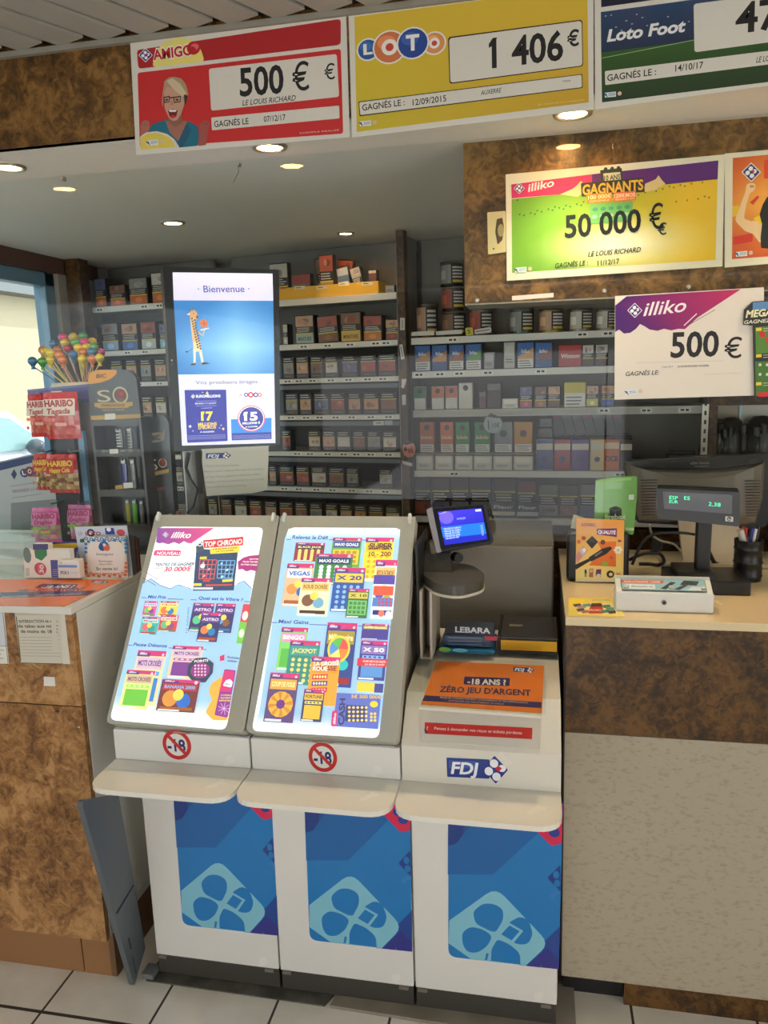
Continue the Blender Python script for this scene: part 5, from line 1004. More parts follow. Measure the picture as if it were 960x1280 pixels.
x0, x1 = at(708, 700, y=2.07).x, at(786, 700, y=2.07).x; b = MB(); b.box(x0, x1, 2.056, 2.085, RZ+.0005, at(720, 664, y=2.07).z, (30, 29, 28), PLASTIC, .012, seg=3); b.build('backing', t)
BP = PY(2.10); bb = thing('retail_bag', tuple(BP.hit(768, 668)), 'bright green plastic vape shop bag hung behind the orange flyer', 'bag')
a = Art(BP, FOIL, (700, 540, 3.692)); pts = [(165, 225), (230, 212), (335, 205), (356, 205), (355, 300), (340, 474), (240, 468), (155, 470)]
uv = [a.uv(p) for p in pts]; b = MB(); n = len(uv)
b.prism(fillet(uv, .004), lambda p, q: (p[0], p[1], q), -.02, .0, (96, 168, 40), FOIL); b.build('pouch', bb, BP.M())
a = Art(BP, PRINT, (700, 540, 3.692), .0006); a.q([(165, 226), (330, 208), (330, 222), (165, 240)], (140, 190, 90)); a.q([(300, 440), (342, 442), (340, 456), (300, 454)], (190, 214, 150)); a.q([(318, 290), (342, 288), (340, 312), (318, 313)], (226, 236, 220), .002); a.line((323, 296), (337, 295), .001, (90, 150, 60)); a.line((323, 304), (337, 303), .001, (90, 150, 60))
a.q([(228, 352), (256, 342), (284, 352), (284, 388), (256, 398), (228, 388)], (22, 26, 18), .001); a.line((256, 364), (256, 397), .0008, (90, 150, 60)); a.line((256, 364), (230, 354), .0008, (90, 150, 60)); a.line((256, 364), (282, 354), .0008, (90, 150, 60)); a.t('firebox', (206, 402), (304, 402), 24, (214, 228, 200), .02)
a.build('print', bb)
b = MB(); q = Pl((0, 2.086, 0)); a = Art(Pl((0, 2.112, 0)), PRINT); a.slab([(713, 660), (717, 643), (740, 650), (738, 664)], (214, 206, 180), .001); tag(a.build('paper_slip'), 'cream paper slip stuck up behind the orange flyer', 'paper')
# cables behind the till
for k, (pts, r, l) in enumerate(((((790, 706), (802, 680), (818, 668), (850, 666), (868, 668)), .004, 'thin black cable arching up to the price display pole'), (((786, 700), (805, 692), (824, 692), (830, 702), (822, 714), (812, 720)), .005, 'thick black cable looping on the till counter'), (((812, 656), (815, 668), (826, 676), (842, 680), (852, 690)), .0035, 'pale cable dangling below the monitor'), (((886, 690), (894, 704), (904, 719)), .006, 'black cable running down behind the display pole'))):
    P3 = [at(*p, y=2.165+.022*k+.012*i) for i, p in enumerate(pts)]; P3 = [Vector((p.x, p.y, max(p.z, RZ+r+.0005))) for p in P3]
    if k in (1,): P3.append(Vector((P3[-1].x-.03, P3[-1].y, RZ+r+.0005)))
    # smooth
    S = []
    for i in range(len(P3)-1):
        a0, a1, a2, a3 = P3[max(i-1, 0)], P3[i], P3[i+1], P3[min(i+2, len(P3)-1)]
        for j in range(6):
            f = j/6; S.append(.5*((2*a1)+(-a0+a2)*f+(2*a0-5*a1+4*a2-a3)*f*f+(-a0+3*a1-3*a2+a3)*f**3))
    S.append(P3[-1])
    o = MB().tube(S, r, 8, (22, 21, 20) if k != 2 else (150, 140, 120), PLASTIC).build('cable'); tag(o, l, 'cable')
p = at(823, 683, y=2.24); o = MB().box(p.x-.018, p.x+.012, p.y, p.y+.02, p.z-.012, p.z+.022, (24, 23, 22), PLASTIC, .004).build('cable_plug'); tag(o, 'black plug block hanging on the cables below the monitor', 'plug')
o = MB().box(at(820, 700, y=2.3).x, at(862, 700, y=2.3).x, 2.38, 2.44, RZ+.0005, RZ+.03, (30, 29, 28), PLASTIC, .006).build('power_brick'); tag(o, 'flat black power brick lying among the cables behind the till', 'adapter')
# ------------------------------------------------------------------ welcome screen on its post
TVP = Pl(at(210, 450, y=2.08), (cos(radians(34)), sin(radians(34)), 0))
pb = TVP.P(*TVP.uv(246, 640), -.05)
t = thing('welcome_screen', (pb.x, pb.y, LCZ), 'tall upright lit screen reading Bienvenue on a grey post behind the kiosk', 'screen')
b = MB(); u = fillet([TVP.uv(*p) for p in ((203, 333), (349, 337), (350, 556), (218, 565))], .006); b.prism(u, lambda p, a: (p[0], p[1], a), -.05, 0, (10, 10, 13), PLASTIC)
u2 = [TVP.uv(*p) for p in ((225, 350), (338, 352), (338, 545), (232, 548))]; b.prism(u2, lambda p, a: (p[0], p[1], a), -.075, -.05, (20, 20, 22), PLASTIC); b.build('housing', t, TVP.M())
a = Art(TVP, SCREEN, (190, 310, 4), .0006)
a.q([(103, 122), (602, 128), (617, 975), (150, 988)], (214, 212, 234)); a.grad([(103, 122), (602, 128), (606, 262), (108, 262)], lambda u, v: mixc((226, 224, 244), (206, 204, 230), v), 2, 3)
a.grad([(108, 262), (606, 264), (612, 628), (130, 633)], lambda u, v: mixc((150, 206, 250), (50, 120, 190), min(1, abs(u-.62)*1.1+abs(v-.62)*1.2)), 10, 8)
a.t('· Bienvenue ·', (230, 222), (488, 220), 36, (84, 76, 160), .008)
a.t('Vos prochains tirages...', (218, 682), (550, 676), 20, (96, 96, 120), .004)
# giraffe balancing a basketball
GT = (206, 170, 120); GD = (110, 74, 40)
a.q([(190, 350), (218, 352), (214, 400), (226, 440), (236, 470), (240, 500), (212, 510), (203, 470), (196, 410)], GT, .002); a.q([(186, 322), (204, 306), (222, 318), (231, 345), (226, 356), (208, 352), (190, 350)], (196, 150, 100), .002)
for p in (((176, 328), (192, 336)), ((200, 300), (204, 314)), ((188, 304), (194, 318))): a.line(*p, .0022, (120, 84, 50))
a.q([(172, 332), (188, 326), (190, 336)], (230, 210, 180)); a.q([(222, 336), (232, 342), (230, 354), (220, 350)], (90, 70, 60)); a.e(208, 328, 2.5, 2.5, (20, 20, 20), 8)
a.q([(208, 470), (240, 465), (246, 505), (226, 520), (206, 512)], (224, 200, 160), .002)
a.q([(206, 505), (218, 510), (218, 575), (208, 578)], (226, 214, 196)); a.q([(232, 505), (246, 498), (258, 572), (248, 574)], (226, 214, 196)); a.q([(194, 580), (218, 574), (218, 585), (194, 587)], (60, 52, 50), .001); a.q([(248, 574), (262, 570), (292, 578), (250, 584)], (60, 52, 50), .001)
a.line((232, 420), (254, 440), .003, GT); a.line((254, 440), (262, 408), .003, GT); a.q([(240, 408), (285, 398), (284, 404), (244, 414)], (226, 210, 190))
for k in range(24): xg = 195+k*1.35+(k % 2)*12; yg = 350+k*6.5; a.q([(xg, yg), (xg+8, yg-1), (xg+10, yg+6), (xg+4, yg+9), (xg-1, yg+6)], GD)
a.line((206, 500), (178, 520), .0012, (80, 60, 40)); a.e(173, 519, 6, 4, (50, 40, 34), 8)
a.e(259, 377, 20, 21, (206, 110, 66), 20); a.line((240, 377), (278, 376), .0009, (90, 50, 36)); a.line((259, 357), (259, 397), .0009, (90, 50, 36))
a.q([(162, 710), (370, 708), (378, 965), (176, 974)], (36, 40, 150), .003); a.t('EUROMILLIONS', (220, 748), (342, 746), 14, (240, 240, 250), .03); a.diamond(205, 742, 12); a.q([(268, 728), (275, 716), (283, 728), (278, 735)], (240, 210, 60)); a.t('MARDI 17 AOÛT', (216, 782), (322, 780), 9, (210, 210, 240), .01); a.line((220, 766), (322, 764), .0008, (180, 180, 220)); a.line((220, 790), (322, 788), .0008, (180, 180, 220)); a.t('CAGNOTTE', (246, 804), (300, 802), 6, (200, 200, 240))
a.q([(250, 818), (262, 817), (258, 832), (246, 838), (246, 828)], (246, 218, 70)); a.t('17', (246, 862), (306, 860), 44, (246, 218, 70), .035); a.t('MILLIONS', (230, 890), (324, 886), 16, (236, 200, 70), .035); a.t('D\'EUROS', (232, 906), (320, 902), 15, (236, 200, 70), .035); a.t('À GAGNER', (240, 924), (312, 921), 8, (230, 230, 246), .02)
for x, y, r, c in ((190, 892, 10, (230, 236, 250)), (356, 904, 9, (240, 220, 90)), (345, 886, 5, (220, 226, 250)), (338, 900, 4, (220, 226, 250)), (204, 914, 4, (220, 226, 250)), (252, 722, 4, (220, 226, 250))): a.q([(x, y-r), (x+r*.3, y-r*.3), (x+r, y), (x+r*.3, y+r*.3), (x, y+r), (x-r*.3, y+r*.3), (x-r, y), (x-r*.3, y-r*.3)], c)
for k in range(3): a.line((180, 940+k*8), (368, 934+k*8), .0007, (190, 190, 230))
a.q([(390, 702), (592, 700), (597, 848), (394, 858)], (246, 246, 252), .002); a.q([(394, 856), (597, 848), (597, 955), (398, 962)], (40, 130, 220)); a.q([(397, 926), (597, 920), (597, 955), (398, 962)], (44, 50, 150))
a.diamond(440, 735, 13)
for x, r, c in ((470, 11, (50, 70, 160)), (493, 15, (214, 60, 80)), (518, 13, (50, 70, 160)), (538, 11, (230, 80, 100))): a.e(x, 734, r, r, c); a.e(x, 734, r*.45, r*.45, (246, 246, 252), 10)
a.t('LUNDI 16 AOÛT', (442, 774), (542, 770), 8, (214, 70, 90), .02); a.line((444, 760), (540, 757), .0007, (214, 90, 100)); a.line((444, 780), (540, 777), .0007, (214, 90, 100))
a.e(496, 852, 69, 66, (226, 70, 110), 36); a.e(496, 852, 64, 61, (250, 250, 252), 36); a.e(496, 852, 60, 57, (44, 50, 150), 36); a.q([(464, 820), (478, 819), (474, 834), (456, 838), (456, 830)], (246, 246, 252)); a.t('15', (460, 862), (528, 860), 42, (246, 246, 252), .04); a.t('MILLIONS €', (452, 882), (540, 878), 11, (246, 246, 252), .03); a.t('À GAGNER', (466, 898), (528, 895), 7, (246, 246, 252), .02)
for k in range(3): a.line((402, 940+k*7), (592, 933+k*7), .0006, (190, 200, 240))
a.build('display_panel', t)
a = Art(TVP, PRINT, (190, 310, 4), .0006); a.e(99, 562, 5.5, 6, (150, 150, 154), 14); a.t('LG', (94, 585), (105, 585), 8, (150, 150, 154), .01); a.build('wordmark', t)
# post: pale grey square tube with a darker side
x0, x1 = TVP.uv(235, 600)[0], TVP.uv(259, 600)[0]
b = MB(); b.box(x0, x1, LCZ-TVP.o.z+.012, TVP.uv(240, 545)[1], -.11, -.08, (150, 148, 146), METAL, .003); b.box(x1-.018, x1+.0, LCZ-TVP.o.z+.013, TVP.uv(240, 545)[1], -.0795, -.078, (112, 108, 104), METAL); b.build('post', t, TVP.M())
q = TVP.P((x0+x1)/2, 0, -.095); MB().box(q.x-.05, q.x+.05, q.y-.05, q.y+.05, LCZ+.0005, LCZ+.012, (120, 118, 116), METAL, .004).build('base_plate', t)
pt = [at(237, 566, y=2.16), at(233, 585, y=2.16), at(239, 600, y=2.15), at(247, 612, y=2.14), at(242, 632, y=2.14), at(234, 642, y=2.14)]; MB().tube(pt, .004, 8, (20, 20, 22)).build('power_cable', t)
# notice taped under the screen
NP = Pl(TVP.P(0, 0, .006), TVP.u, (0, 0, 1)); a = Art(NP, PRINT, (240, 550, 9.143), 0)
a.slab([(103, 104), (878, 64), (862, 572), (700, 606), (168, 640), (112, 235), (120, 140)], (206, 204, 192), .0008)
fdj(a, 158, 152, 290, 62, -8)
for s_, x0, y0, x1, y1 in (('Chers clients joueurs,', 142, 310, 545, 296), ('Nous vous rappelons que les tickets', 140, 372, 820, 340), ('et les reçus gagnants doivent être', 148, 434, 778, 400), ('remis, et ne peuvent être, en aucun', 152, 494, 822, 456), ('cas, restitués aux joueurs.', 158, 552, 632, 526)): a.t(s_, (x0, y0), (x1, y1), 27, (150, 150, 146), .006)
tag(a.build('paper_notice'), 'white paper notice to players taped below the upright welcome screen', 'notice')

# ------------------------------------------------------------------ sweets stand with lollipops and bags
CS = PY(2.22); cyy = 2.22
fx0, fx1 = CS.uv(34, 500)[0], CS.uv(108, 500)[0]
t = thing('sweets_stand', (CS.uv(76, 600)[0], 2.25, LCZ), 'tall cardboard sweets stand with a purple tray of lollipops at the window', 'stand')
zt0, zt1 = CS.uv(80, 486)[1], CS.uv(80, 500)[1]
xl, xr = CS.uv(34, 486)[0], CS.uv(112, 486)[0]
b = MB(); o1 = [(xl, cyy), (xr, cyy), (xr, cyy+.26), (xl+.05, cyy+.26)]
b.prism(o1, lambda p, a: (p[0], p[1], a), zt1-.012, zt0, (72, 62, 128), GLOSS); b.build('tray', t)
a = Art(PY(cyy-.0008), GLOSS); a.q([(34, 487), (112, 480), (112, 498), (40, 500)], (86, 80, 150)); a.q([(64, 489), (77, 488.5), (77, 492.5), (64, 493)], (226, 222, 226)); a.q([(40, 498), (96, 496), (108, 503), (46, 507)], (50, 70, 80), .002); a.q([(34, 487), (110, 481), (110, 483), (35, 489)], (120, 116, 180)); a.build('tray_front', t)  # pale line along the top edge is a painted highlight
c = Vector(((xl+.05+xr)/2, cyy+.135, zt0)); b = MB(); b.lathe([(.12, 0), (.115, .018), (0, .02)], (c.x, c.y, zt0+.0005), 26, (214, 208, 196), PLASTIC); b.build('stick_holder', t)
b = MB(); b.box(CS.uv(60, 600)[0], CS.uv(91, 600)[0], cyy+.03, cyy+.05, LCZ+.0005, zt1-.013, (46, 46, 50), MATTE, .002); b.box(CS.uv(48, 560)[0], CS.uv(60, 560)[0], cyy+.034, cyy+.05, CS.uv(50, 600)[1], CS.uv(50, 540)[1], (110, 160, 204), MATTE); b.box(CS.uv(91, 560)[0], CS.uv(98, 560)[0], cyy+.034, cyy+.05, CS.uv(95, 640)[1], CS.uv(95, 540)[1], (120, 170, 210), MATTE); b.box(CS.uv(50, 660)[0], CS.uv(104, 660)[0], cyy, cyy+.2, LCZ+.0003, LCZ+.012, (46, 46, 50), MATTE); b.build('backboard', t)
b = MB()
for (px, py) in ((60, 497), (92, 497), (62, 567), (94, 567), (72, 631), (106, 631)): p = CS.hit(px, py-3); b.tube([p+Vector((0, .034, 0)), p+Vector((0, -.03, 0)), p+Vector((0, -.036, .008))], .0022, 6, (190, 190, 190), METAL)
b.build('hook', t)
# sweet bags
def bag(px, w, h0, h1, cols, title, t2, lab, ex):
    p0, p1 = CS.uv(px, h0), CS.uv(px+w, h1); y = cyy-.027-ex; g = thing('sweets_bag', ((p0[0]+p1[0])/2, y, p1[1]), lab, 'sweets bag', 'bags of sweets on the stand')
    nx, nz = 8, 10; b = MB(); G = lambda i, j: (p0[0]+(p1[0]-p0[0])*i/nx, p1[1]+(p0[1]-p1[1])*j/nz)
    def th(i, j): u, v = i/nx, j/nz; return .016*(max(0, sin(pi*u))**.5)*(max(0, sin(pi*min(1, max(0, (v-.06)/.86))))**.5)+.0015*sin(i*3+j*5)
    for s_ in (-1, 1):
        for i in range(nx):
            for j in range(nz):
                q = [(i, j), (i+1, j), (i+1, j+1), (i, j+1)]; q = q if s_ < 0 else q[::-1]; v = (j+.5)/nz
                c = cols[0] if v > .5 else cols[1] if v > .1 else cols[0]
                if .1 < v < .5 and s_ < 0: c = mixc(cols[1], cols[2], ((i*37+j*53) % 7)/6)
                b.face([(G(*k)[0], y+s_*th(*k), G(*k)[1]) for k in q], c, FOIL, True)
    b.build('pouch', g)
    class BA(Art):
        def uv(s, p): return CS.uv(p[0], p[1])
    a = BA(PY(y-.0185), PRINT); hh = h1-h0
    a.q([(px+w*.1, h0+hh*.14), (px+w*.92, h0+hh*.12), (px+w*.92, h0+hh*.48), (px+w*.1, h0+hh*.5)], cols[3], .004)
    a.t(title, (px+w*.14, h0+hh*.3), (px+w*.88, h0+hh*.28), hh*.14, cols[4], .04); a.t(t2, (px+w*.2, h0+hh*.46), (px+w*.8, h0+hh*.44), hh*.12, cols[4], .03, .2)
    for k in range(9): a.e(px+w*(.16+.1*(k*3 % 8)), h0+hh*(.58+.05*(k*2 % 6)), w*.06, hh*.045, cols[5+k % 3], 8)
    a.build('print', g)
RB = ((206, 40, 40), (226, 120, 104), (200, 60, 56), (232, 216, 208), (176, 36, 44), (236, 130, 130), (240, 170, 160), (214, 70, 70))
GB = ((190, 44, 40), (200, 176, 110), (130, 80, 50), (186, 40, 38), (226, 196, 70), (150, 84, 50), (120, 60, 40), (180, 120, 70))
KB = ((208, 90, 156), (170, 190, 120), (206, 120, 170), (220, 130, 176), (180, 30, 110), (150, 190, 90), (240, 190, 90), (230, 120, 160))
bag(70, 47, 490, 546, RB, 'HARIBO', 'Tagada', 'red bag of strawberry sweets on the top hook beside the lighter tower', .04); bag(41, 34, 493, 545, RB, 'HARIBO', 'Tagada', 'red bag of strawberry sweets on the top hook nearest the window', .0)
bag(74, 41, 565, 612, GB, 'HARIBO', 'Happy Cola', 'red and gold bag of cola sweets on the middle hook beside the lighter tower', .04); bag(49, 27, 566, 611, GB, 'HARIBO', 'Happy Cola', 'red and gold bag of cola sweets on the middle hook nearest the window', .0)
bag(91, 33, 629, 672, KB, 'HARIBO', 'Dragibus', 'pink bag of sweets on the low hook, behind the lottery leaflet', .0); bag(56, 37, 630, 672, KB, 'HARIBO', 'Dragibus', 'pink bag of sweets on the low hook nearest the window', .04)
# clear tub behind the bags
p = CS.hit(104, 562); tag(MB().lathe([(.034, 0), (.036, .04), (.034, .06), (.03, .062)], (p.x, cyy+.06, CS.uv(104, 566)[1]), 18, (150, 150, 146), PLASTIC).build('plastic_tub'), 'small grey plastic tub behind the sweets bags', 'tub') if 0 else None
LP = [(580, 160, 'pink'), (678, 155, 'yellow'), (768, 150, 'green'), (600, 210, 'yellow'), (700, 210, 'green'), (780, 205, 'pink'), (850, 200, 'yellow'), (630, 265, 'red'), (720, 255, 'yellow'), (800, 250, 'yellow'), (865, 250, 'green'), (675, 320, 'blue'), (770, 300, 'orange'), (850, 295, 'blue'), (925, 300, 'pink'), (762, 360, 'yellow'), (850, 360, 'orange'), (920, 350, 'yellow'), (390, 385, 'green'), (300, 380, 'blue'), (460, 370, 'yellow'), (575, 370, 'orange'), (425, 290, 'yellow'), (530, 280, 'orange'), (490, 225, 'blue'), (395, 280, 'orange'), (470, 305, 'yellow'), (545, 325, 'orange')]
LC = dict(pink=(206, 50, 120), yellow=(222, 196, 50), green=(80, 160, 70), red=(176, 40, 60), blue=(50, 110, 160), orange=(226, 130, 70))
LP.sort(key=lambda q: q[0])
for k, (lx, ly, cn) in enumerate(LP):
    dep = .02+.13*(1-(ly-150)/240)+.022*((k*2) % 5-2)/2; p = at(lx/7.385, 400+ly/7.385, y=cyy+dep); r = .015
    base = Vector((c.x+(p.x-c.x)*.42, cyy+.03+dep*.8, zt0+.018)); base.y = min(max(base.y, c.y-.1), c.y+.1)
    g = thing('lollipop', tuple(base), '%s wrapped lollipop in the purple tray, %s counting from the window' % (cn, ORD[k]), 'lollipop', 'lollipops in the sweets stand')
    b = MB(); b.ball(p, (r, r, r*.94), LC[cn], FOIL, 12); b.lathe([(r*.9, .006), (r*1.02, .001), (r*.92, -.004)], (p.x, p.y, p.z), 12, tuple(min(255, v+30) for v in LC[cn]), FOIL)
    b.lathe([(r*.55, -r*.8), (r*.3, -r*1.3), (r*.5, -r*1.7)], (p.x, p.y, p.z), 10, LC[cn], FOIL); b.e = None
    b.build('wrapped_sweet', g); MB().tube([base, Vector((p.x, p.y, p.z-r*1.1))], .0019, 6, (232, 214, 120) if cn in ('yellow', 'green') else (90, 110, 150) if cn == 'blue' else (226, 170, 150), PLASTIC).build('stick', g)

# ------------------------------------------------------------------ black lighter display tower
BT = PY(2.16); by = 2.16
t = thing('lighter_tower', (BT.uv(150, 600)[0], by+.05, LCZ), 'black and gold lighter display tower beside the sweets stand', 'display tower')
BK = (58, 54, 54); GOLD = (190, 152, 84)
b = MB(); hd = [BT.uv(*p) for p in ((110, 485), (116, 466), (130, 462), (160, 462), (170, 470), (176, 520), (113, 522))]; b.prism(fillet(hd, [.01, .01, .01, .02, .02, .0, 0]), lambda p, a: (p[0], by+a, p[1]), 0, .02, BK, GLOSS); b.build('header_card', t)
b = MB(); bl = [BT.uv(*p) for p in ((113, 524), (176, 522), (186, 645), (126, 650))]; x0, x1 = bl[0][0], bl[1][0]; zb_ = LCZ+.012
b.box(x0, x1, by+.065, by+.085, zb_, bl[0][1], BK, GLOSS)
for xx in (x0, x1-.008): b.box(xx, xx+.008, by, by+.0645, zb_, bl[0][1], (70, 66, 66), GLOSS)
b.box(x0-.006, x1+.006, by-.006, by+.09, LCZ+.0005, zb_, BK, GLOSS); b.build('body', t)
zs = [BT.uv(140, y)[1] for y in (523, 562, 612, 655)]
for k, z in enumerate(zs):
    MB().box(x0+.0085, x1-.0085, by, by+.0645, z-.022, z, (64, 58, 52), GLOSS).build('shelf', t)
a = Art(PY(by-.0006), PRINT, (100, 460, 6.4))
a.q([(62, 120), (66, 70), (90, 30), (150, 14), (295, 14), (290, 50), (240, 90), (160, 118), (75, 130)], (214, 152, 72), .004); a.t('BIC', (130, 80), (214, 77), 32, (40, 30, 22), .02, .1)
a.t('S', (142, 272), (248, 270), 100, (206, 192, 160), -.002); a.ring(322, 218, 62, .2, (206, 192, 160)); a.e(325, 214, 44, 38, (120, 34, 36), 20); a.e(332, 206, 20, 16, (170, 70, 66), 12)
a.q([(115, 280), (422, 272), (420, 304), (390, 306), (390, 318), (145, 322), (145, 312), (118, 312)], GOLD); a.t('PRECIOUS', (172, 308), (360, 304), 18, (60, 48, 36), .03); a.t('ÉDITION LIMITÉE', (180, 346), (358, 342), 17, GOLD, .01)
a.q([(85, 382), (484, 368), (484, 400), (90, 416)], GOLD); a.q([(198, 366), (282, 364), (284, 410), (200, 414)], (222, 220, 214)); a.build('header_print', t)
a = Art(PY(by-.0006), PRINT, (100, 460, 6.4)); a.t('ÉDITION', (178, 676), (250, 674), 20, (160, 150, 130), .01); a.t('LIMITÉE', (306, 674), (420, 668), 20, (160, 150, 130), .01); a.q([(236, 650), (304, 647), (306, 684), (238, 688)], (216, 214, 210)); a.q([(346, 920), (420, 914), (425, 958), (350, 964)], (216, 214, 210)); a.q([(280, 940), (340, 934), (344, 966), (284, 970)], GOLD, .002); a.build('shelf_print', t)
# side wing
WG = PY(2.22); b = MB(); wq = [WG.uv(*p) for p in ((178, 524), (205, 518), (211, 528), (218, 640), (190, 650))]; b.prism(fillet(wq, [.0, .02, .015, 0, 0]), lambda p, a: (p[0], 2.22+a, p[1]), 0, .03, (52, 48, 48), GLOSS); qz = min(w[1] for w in wq); b.box(wq[4][0], wq[3][0], 2.222, 2.248, LCZ+.0005, qz+.01, (52, 48, 48), GLOSS); b.build('side_wing', t)
a = Art(PY(2.2194), PRINT, (100, 460, 6.4)); a.q([(540, 545), (570, 520), (650, 512), (665, 540), (650, 590), (570, 600), (540, 580)], (160, 140, 110), .004); a.t('BIC', (572, 580), (645, 572), 40, (50, 42, 36), .04, .2); a.q([(660, 510), (680, 500), (676, 570), (656, 590)], (150, 140, 126))
a.t('S', (572, 820), (625, 812), 92, (200, 186, 156), -.002); a.ring(660, 760, 34, .2, (200, 186, 156)); a.e(662, 755, 22, 30, (140, 40, 40), 16); a.q([(560, 838), (712, 806), (710, 838), (564, 868)], GOLD); a.q([(615, 960), (680, 945), (678, 975), (618, 985)], (130, 50, 50)); a.q([(625, 985), (650, 980), (660, 1120), (640, 1130)], (70, 60, 44)); a.build('wing_print', t)
LG = [(258, 332, 482, 620, (60, 60, 62), 'black patterned lighter on the top shelf of the lighter tower', 0), (346, 408, 472, 616, (150, 148, 146), 'silver patterned lighter beside the black one in the lighter tower', 0), (300, 368, 722, 905, (46, 46, 130), 'navy blue lighter on the middle shelf of the lighter tower', 1), (376, 432, 722, 905, (140, 136, 134), 'silver lighter on the middle shelf of the lighter tower', 1), (338, 388, 1050, 1195, (190, 180, 50), 'yellow lighter on the bottom shelf of the lighter tower', 2), (392, 446, 1050, 1195, (110, 190, 60), 'bright green lighter on the bottom shelf of the lighter tower', 2), (452, 498, 1060, 1190, (120, 122, 124), 'grey lighter on the bottom shelf of the lighter tower', 2)]
LGP = Pl((0, by+.02, 0))
for xa, xb, ya, yb_, col, lab, sh in LG:
    q0, q1 = LGP.uv(100+xa/6.4, 460+ya/6.4), LGP.uv(100+xb/6.4, 460+yb_/6.4); z0 = zs[sh+1]+.0005; w = (q1[0]-q0[0]); cx = (q0[0]+q1[0])/2; z1 = q0[1]
    g = thing('lighter', (cx, by+.03, z0), lab, 'lighter', 'lighters in the display tower')
    b = MB(); r = w*.48; b.bm(bmesh.new(), col, PLASTIC); ol = [(cx+r*cos(k*pi/8), by+.035+r*.62*sin(k*pi/8)) for k in range(16)]; b.prism(ol, lambda p, a: (p[0], p[1], a), z0, z0+(z1-z0)*.8, col, FOIL)
    if sh == 0:
        for k in range(5): b.box(cx-r*.6, cx+r*.6, by+.035-r*.64, by+.035-r*.60, z0+(z1-z0)*(.08+.14*k), z0+(z1-z0)*(.14+.14*k), (200, 198, 194) if col[0] < 100 else (70, 70, 72), PRINT)
    b.build('body', g)
    b = MB(); b.box(cx-r*.7, cx+r*.7, by+.035-r*.45, by+.035+r*.45, z0+(z1-z0)*.802, z1-(z1-z0)*.03, (190, 188, 184), METAL, .001); b.tube([(cx-r*.3, by+.035-r*.5, z1-(z1-z0)*.06), (cx+r*.3, by+.035-r*.5, z1-(z1-z0)*.06)], r*.35, 8, (120, 120, 120), METAL); b.build('striker_head', g)
# ------------------------------------------------------------------ back shelves
random.seed(7)
cA, cB = Vector((-.555, 3.13, 0)), Vector((-1.15, 3.235, 0))
CB = Pl(cA, (cA-cB)); rA, rB = Vector((-.53, 3.14, 0)), Vector((.66, 3.06, 0)); RB_ = Pl(rA, (rB-rA))
LAB = (222, 220, 212); SHC = (196, 194, 186)
class Bay:
    def __init__(s, pl, name, lab, px0, px1, plinth, depth=.24):
        s.pl = pl; s.d = depth; s.t = thing('display_shelf_unit', tuple(pl.hit((px0+px1)/2, 640)*1), lab, 'shelf unit'); s.u0 = pl.uv(px0, 470)[0]; s.u1 = pl.uv(px1, 470)[0]; s.M = pl.M(); s.plinth = plinth; s.rows = 0
        s.in_ = s.u1-.004 if px1 == 240 else s.u0 if px0 == 262 else 9
        s.t.location.z = 0; WM[s.t.name] = Matrix.Translation(s.t.location)
    def part(s, b, name, parent=None): return b.build(name, parent or s.t, s.M)
    def bx(s, b, u0, u1, v0, v1, w0, w1, col, mat=PLASTIC, bev=0): b.box(u0, u1, v0, v1, w0, w1, col, mat, bev); return b
    def shelf(s, pxa, ya, pxb, yb, hpx, tags, grey=False, rail=True):
        'front rail top line through two pixels; returns the shelf top height'
        v = (s.pl.uv(pxa, ya)[1]+s.pl.uv(pxb, yb)[1])/2; h = hpx*.0033
        o = s.part(s.bx(MB(), s.u0+.004, s.u1-.004, v-.018, v-.0005, -s.d, -.001, (150, 150, 146) if grey else (170, 168, 160), PLASTIC), 'shelf_board')
        b = s.bx(MB(), s.u0+.004, s.u1-.004, v-h, v, 0, .004, (150, 152, 150) if grey else LAB, PLASTIC, .001)
        for p in tags:
            u = s.pl.uv(p, (ya+yb)/2)[0]; b.face([(u-.022, v-h*.78, .0046), (u+.022, v-h*.78, .0046), (u+.022, v-h*.2, .0046), (u-.022, v-h*.2, .0046)], (238, 236, 230), PRINT)
            for k in range(2): b.face([(u-.015+k*.018, v-h*.64, .0050), (u-.002+k*.016, v-h*.64, .0050), (u-.002+k*.016, v-h*.34, .0050), (u-.015+k*.018, v-h*.34, .0050)], (50, 50, 54), PRINT)
        s.part(b, 'price_rail', o); return v
    def shell(s, vt, vb, posts=True, back=(120, 118, 112)):
        s.part(s.bx(MB(), s.u0, s.u1, vb, vt, -s.d-.012, -s.d-.001, back, MATTE), 'back_panel')
        for u in (s.u0, s.u1-.004):
          if s.d < .239 and u == s.u0: continue
          s.part(s.bx(MB(), u, u+.004, vb, 1.86 if abs(u-s.in_) < .01 else vt, -s.d-.0005, .0, (140, 138, 130), MATTE), 'side_panel')
        s.part(MB().box(s.u0, s.u1, 0, vb-.001, -s.d-.012, -.001, mat=s.plinth), 'plinth')
B1 = Bay(CB, 'x', 'tall cigarette shelf rack behind the upright welcome screen', 262, 499.5, BURLD)
B0 = Bay(CB, 'x', 'narrow cigarette shelf rack at the window corner', 103.5, 240, BURLD)
B2 = Bay(RB_, 'x', 'wide tobacco and vape shelf rack below the bulkhead', 514, 888, BURLD, .2385)
v_t = SOF-.004
B1.shell(v_t, .93); B0.shell(v_t, .89); B2.shell(v_t, .965, back=(126, 122, 114))
vm_ = CB.uv(420, 434)[1]
B1.part(B1.bx(MB(), B1.u0+.005, B1.u1-.005, .94, vm_, -.238, -.232, (38, 40, 44), MATTE), 'dark_backing')  # dark sheet added to make the rack interior look darker
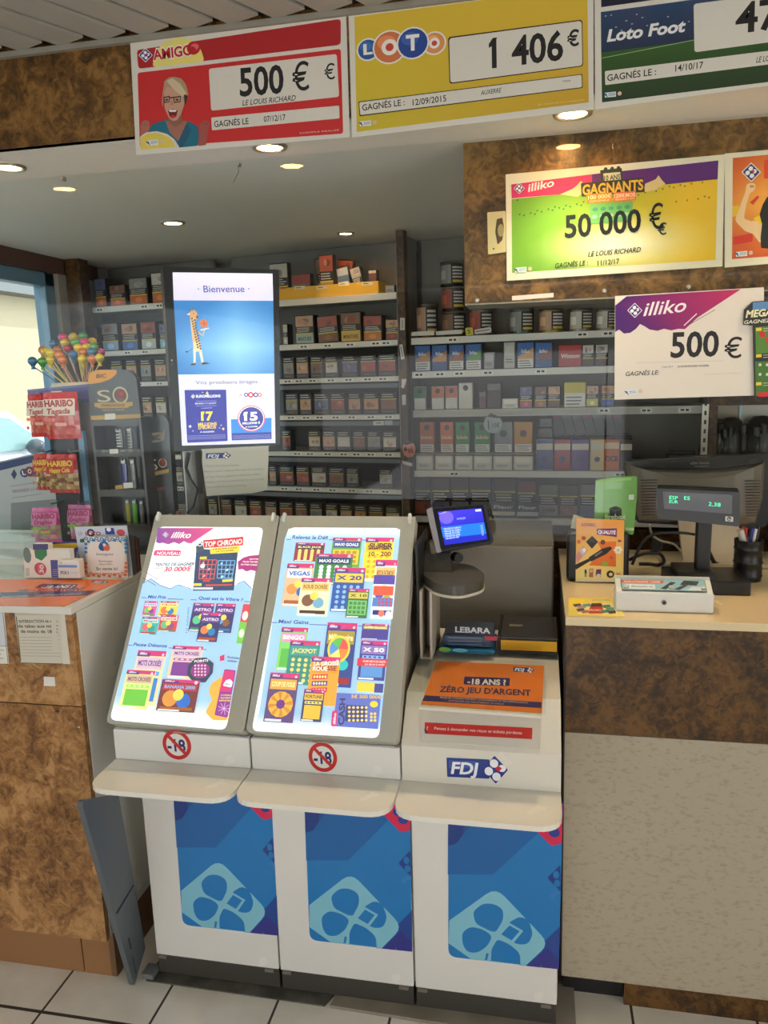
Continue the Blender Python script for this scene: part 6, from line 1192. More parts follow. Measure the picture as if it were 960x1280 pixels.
# burl post with price stickers between the racks
t = thing('shelf_post', (-.54, 3.1, 0), 'burl post with small price stickers between the two big racks', 'post')
u0, u1 = CB.uv(500.5, 470)[0], CB.uv(509.5, 470)[0]
MB().box(u0, u1, 0, v_t, -.03, .012, mat=BURLD).build('board', t, CB.M())
a = Art(CB, PRINT, (330, 290, 5.05), .0126)
for pts in ([(866, 543), (895, 543), (895, 620), (866, 620)], [(860, 712), (880, 708), (894, 800), (872, 806)], [(874, 930), (900, 926), (898, 965), (876, 975)]): a.q(pts, (206, 202, 194)); a.line(((pts[0][0]+pts[1][0])/2, pts[0][1]+12), ((pts[2][0]+pts[3][0])/2, pts[2][1]-10), .003, (70, 64, 60))
a.org = (330, 460, 5.05); a.q([(870, 120), (890, 68), (908, 70), (888, 130)], (206, 202, 194)); a.q([(876, 170), (902, 166), (902, 230), (880, 234)], (190, 184, 176)); a.q([(876, 580), (944, 600), (938, 620), (880, 602)], (190, 186, 182)); a.e(922, 512, 42, 52, (196, 130, 110), 18); a.t('6€', (918, 534), (950, 532), 36, (120, 50, 46), .02); a.q([(890, 470), (945, 456), (948, 470), (900, 486)], (40, 34, 34)); a.e(900, 510, 12, 14, (120, 40, 40), 10)
a.build('price_sticker', t)
# packs ---------------------------------------------------------------
SKN = {'tan': (190, 150, 122), 'red': (160, 78, 64), 'grey': (140, 140, 138), 'brown': (132, 96, 76), 'blue': (96, 100, 140), 'pale': (196, 190, 180), 'orange': (196, 140, 100)}
def pack(bay, x0, x1, y0, y1, v0, kind, label, grp, dep=.045, w=-.012, tilt=0, name='cigarette_pack', cat='cigarette pack', cols=None):
    pl = bay.pl; ua, va = pl.uv(x0, y0); ub, vb = pl.uv(x1, y1)
    if v0 is not None: hh = max(.03, va-vb); vb = v0+.0006; va = vb+hh
    W_, H_ = ub-ua, va-vb; b = MB(); M = pl.M((ua+ub)/2, vb) @ Matrix.Translation((0, 0, w))
    if tilt: M = M @ Matrix.Rotation(radians(tilt), 4, 'Z') @ Matrix.Translation((0, abs(sin(radians(tilt)))*W_*.5, 0))
    c = cols or {}
    body = c.get('body', (48, 44, 40)); b.box(-W_/2, W_/2, 0, H_, -dep, 0, body, PRINT, min(.0015, W_*.05), seg=1)
    z = [.0004]
    def R(u0, t0, u1, t1, col):
        z[0] += .00008; b.face([(-W_/2+W_*u0, H_*t0, z[0]), (-W_/2+W_*u1, H_*t0, z[0]), (-W_/2+W_*u1, H_*t1, z[0]), (-W_/2+W_*u0, H_*t1, z[0])], col, PRINT)
    def E_(u, t, ru, rt, col):
        z[0] += .00008; b.face([(-W_/2+W_*(u+ru*cos(k*pi/5)), H_*(t+rt*sin(k*pi/5)), z[0]) for k in range(10)], col, PRINT)
    def photo(u0, t0, u1, t1, key):
        base = SKN[key]; R(u0, t0, u1, t1, base)
        for k in range(3): cu = u0+(u1-u0)*random.uniform(.25, .75); ct = t0+(t1-t0)*random.uniform(.3, .7); E_(cu, ct, (u1-u0)*random.uniform(.12, .25), (t1-t0)*random.uniform(.15, .3), mixc(base, random.choice(((40, 30, 28), (220, 200, 180), (150, 60, 50), (90, 80, 76))), random.uniform(.15, .5)))
    def lines(u0, t0, u1, t1, n, col):
        for k in range(n): h = (t1-t0)/n; R(u0, t0+h*k+h*.3, u0+(u1-u0)*random.uniform(.75, 1), t0+h*k+h*.68, col)
    def T(s_, u0, u1, t0, h, col, bold=.02, sh=0):
        z[0] += .00008; vs, fs, wd = glyphs(s_, bold, sh)[:3]; b.raw([(-W_/2+W_*(u0+(u1-u0)*v[0]/wd), H_*(t0+v[1]*h/CAPH), z[0]) for v in vs], fs, col, PRINT)
    if kind == 'cig':
        R(.04, .72, .96, .97, (36, 33, 32)); lines(.1, .76, .9, .96, 2, (176, 174, 168)); R(.04, .68, .96, .72, (196, 176, 70)); photo(.06, .24, .94, .67, c['ph']); R(.04, .03, .96, .22, (78, 76, 74))
        lines(.2, .08, .8, .16, 1, (120, 118, 112))
    elif kind == 'tall':
        photo(.04, .6, .96, .97, c['ph']); R(.04, .38, .96, .6, (34, 32, 32)); lines(.1, .4, .9, .58, 3, (196, 194, 188)); R(.04, .34, .96, .38, (214, 190, 70)); R(.04, .03, .96, .34, c['low'])
        if 'txt' in c: T(c['txt'], .14, .86, .12, .13, (70, 60, 40))
        else: E_(.5, .18, .2, .1, tuple(min(255, int(v*1.2)) for v in c['low']))
    elif kind == 'blu':
        R(.03, .45, .97, .98, (44, 100, 170)); z[0] += .00008; b.face([(-W_/2+W_*.03, H_*.35, z[0]), (W_/2-W_*.03, H_*.35, z[0]), (W_/2-W_*.03, H_*.78, z[0]), (-W_/2+W_*.03, H_*.45, z[0])], c['low'], PRINT); T('blu', .25, .7, .6, .14, (236, 240, 246), .02)
        if c.get('warn', 1): R(.04, .03, .96, .36, (216, 214, 208)); lines(.1, .06, .9, .33, 3, (90, 90, 90))
    elif kind == 'box':
        R(.03, .03, .97, .97, c['face'])
        if 'band' in c: R(.03, c.get('b0', .6), .97, c.get('b1', .97), c['band'])
        if 'warn' in c: R(.05, .03, .95, c['warn'], (214, 212, 204)); lines(.1, .06, .9, c['warn']-.03, 3, (120, 118, 114))
        if c.get('txt'): T(c['txt'], .1, .9, c.get('t0', .5), c.get('th', .15), c.get('tc', (240, 238, 230)), .02)
        if 'dot' in c: E_(.5, c.get('d0', .78), .2, .2*W_/H_, c['dot'])
    elif kind == 'plain': R(.04, .03, .96, .97, c['face']); R(.12, .5, .88, .86, tuple(min(255, v+16) for v in c['face'])); lines(.18, .2, .82, .4, 2, tuple(max(0, v-70) for v in c['face']))
    elif kind == 'pouch':
        R(.03, .62, .97, .97, c['face']); R(.03, .36, .97, .62, (30, 30, 34)); lines(.1, .38, .9, .60, 3, (196, 196, 190)); R(.03, .62, .97, .66, (206, 190, 60)); photo(.03, .03, .97, .36, c['ph'])
    o = b.build(name, None, M, center=False)
    return tag(o, label, cat, grp)
N_ = {}
def row(bay, where, v, items, grp, kind='cig', **kw):
    for k, it in enumerate(items):
        x0, x1, y0, y1 = it[:4]; ph = it[4]
        pack(bay, x0, x1, y0, y1, v, kind, 'dark pack with %s photo, %s from window end, %s' % (ph, ORD[k], where), grp, cols=dict(ph=ph), **kw)
rk = 'rack behind screen'
# --- centre rack
v = B1.shelf(350, 378, 496, 362.5, 8, []); sh_top = v
t = thing('yellow_tray', tuple(CB.P(*CB.uv(410, 366))), 'long yellow counter tray with price tags on the top shelf behind the screen', 'tray')
u0, u1 = CB.uv(330, 366)[0], CB.uv(472, 358)[0]; b = MB()
for q in ((u0, u1, v+.0006, v+.050, -.012, -.008), (u0, u1, v+.0006, v+.03, -.15, -.146), (u1-.003, u1, v+.0006, v+.05, -.1455, -.0125), (u0, u0+.003, v+.0006, v+.05, -.1455, -.0125), (u0+.0035, u1-.0035, v+.0006, v+.003, -.1455, -.0125)): b.box(*q, (226, 176, 40), PRINT)
b.build('carton', t, CB.M())
a = Art(CB, PRINT, (330, 290, 5.05), -.0072)
for x, y in ((220, 352), (360, 350), (500, 328), (648, 326)): a.q([(x-34, y-10), (x+34, y-14), (x+34, y+8), (x-34, y+12)], (220, 210, 170), .001); a.line((x-26, y), (x+8, y-2), .003, (70, 60, 40))
a.t('4,90', (100, 362), (134, 356), 10, (190, 60, 40), .03); a.build('price_tag', t)
g = 'packs in the yellow tray'
vt_ = v+.0036
def tp(x0, x1, y0, y1, lab, cols, kind='tall', tilt=0, w=-.03, dep=.03): pack(B1, x0, x1, y0, y1, vt_, kind, lab, g, dep, w, tilt, cols=cols)
tp(331, 357, 321, 366, 'white topped pack partly behind the screen corner, in the yellow tray', dict(ph='pale', low=(60, 54, 50)))
tp(359, 385, 337, 366, 'low wide pack with red top in the yellow tray', dict(face=(120, 116, 108), band=(150, 60, 56), b0=.6), 'box')
tp(388, 412, 314, 364, 'dark pack leaning to the window side behind the red photo pack, yellow tray', dict(ph='brown', low=(60, 44, 36)), tilt=8, w=-.075)
tp(402, 424, 316, 362, 'dark pack leaning to the post side behind the red photo pack, yellow tray', dict(ph='red', low=(60, 44, 36)), tilt=-8, w=-.11)
tp(394, 414, 311, 363, 'tall pack with red photo and yellow foot, middle of the yellow tray', dict(ph='red', low=(180, 130, 60)))
tp(420, 436, 326, 360, 'blue pack tilted towards the window in the yellow tray', dict(face=(80, 100, 130), band=(150, 160, 170), b0=.7, txt='AROMA', t0=.4, th=.08), 'box', tilt=8)
tp(440, 454, 327, 360, 'white topped pack tilted in the yellow tray, beside the blue pack', dict(ph='grey', low=(90, 84, 80)), tilt=14, w=-.03)
tp(452, 463, 327, 358, 'dark red pack with white edge at the end of the yellow tray', dict(face=(90, 60, 56), band=(200, 196, 190), b0=.86), 'box', w=-.07)
pack(B1, 480, 492, 356, 363, v, 'plain', 'flat grey carton lying at the post end of the top shelf', g, .06, cols=dict(face=(150, 150, 150)), name='flat_carton', cat='carton')
v = B1.shelf(350, 431, 499, 425, 7, [380, 410, 438, 470, 483])
g = 'cigar packs on the second shelf'
for x0, x1, y0, y1, ph, low, txt, lab, ti in ((351, 358, 403, 429, 'pale', (190, 188, 182), None, 'narrow pale pack beside the screen edge on the second shelf', 0), (366, 391, 393, 428, 'tan', (150, 176, 170), 'MINIATURES', 'pale green cigar pack on the second shelf behind the screen', 0), (395, 422, 396, 428, 'red', (120, 80, 50), None, 'brown cigar pack tilted back between the pale green and yellow ones', 3), (423, 450, 391, 427, 'brown', (196, 166, 90), 'MINIATURES', 'yellow footed cigar pack on the second shelf behind the screen', 0), (452, 476, 396, 427, 'red', (170, 110, 50), None, 'small orange footed cigar pack on the second shelf', 0), (480, 497, 401, 426, 'tan', (130, 60, 50), None, 'red brown cigar pack against the burl post, second shelf', 0)):
    c_ = dict(ph=ph, low=low); c_.update({'txt': txt} if txt else {}); pack(B1, x0, x1, y0, y1, v, 'tall', lab, g, .05, -.015, ti, cols=c_)
def cigrow(line, hp, tags, y0, y1, xs, phs, nm, grey=True):
    v = B1.shelf(*line, hp, tags); sh = v
    b = B1.part(B1.bx(MB(), B1.u0+.006, B1.u1-.006, v-.045, v-.0275, -.003, .002, (104, 109, 114), PLASTIC), 'grey_strip')
    row(B1, nm, v, [(x0, x1, y0, y1, p) for (x0, x1), p in zip(xs, phs)], 'cigarette packs on the '+nm.split(',')[0])
cigrow((350, 475, 493, 469.5), 6, [360, 374, 391, 414, 436, 460, 479], 437, 464, [(351, 366), (367.5, 384), (385.5, 402), (404, 421), (425, 446), (448, 469), (471, 494)], ['grey', 'tan', 'brown', 'pale', 'blue', 'red', 'red'], 'third shelf, '+rk)
cigrow((350, 522, 495, 515.5), 6, [364, 383, 400, 420, 440, 464, 486], 485, 512, [(354, 371), (372, 388), (390, 410), (410.5, 430), (433, 450), (452, 473), (473.5, 495)], ['grey', 'tan', 'blue', 'red', 'tan', 'orange', 'brown'], 'fourth shelf, '+rk)
cigrow((340, 568, 496, 561.5), 6, [372, 388, 410, 430, 446, 464, 486], 532, 558, [(350, 362), (383, 399.5), (400.5, 418), (419, 437), (439, 455.5), (457, 475), (476.5, 495)], ['red', 'pale', 'tan', 'pale', 'brown', 'grey', 'pale'], 'fifth shelf, '+rk)
cigrow((334, 613, 491, 606), 6, [356, 374, 396, 416, 440, 462, 482], 579, 604, [(334, 344), (347, 366), (368, 385), (387, 407), (409, 429), (431, 447), (472, 490)], ['tan', 'red', 'red', 'pale', 'brown', 'grey', 'grey'], 'sixth shelf, '+rk)
cigrow((262, 660, 500, 650), 6, [], 625, 652, [(258, 271), (274, 289), (291, 308), (309.5, 326), (329, 345), (347, 365), (367, 383), (385, 402), (405, 421), (423, 439), (441, 457), (459, 478), (480, 499)], ['grey', 'brown', 'pale', 'red', 'tan', 'red', 'brown', 'grey', 'pale', 'tan', 'orange', 'brown', 'pale'], 'lowest shelf, '+rk)
a = Art(CB, PRINT, (330, 460, 5.05), .003)
a.slab([(690, 336), (756, 332), (758, 360), (692, 362)], (200, 198, 190), .002); a.line((710, 348), (740, 346), .004, (90, 90, 90)); a.slab([(762, 332), (812, 330), (812, 358), (764, 360)], (170, 172, 172), .002); tag(a.build('shelf_tags'), 'two loose pale price tags above the fifth shelf behind the screen', 'price tags')
# --- window corner rack
rk0 = 'window corner rack'
v = B0.shelf(97, 385, 205, 379, 8, [105, 125, 181, 200]); g = 'big packs on the top shelf of the corner rack'
for x0, x1, y0, y1, ph, lab in ((113, 130, 343, 378, 'blue', 'tall slim orange footed pack, nearest the window on the top corner shelf'), (132, 154, 352, 377, 'brown', 'low orange footed pack, second on the top corner shelf'), (156, 182, 344, 376, 'grey', 'large orange footed pack with dark text, third on the top corner shelf'), (184, 207, 337, 374, 'pale', 'tall orange footed pack beside the screen edge on the top corner shelf')): pack(B0, x0, x1, y0, y1, v, 'tall', lab, g, .06, -.02, cols=dict(ph=ph, low=(196, 110, 60)))
v = B0.shelf(110, 442, 205, 434, 7, [160, 182]); g = 'blue packs on the second corner shelf'
for x0, x1, y0, y1, ph, low, lab in ((107, 121, 410, 440, 'brown', (110, 90, 80), 'dark pack nearest the window on the second corner shelf'), (122, 146, 405, 439, 'grey', (150, 180, 206), 'blue and white pack, second on the second corner shelf'), (147, 170, 404, 437, 'tan', (80, 120, 180), 'blue footed pack, third on the second corner shelf'), (171, 193, 402, 436, 'red', (190, 200, 200), 'white framed pack on the second corner shelf'), (194.5, 208, 403, 434, 'blue', (130, 190, 210), 'light blue pack beside the screen edge on the second corner shelf')): pack(B0, x0, x1, y0, y1, v, 'tall', lab, g, .06, -.02, cols=dict(ph=ph, low=low))
for n_, (ln, tags, y0, y1, xs, phs) in enumerate((((120, 481, 205, 475), [175, 200], 446, 474, [(135, 152), (154, 170), (172, 188), (190, 207)], ['grey', 'tan', 'grey', 'tan']), ((120, 526, 208, 520), [200], 491, 518, [(140, 156), (157, 170), (172, 189), (191, 207)], ['grey', 'red', 'tan', 'pale']), ((120, 572, 216, 564), [205], 536, 562, [(182, 199), (201, 218)], ['brown', 'pale']), ((150, 612, 234, 602), [212, 226], 575, 600, [(196, 214), (216, 233)], ['tan', 'pale']), ((150, 656, 234, 650), [], 622, 648, [(198, 214), (216, 233)], ['grey', 'brown']))):
    v = B0.shelf(*ln, 6, tags); nm = ('third', 'fourth', 'fifth', 'sixth', 'lowest')[n_]+' shelf, '+rk0
    row(B0, nm, v, [(x0, x1, y0, y1, p) for (x0, x1), p in zip(xs, phs)], 'cigarette packs on the corner '+nm.split(',')[0])
# --- wide rack under the bulkhead
v = B2.shelf(512, 423, 768, 412, 8, [566, 728, 760]); g = 'round tobacco tins'
def tin(x0, x1, y0, y1, v0, col, ph, lab, w=-.02):
    pl = RB_; ua, va = pl.uv(x0, y0); ub, vb = pl.uv(x1, y1); vb = v0+.0006 if v0 is not None else vb; va = max(va, vb+.05); r = (ub-ua)/2; c_ = pl.P((ua+ub)/2, 0, w-r)
    t = thing('tobacco_tin', (c_.x, c_.y, vb), lab, 'tin', g); b = MB(); n = 28; H_ = va-vb; cx = (c_.x, c_.y, vb)
    b.lathe([(r*.97, 0), (r*.97, H_*.93)], cx, n, col, METAL); b.build('can', t); b = MB().lathe([(r, H_*.93), (r, H_), (r*.96, H_+.001), (0, H_-.001)], cx, n, (120, 116, 110), METAL); b.build('lid', t)
    b = MB(); k0 = -pi*.97
    def strip(a0, a1, z0, z1, q, rr):
        for k in range(6):
            p0, p1 = a0+(a1-a0)*k/6, a0+(a1-a0)*(k+1)/6; b.face([(c_.x+rr*cos(p), c_.y+rr*sin(p), vb+H_*z) for p, z in ((p0, z0), (p1, z0), (p1, z1), (p0, z1))], q, PRINT)
    R1, R2 = r*.975, r*.98; strip(-pi*.95, -pi*.5, .12, .88, SKN[ph], R1); strip(-pi*.5, -pi*.05, .12, .88, (30, 28, 28), R1)
    for k in range(4): strip(-pi*.46, -pi*.16, .34+k*.13, .41+k*.13, (196, 192, 186), R2)
    strip(-pi*.46, -pi*.14, .16, .26, (206, 180, 60), R2); strip(-pi*.86, -pi*.66, .3, .66, tuple(min(255, int(q*1.3)) for q in SKN[ph]), R2); b.build('label', t); return va
tin(516, 544, 379, 418, v, (90, 70, 60), 'tan', 'wide tobacco tin standing alone by the burl post')
z1 = tin(549, 579, 389, 417, v, (60, 52, 48), 'brown', 'lowest tin of the stack of three by the burl post')
z2 = tin(548, 578, 358, 389, z1, (56, 50, 46), 'red', 'middle tin of the stack of three by the burl post'); tin(546, 577, 327, 358, z2, (44, 42, 40), 'grey', 'top tin of the stack of three by the burl post')
for x0, x1, ph, col, lab in ((583, 614, 'red', (120, 110, 100), 'tobacco tin with a finger photo, next to the stack of three'), (634, 666, 'grey', (80, 100, 90), 'greenish tobacco tin in the row below the bulkhead'), (672, 704, 'tan', (150, 130, 70), 'yellowish tobacco tin, middle of the row below the bulkhead'), (711, 741, 'pale', (130, 120, 110), 'pale tobacco tin below the tape peg'), (745, 772, 'pale', (150, 140, 120), 'tobacco tin with yellow stripe half behind the 500 cheque')): tin(x0, x1, 386, 414, v, col, ph, lab)
a = Art(RB_, PRINT, (500, 300, 3.43), .006)
for pts in ([(50, 395), (148, 388), (148, 408), (50, 412)], [(155, 392), (268, 384), (268, 402), (155, 408)], [(320, 385), (390, 372), (392, 396), (322, 404)]): a.slab(pts, (214, 210, 204), .0008)
a.line((326, 394), (386, 384), .003, (90, 60, 110)); a.slab([(280, 378), (312, 374), (316, 408), (284, 410)], (206, 200, 60), .0008, .003); a.t('S', (290, 402), (304, 401), 18, (60, 60, 40), .02); tag(a.build('price_cards'), 'white and yellow price cards standing before the tobacco tins', 'price cards')
v = B2.shelf(512, 464.5, 767, 457.5, 8, [524, 550, 574, 610, 676]); g = 'boxes on the second shelf of the wide rack'
for x0, x1, y0, y1, low, wn, lab in ((517, 537, 431, 463, (170, 120, 60), 1, 'blue vape box with tan corner, nearest the burl post'), (538.5, 558, 431, 463, (190, 140, 80), 0, 'blue and tan vape box without white panel, second from the burl post'), (560, 579, 430, 462, (140, 80, 50), 1, 'blue vape box with brown corner, third from the burl post'), (581, 601, 429, 461, (90, 150, 70), 1, 'blue vape box with green corner, fourth from the burl post'), (646, 667, 427, 459, (200, 150, 90), 1, 'blue vape box with white panel beside the plain white box'), (668.5, 690, 428, 459, (130, 70, 50), 0, 'blue vape box with a brown lower half, next to the red box')):
    pack(B2, x0, x1, y0, y1, v, 'blu', lab, g, .03, -.02, name='vape_box', cat='vape box', cols=dict(low=low, warn=wn, body=(40, 80, 140)))
pack(B2, 604, 617, 441, 462, v, 'plain', 'small plain grey box between the blue vape boxes', g, .03, -.02, name='plain_box', cat='box', cols=dict(face=(170, 168, 168), body=(150, 150, 150)))
pack(B2, 629, 643, 427, 460, v, 'plain', 'tall plain white box between the blue vape boxes', g, .03, -.02, name='plain_box', cat='box', cols=dict(face=(186, 186, 182), body=(170, 170, 166)))
pack(B2, 698, 727, 432, 459, v, 'box', 'red box with white lettering on the second shelf of the wide rack', g, .05, -.02, name='red_box', cat='box', cols=dict(face=(176, 40, 40), body=(140, 30, 34), txt='Winston', t0=.4, th=.2))
for x0, x1, lab in ((728, 742, 'slim dark cigarette pack beside the red box'), (744.5, 760, 'slim dark cigarette pack nearest the 500 cheque, second shelf of the wide rack')): pack(B2, x0, x1, 431, 458, v, 'tall', lab, g, .03, -.02, cols=dict(ph='pale', low=(70, 50, 46)))
v = B2.shelf(515, 514.5, 780, 507, 8, [755]); g = 'boxes on the third shelf of the wide rack'
for x0, x1, y0, y1, band, lab in ((516, 531, 484, 513, (40, 120, 70), 'white vape box with green top, nearest the burl post'), (538, 554, 483, 512, (196, 110, 80), 'white vape box with orange top, second from the burl post'), (555.5, 571, 482, 511, (190, 100, 80), 'white vape box with orange top, beside the taller white box'), (572, 590, 477, 510, (210, 208, 202), 'tall white vape box picturing a black pen')):
    pack(B2, x0, x1, y0, y1, v, 'box', lab, g, .03, -.02, name='vape_box', cat='vape box', cols=dict(face=(206, 202, 192), body=(180, 176, 168), band=band, b0=.5, dot=(40, 34, 32), d0=.8))
for x0, x1, y0, y1, c_, lab in ((597, 606, 487, 509, (90, 40, 60), 'thin dark red pouch on the third shelf of the wide rack'), (607, 625, 475, 508, (56, 34, 44), 'dark purple pouch with a grey top on the third shelf')): pack(B2, x0, x1, y0, y1, v, 'box', lab, g, .02, -.04, name='pouch', cat='pouch', cols=dict(face=c_, body=c_, band=(110, 104, 106), b0=.7, b1=.93))
pack(B2, 627, 647, 497, 509, v, 'plain', 'small white card beside the purple pouch', g, .004, -.02, name='price_card', cat='card', cols=dict(face=(216, 212, 200), body=(200, 196, 186)))
for x0, x1, ph, low, lab in ((649, 665, 'blue', (170, 90, 110), 'slim pack with bluish photo, third shelf of the wide rack'), (668, 683, 'brown', (150, 110, 80), 'slim pack with brown photo, third shelf of the wide rack'), (684.5, 700, 'tan', (90, 60, 44), 'slim pack with tan photo, third shelf of the wide rack'), (733, 748, 'tan', (196, 190, 110), 'slim yellowish pack beside the yellow topped box'), (752, 768, 'orange', (60, 80, 150), 'slim pack with blue foot nearest the 500 cheque')): pack(B2, x0, x1, 480, 507, v, 'tall', lab, g, .03, -.02, cols=dict(ph=ph, low=low))
pack(B2, 705, 732, 476, 507, v, 'box', 'white box with a bright yellow top on the third shelf', g, .04, -.02, name='yellow_box', cat='box', cols=dict(face=(210, 206, 190), body=(196, 180, 80), band=(206, 186, 50), b0=.58, warn=.5))
v = B2.shelf(517, 589, 780, 588, 8, [568, 775]); vr = v; g = 'boxes on the fourth shelf of the wide rack'
vm = RB_.uv(590, 567)[1]; xw = (519, 541), (543, 566), (568, 590.5), (591.5, 615), (616, 640), (641.5, 666)
for k, (x0, x1) in enumerate(xw): pack(B2, x0, x1, 570, 588, v, 'plain', 'small white box in the low row under the vape packs, %s from the burl post' % ORD[k], 'small white boxes', .03, -.012, name='white_box', cat='box', cols=dict(face=(212, 208, 198), body=(190, 186, 178)))
B2.part(B2.bx(MB(), RB_.uv(517, 567)[0], RB_.uv(667, 567)[0], vm-.005, vm-.0005, -.1, -.009, (150, 150, 148)), 'riser_shelf')
for x0, x1, fc, tx, lab in ((523, 542, (176, 90, 44), 'bbb', 'orange vape pack nearest the burl post on the riser'), (549, 566, (196, 100, 50), 'bbb', 'orange vape pack beside the first green one'), (568, 586, (40, 130, 64), 'bbb', 'green vape pack beside the orange ones'), (592, 612, (40, 130, 70), 'bbb', 'green vape pack below the round ten euro sign'), (617, 640, (130, 134, 138), 'pen', 'grey vape pack beside the round ten euro sign'), (642, 665, (184, 130, 44), 'mod', 'golden vape pack at the end of the riser')):
    pack(B2, x0, x1, 527, 566, vm, 'box', lab, g, .03, -.02, name='vape_pack', cat='vape pack', cols=dict(face=fc, body=fc, warn=.28, txt=tx if tx == 'bbb' else None, t0=.45, th=.12, tc=(226, 190, 160), dot=(50, 30, 24), d0=.82) if tx == 'bbb' else dict(face=fc, body=fc, warn=.28, dot=(60, 60, 64) if tx == 'pen' else (90, 60, 30), d0=.62))
for x0, x1, fc, bc, lab in ((670, 691, (50, 70, 130), (150, 150, 150), 'blue grinder box beside the golden vape pack'), (692.5, 713, (160, 44, 50), (120, 40, 44), 'red grinder box between the blue and purple ones'), (714.5, 736, (84, 44, 130), (70, 36, 110), 'purple grinder box next to the red one'), (738, 755, (206, 186, 130), (196, 170, 100), 'cream rolling paper box next to the purple one'), (755.5, 774, (206, 110, 50), (190, 96, 40), 'orange rolling paper box nearest the till monitor'), (776, 790, (60, 52, 50), (50, 46, 44), 'small dark tobacco packet behind the green bag')):
    pack(B2, x0, x1, 548, 587, v, 'box', lab, g, .05, -.015, name='smoking_box', cat='box', cols=dict(face=fc, body=bc, band=(206, 196, 180), b0=.66, b1=.86, dot=(40, 44, 96), d0=.36, txt='OCB' if x0 == 755.5 else None) if x0 != 755.5 else dict(face=fc, body=bc, band=(226, 200, 160), b0=.7, b1=.9, txt='OCB', t0=.3, th=.18, tc=(40, 44, 90)))
for k in range(7): pack(B2, 692+k*13, 708+k*13, 519, 549, None, 'box', 'dark leaning tobacco pouch above the grinder boxes, %s from the vape packs' % ORD[k], 'dark leaning pouches', .008, -.09-.004*k, 16, name='tobacco_pouch', cat='pouch', cols=dict(face=(56+6*(k % 3), 60, 62), body=(46, 48, 50), band=(120, 50, 50) if k % 3 == 0 else (90, 92, 94), b0=.76, b1=.92))
B2.part(B2.bx(MB(), RB_.uv(688, 549)[0], RB_.uv(792, 549)[0], RB_.uv(700, 550)[1]-.004, RB_.uv(700, 550)[1]-.0005, -.2, -.07, (90, 90, 90)), 'riser_shelf')
for x0, x1, y in ((674, 690, 523), (672, 690, 536)): pack(B2, x0, x1, y, y+11, None, 'plain', 'dark flat carton above the blue grinder box, %s' % ('upper one' if y == 523 else 'lower one'), g, .05, -.02, name='flat_carton', cat='carton', cols=dict(face=(66, 66, 68), body=(60, 60, 62)))
B2.part(B2.bx(MB(), RB_.uv(670, 549)[0], RB_.uv(688, 549)[0], RB_.uv(680, 548)[1]-.003, RB_.uv(680, 548)[1]-.0005, -.1, -.012, (70, 70, 70)), 'riser_shelf')
def rsign(px, py, r, col, txt, lab):
    a = Art(RB_, PRINT, (500, 470, 3.43), .012); u, v_ = a.uv((px, py)); R_ = abs(a.uv((px+r, py))[0]-u); a.b.prism([(u+R_*cos(k*pi/12), v_+R_*sin(k*pi/12)) for k in range(24)], lambda p, q: (p[0], p[1], q), .01, .012, col, PRINT)
    a.q([(px-r*.7, py-r*.8), (px-r*.2, py-r*1.15), (px+r*.7, py-r*.75), (px+r*.6, py-r*.6)], (50, 46, 46)); a.t(txt, (px-r*.1, py+r*.4), (px+r*.75, py+r*.35), r*.5, (50, 52, 56), .02); a.line((px-r*.5, py-r*.4), (px-r*.45, py+r*.6), .005, (50, 52, 56)); return tag(a.build('price_sign'), lab, 'price sign')
rsign(400, 205, 40, (150, 166, 166), '10€', 'round grey ten euro sign hanging on the third shelf rail')
v = B2.shelf(512, 649, 780, 645, 8, [770]); g = 'pouches on the lowest shelf of the wide rack'
for k, (x0, x1, y0, ph, fc) in enumerate(((516, 537, 600, 'red', (60, 54, 50)), (538, 561, 599, 'blue', (84, 70, 50)), (562, 585, 598, 'grey', (70, 62, 54)), (586, 613, 597, 'grey', (60, 62, 66)), (616, 644, 598, 'tan', (66, 60, 50)), (646, 669, 600, 'pale', (120, 60, 60)), (673, 697, 604, 'grey', (110, 120, 90)), (699, 722, 605, 'brown', (90, 80, 74)), (725, 745, 603, 'blue', (120, 118, 120)))):
    pack(B2, x0, x1, y0, 646, v, 'pouch', 'rolling tobacco pouch on the lowest shelf of the wide rack, %s from the burl post' % ORD[k], g, .02, -.03, name='tobacco_pouch', cat='pouch', cols=dict(face=fc, ph=ph, body=(40, 38, 38)))
for x0, x1, lab in ((615, 645, 'navy carton with white lettering on the lowest shelf, beside the terminal screen'), (646, 674, 'navy carton with white lettering on the lowest shelf, second from the terminal screen')): pack(B2, x0, x1, 628, 649, v, 'box', lab, g, .01, .016, name='navy_carton', cat='carton', cols=dict(face=(34, 40, 66), body=(30, 34, 56), txt='Fleur', t0=.58, th=.2, band=(200, 200, 196), b0=.16, b1=.4))
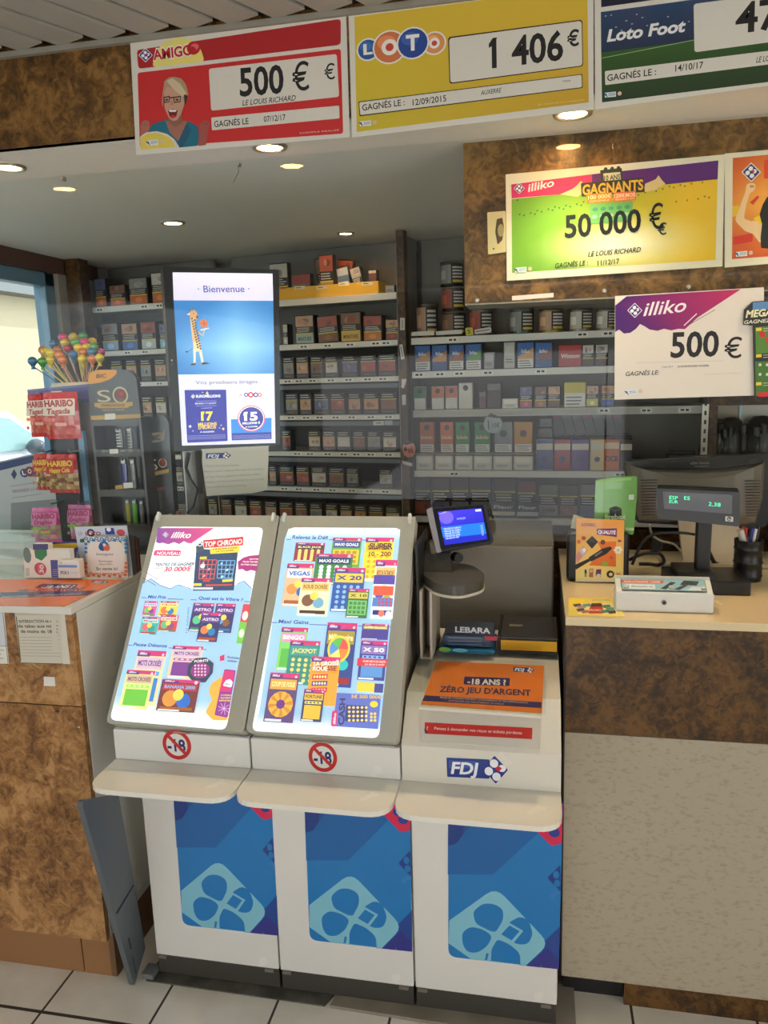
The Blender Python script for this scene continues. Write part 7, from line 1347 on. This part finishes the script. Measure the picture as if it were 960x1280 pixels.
# --- end of the wide rack: low white shelf, black device, slotted standard, niche with bottles
v = B2.shelf(770, 511, 872, 506, 8, [808, 856])
t = thing('black_device', tuple(RB_.P(*RB_.uv(852, 562))), 'black box device standing in the shelf recess below the 500 cheque', 'device')
ua, va = RB_.uv(838, 543); ub, vb = RB_.uv(872, 563); v = vr+.0005
vb2 = max(vb, v); b = MB().box(ua, ub, v+.001, v+(va-vb), -.12, -.03, (30, 29, 30), PLASTIC, .004); b.box(ua+.01, ub-.004, v+.012, v+(va-vb)*.62, -.03, -.024, (22, 22, 22), GLOSS, .002); b.build('case', t, RB_.M()); MB().box(ua+.004, ub-.002, v+(va-vb)+.0006, v+(va-vb)+.012, -.11, -.04, (44, 43, 43), PLASTIC, .003).build('lid', t, RB_.M())
for x0, x1, y0, fc, lab in ((800, 812, 556, (150, 50, 60), 'small red packet in the shelf recess'), (819, 833, 558, (190, 160, 130), 'small cream box beside the black device')): pack(B2, x0, x1, y0, 568, v, 'plain', lab, 'small packets in the recess', .03, -.03, name='small_packet', cat='packet', cols=dict(face=fc, body=fc))
t = thing('slotted_standard', tuple(RB_.P(*RB_.uv(880, 560))), 'white slotted shelf standard beside the bottle niche', 'standard')
u0, u1 = RB_.uv(876, 540)[0], RB_.uv(884.5, 540)[0]; b = MB().box(u0, u1, .985, RB_.uv(880, 505)[1], .001, .012, (190, 184, 172), METAL)
for k in range(14): z = 1.0+k*.034; b.box((u0+u1)/2-.004, (u0+u1)/2+.004, z, z+.016, .0121, .0128, (60, 56, 50), MATTE)
b.build('rail', t, RB_.M())
nu0, nu1 = RB_.uv(885.5, 540)[0], RB_.uv(885.5, 540)[0]+.95
zr0, zr1 = RB_.uv(920, 506.5)[1], RB_.uv(920, 498)[1]; zs_ = RB_.uv(930, 571)[1]
t = thing('bottle_niche', tuple(RB_.P(nu0+.3, 0)), 'burl framed niche with pale mirror back beside the wide rack', 'niche')
MB().box(nu0, nu0+.028, 0, zr0-.0005, -.2, .012, mat=BURLD).build('post', t, RB_.M()); MB().box(nu0, nu1, zr0, zr1+.03, -.2, .012, mat=BURLD).build('lintel', t, RB_.M()); MB().box(nu0+.0285, nu1, zs_-.02, zs_, -.2, .01, mat=BURLD).build('shelf', t, RB_.M())
MB().box(nu0+.0285, nu1, 0, zs_-.021, -.2, -.0, mat=BURLD).build('base', t, RB_.M())
b = MB().box(nu0+.0285, nu1, zs_+.0005, zr0-.0005, -.2, -.19, (196, 184, 160), GLOSS); b.box(RB_.uv(936, 540)[0], nu1, zs_+.001, zr0-.001, -.1895, -.184, (236, 232, 216), GLOSS); b.box(RB_.uv(934, 540)[0], RB_.uv(936, 540)[0]+.004, zs_+.001, zr0-.001, -.1895, -.18, (150, 170, 176), METAL); b.build('mirror_back', t, RB_.M())
for k, (px, pr_, y0) in enumerate(((905, 6, 526), (922, 12, 524), (962, 15, 522))):
    u_, v_ = RB_.uv(px, y0); r = pr_*.0034; cc = RB_.P(u_, 0, -.125); tag(MB().lathe([(r, 0), (r, v_-zs_-r*.9), (r*.92, v_-zs_-r*.4), (r*.6, v_-zs_-r*.08), (0, v_-zs_)], (cc.x, cc.y, zs_+.0006), 20, (40, 36, 34), PLASTIC).build('dark_canister'), 'dark round topped canister at the back of the niche, %s from the rack' % ORD[k], 'canister', 'dark canisters in the niche')
for k, (px, y0, w) in enumerate(((906, 531, .09), (908, 537, .045), (917, 535, .08), (933, 531, .05), (949, 534, .045), (960, 530, .06))):
    u_, v_ = RB_.uv(px, y0); cc = RB_.P(u_, 0, -w); h = v_-zs_; r = .021
    t = thing('bottle', (cc.x, cc.y, zs_), 'clear glass bottle with a black cap in the niche, %s from the rack' % ORD[k], 'bottle', 'clear capped bottles in the niche')
    MB().lathe([(r*.9, .001), (r, .006), (r, h*.56), (r*.5, h*.68), (r*.5, h*.72)], (cc.x, cc.y, zs_+.0005), 16, (225, 225, 220), ACRYL).build('glass_body', t); MB().lathe([(r*.66, h*.665), (r*.7, h*.95), (r*.6, h), (0, h)], (cc.x, cc.y, zs_+.0005), 16, (26, 24, 24), PLASTIC).build('cap', t)
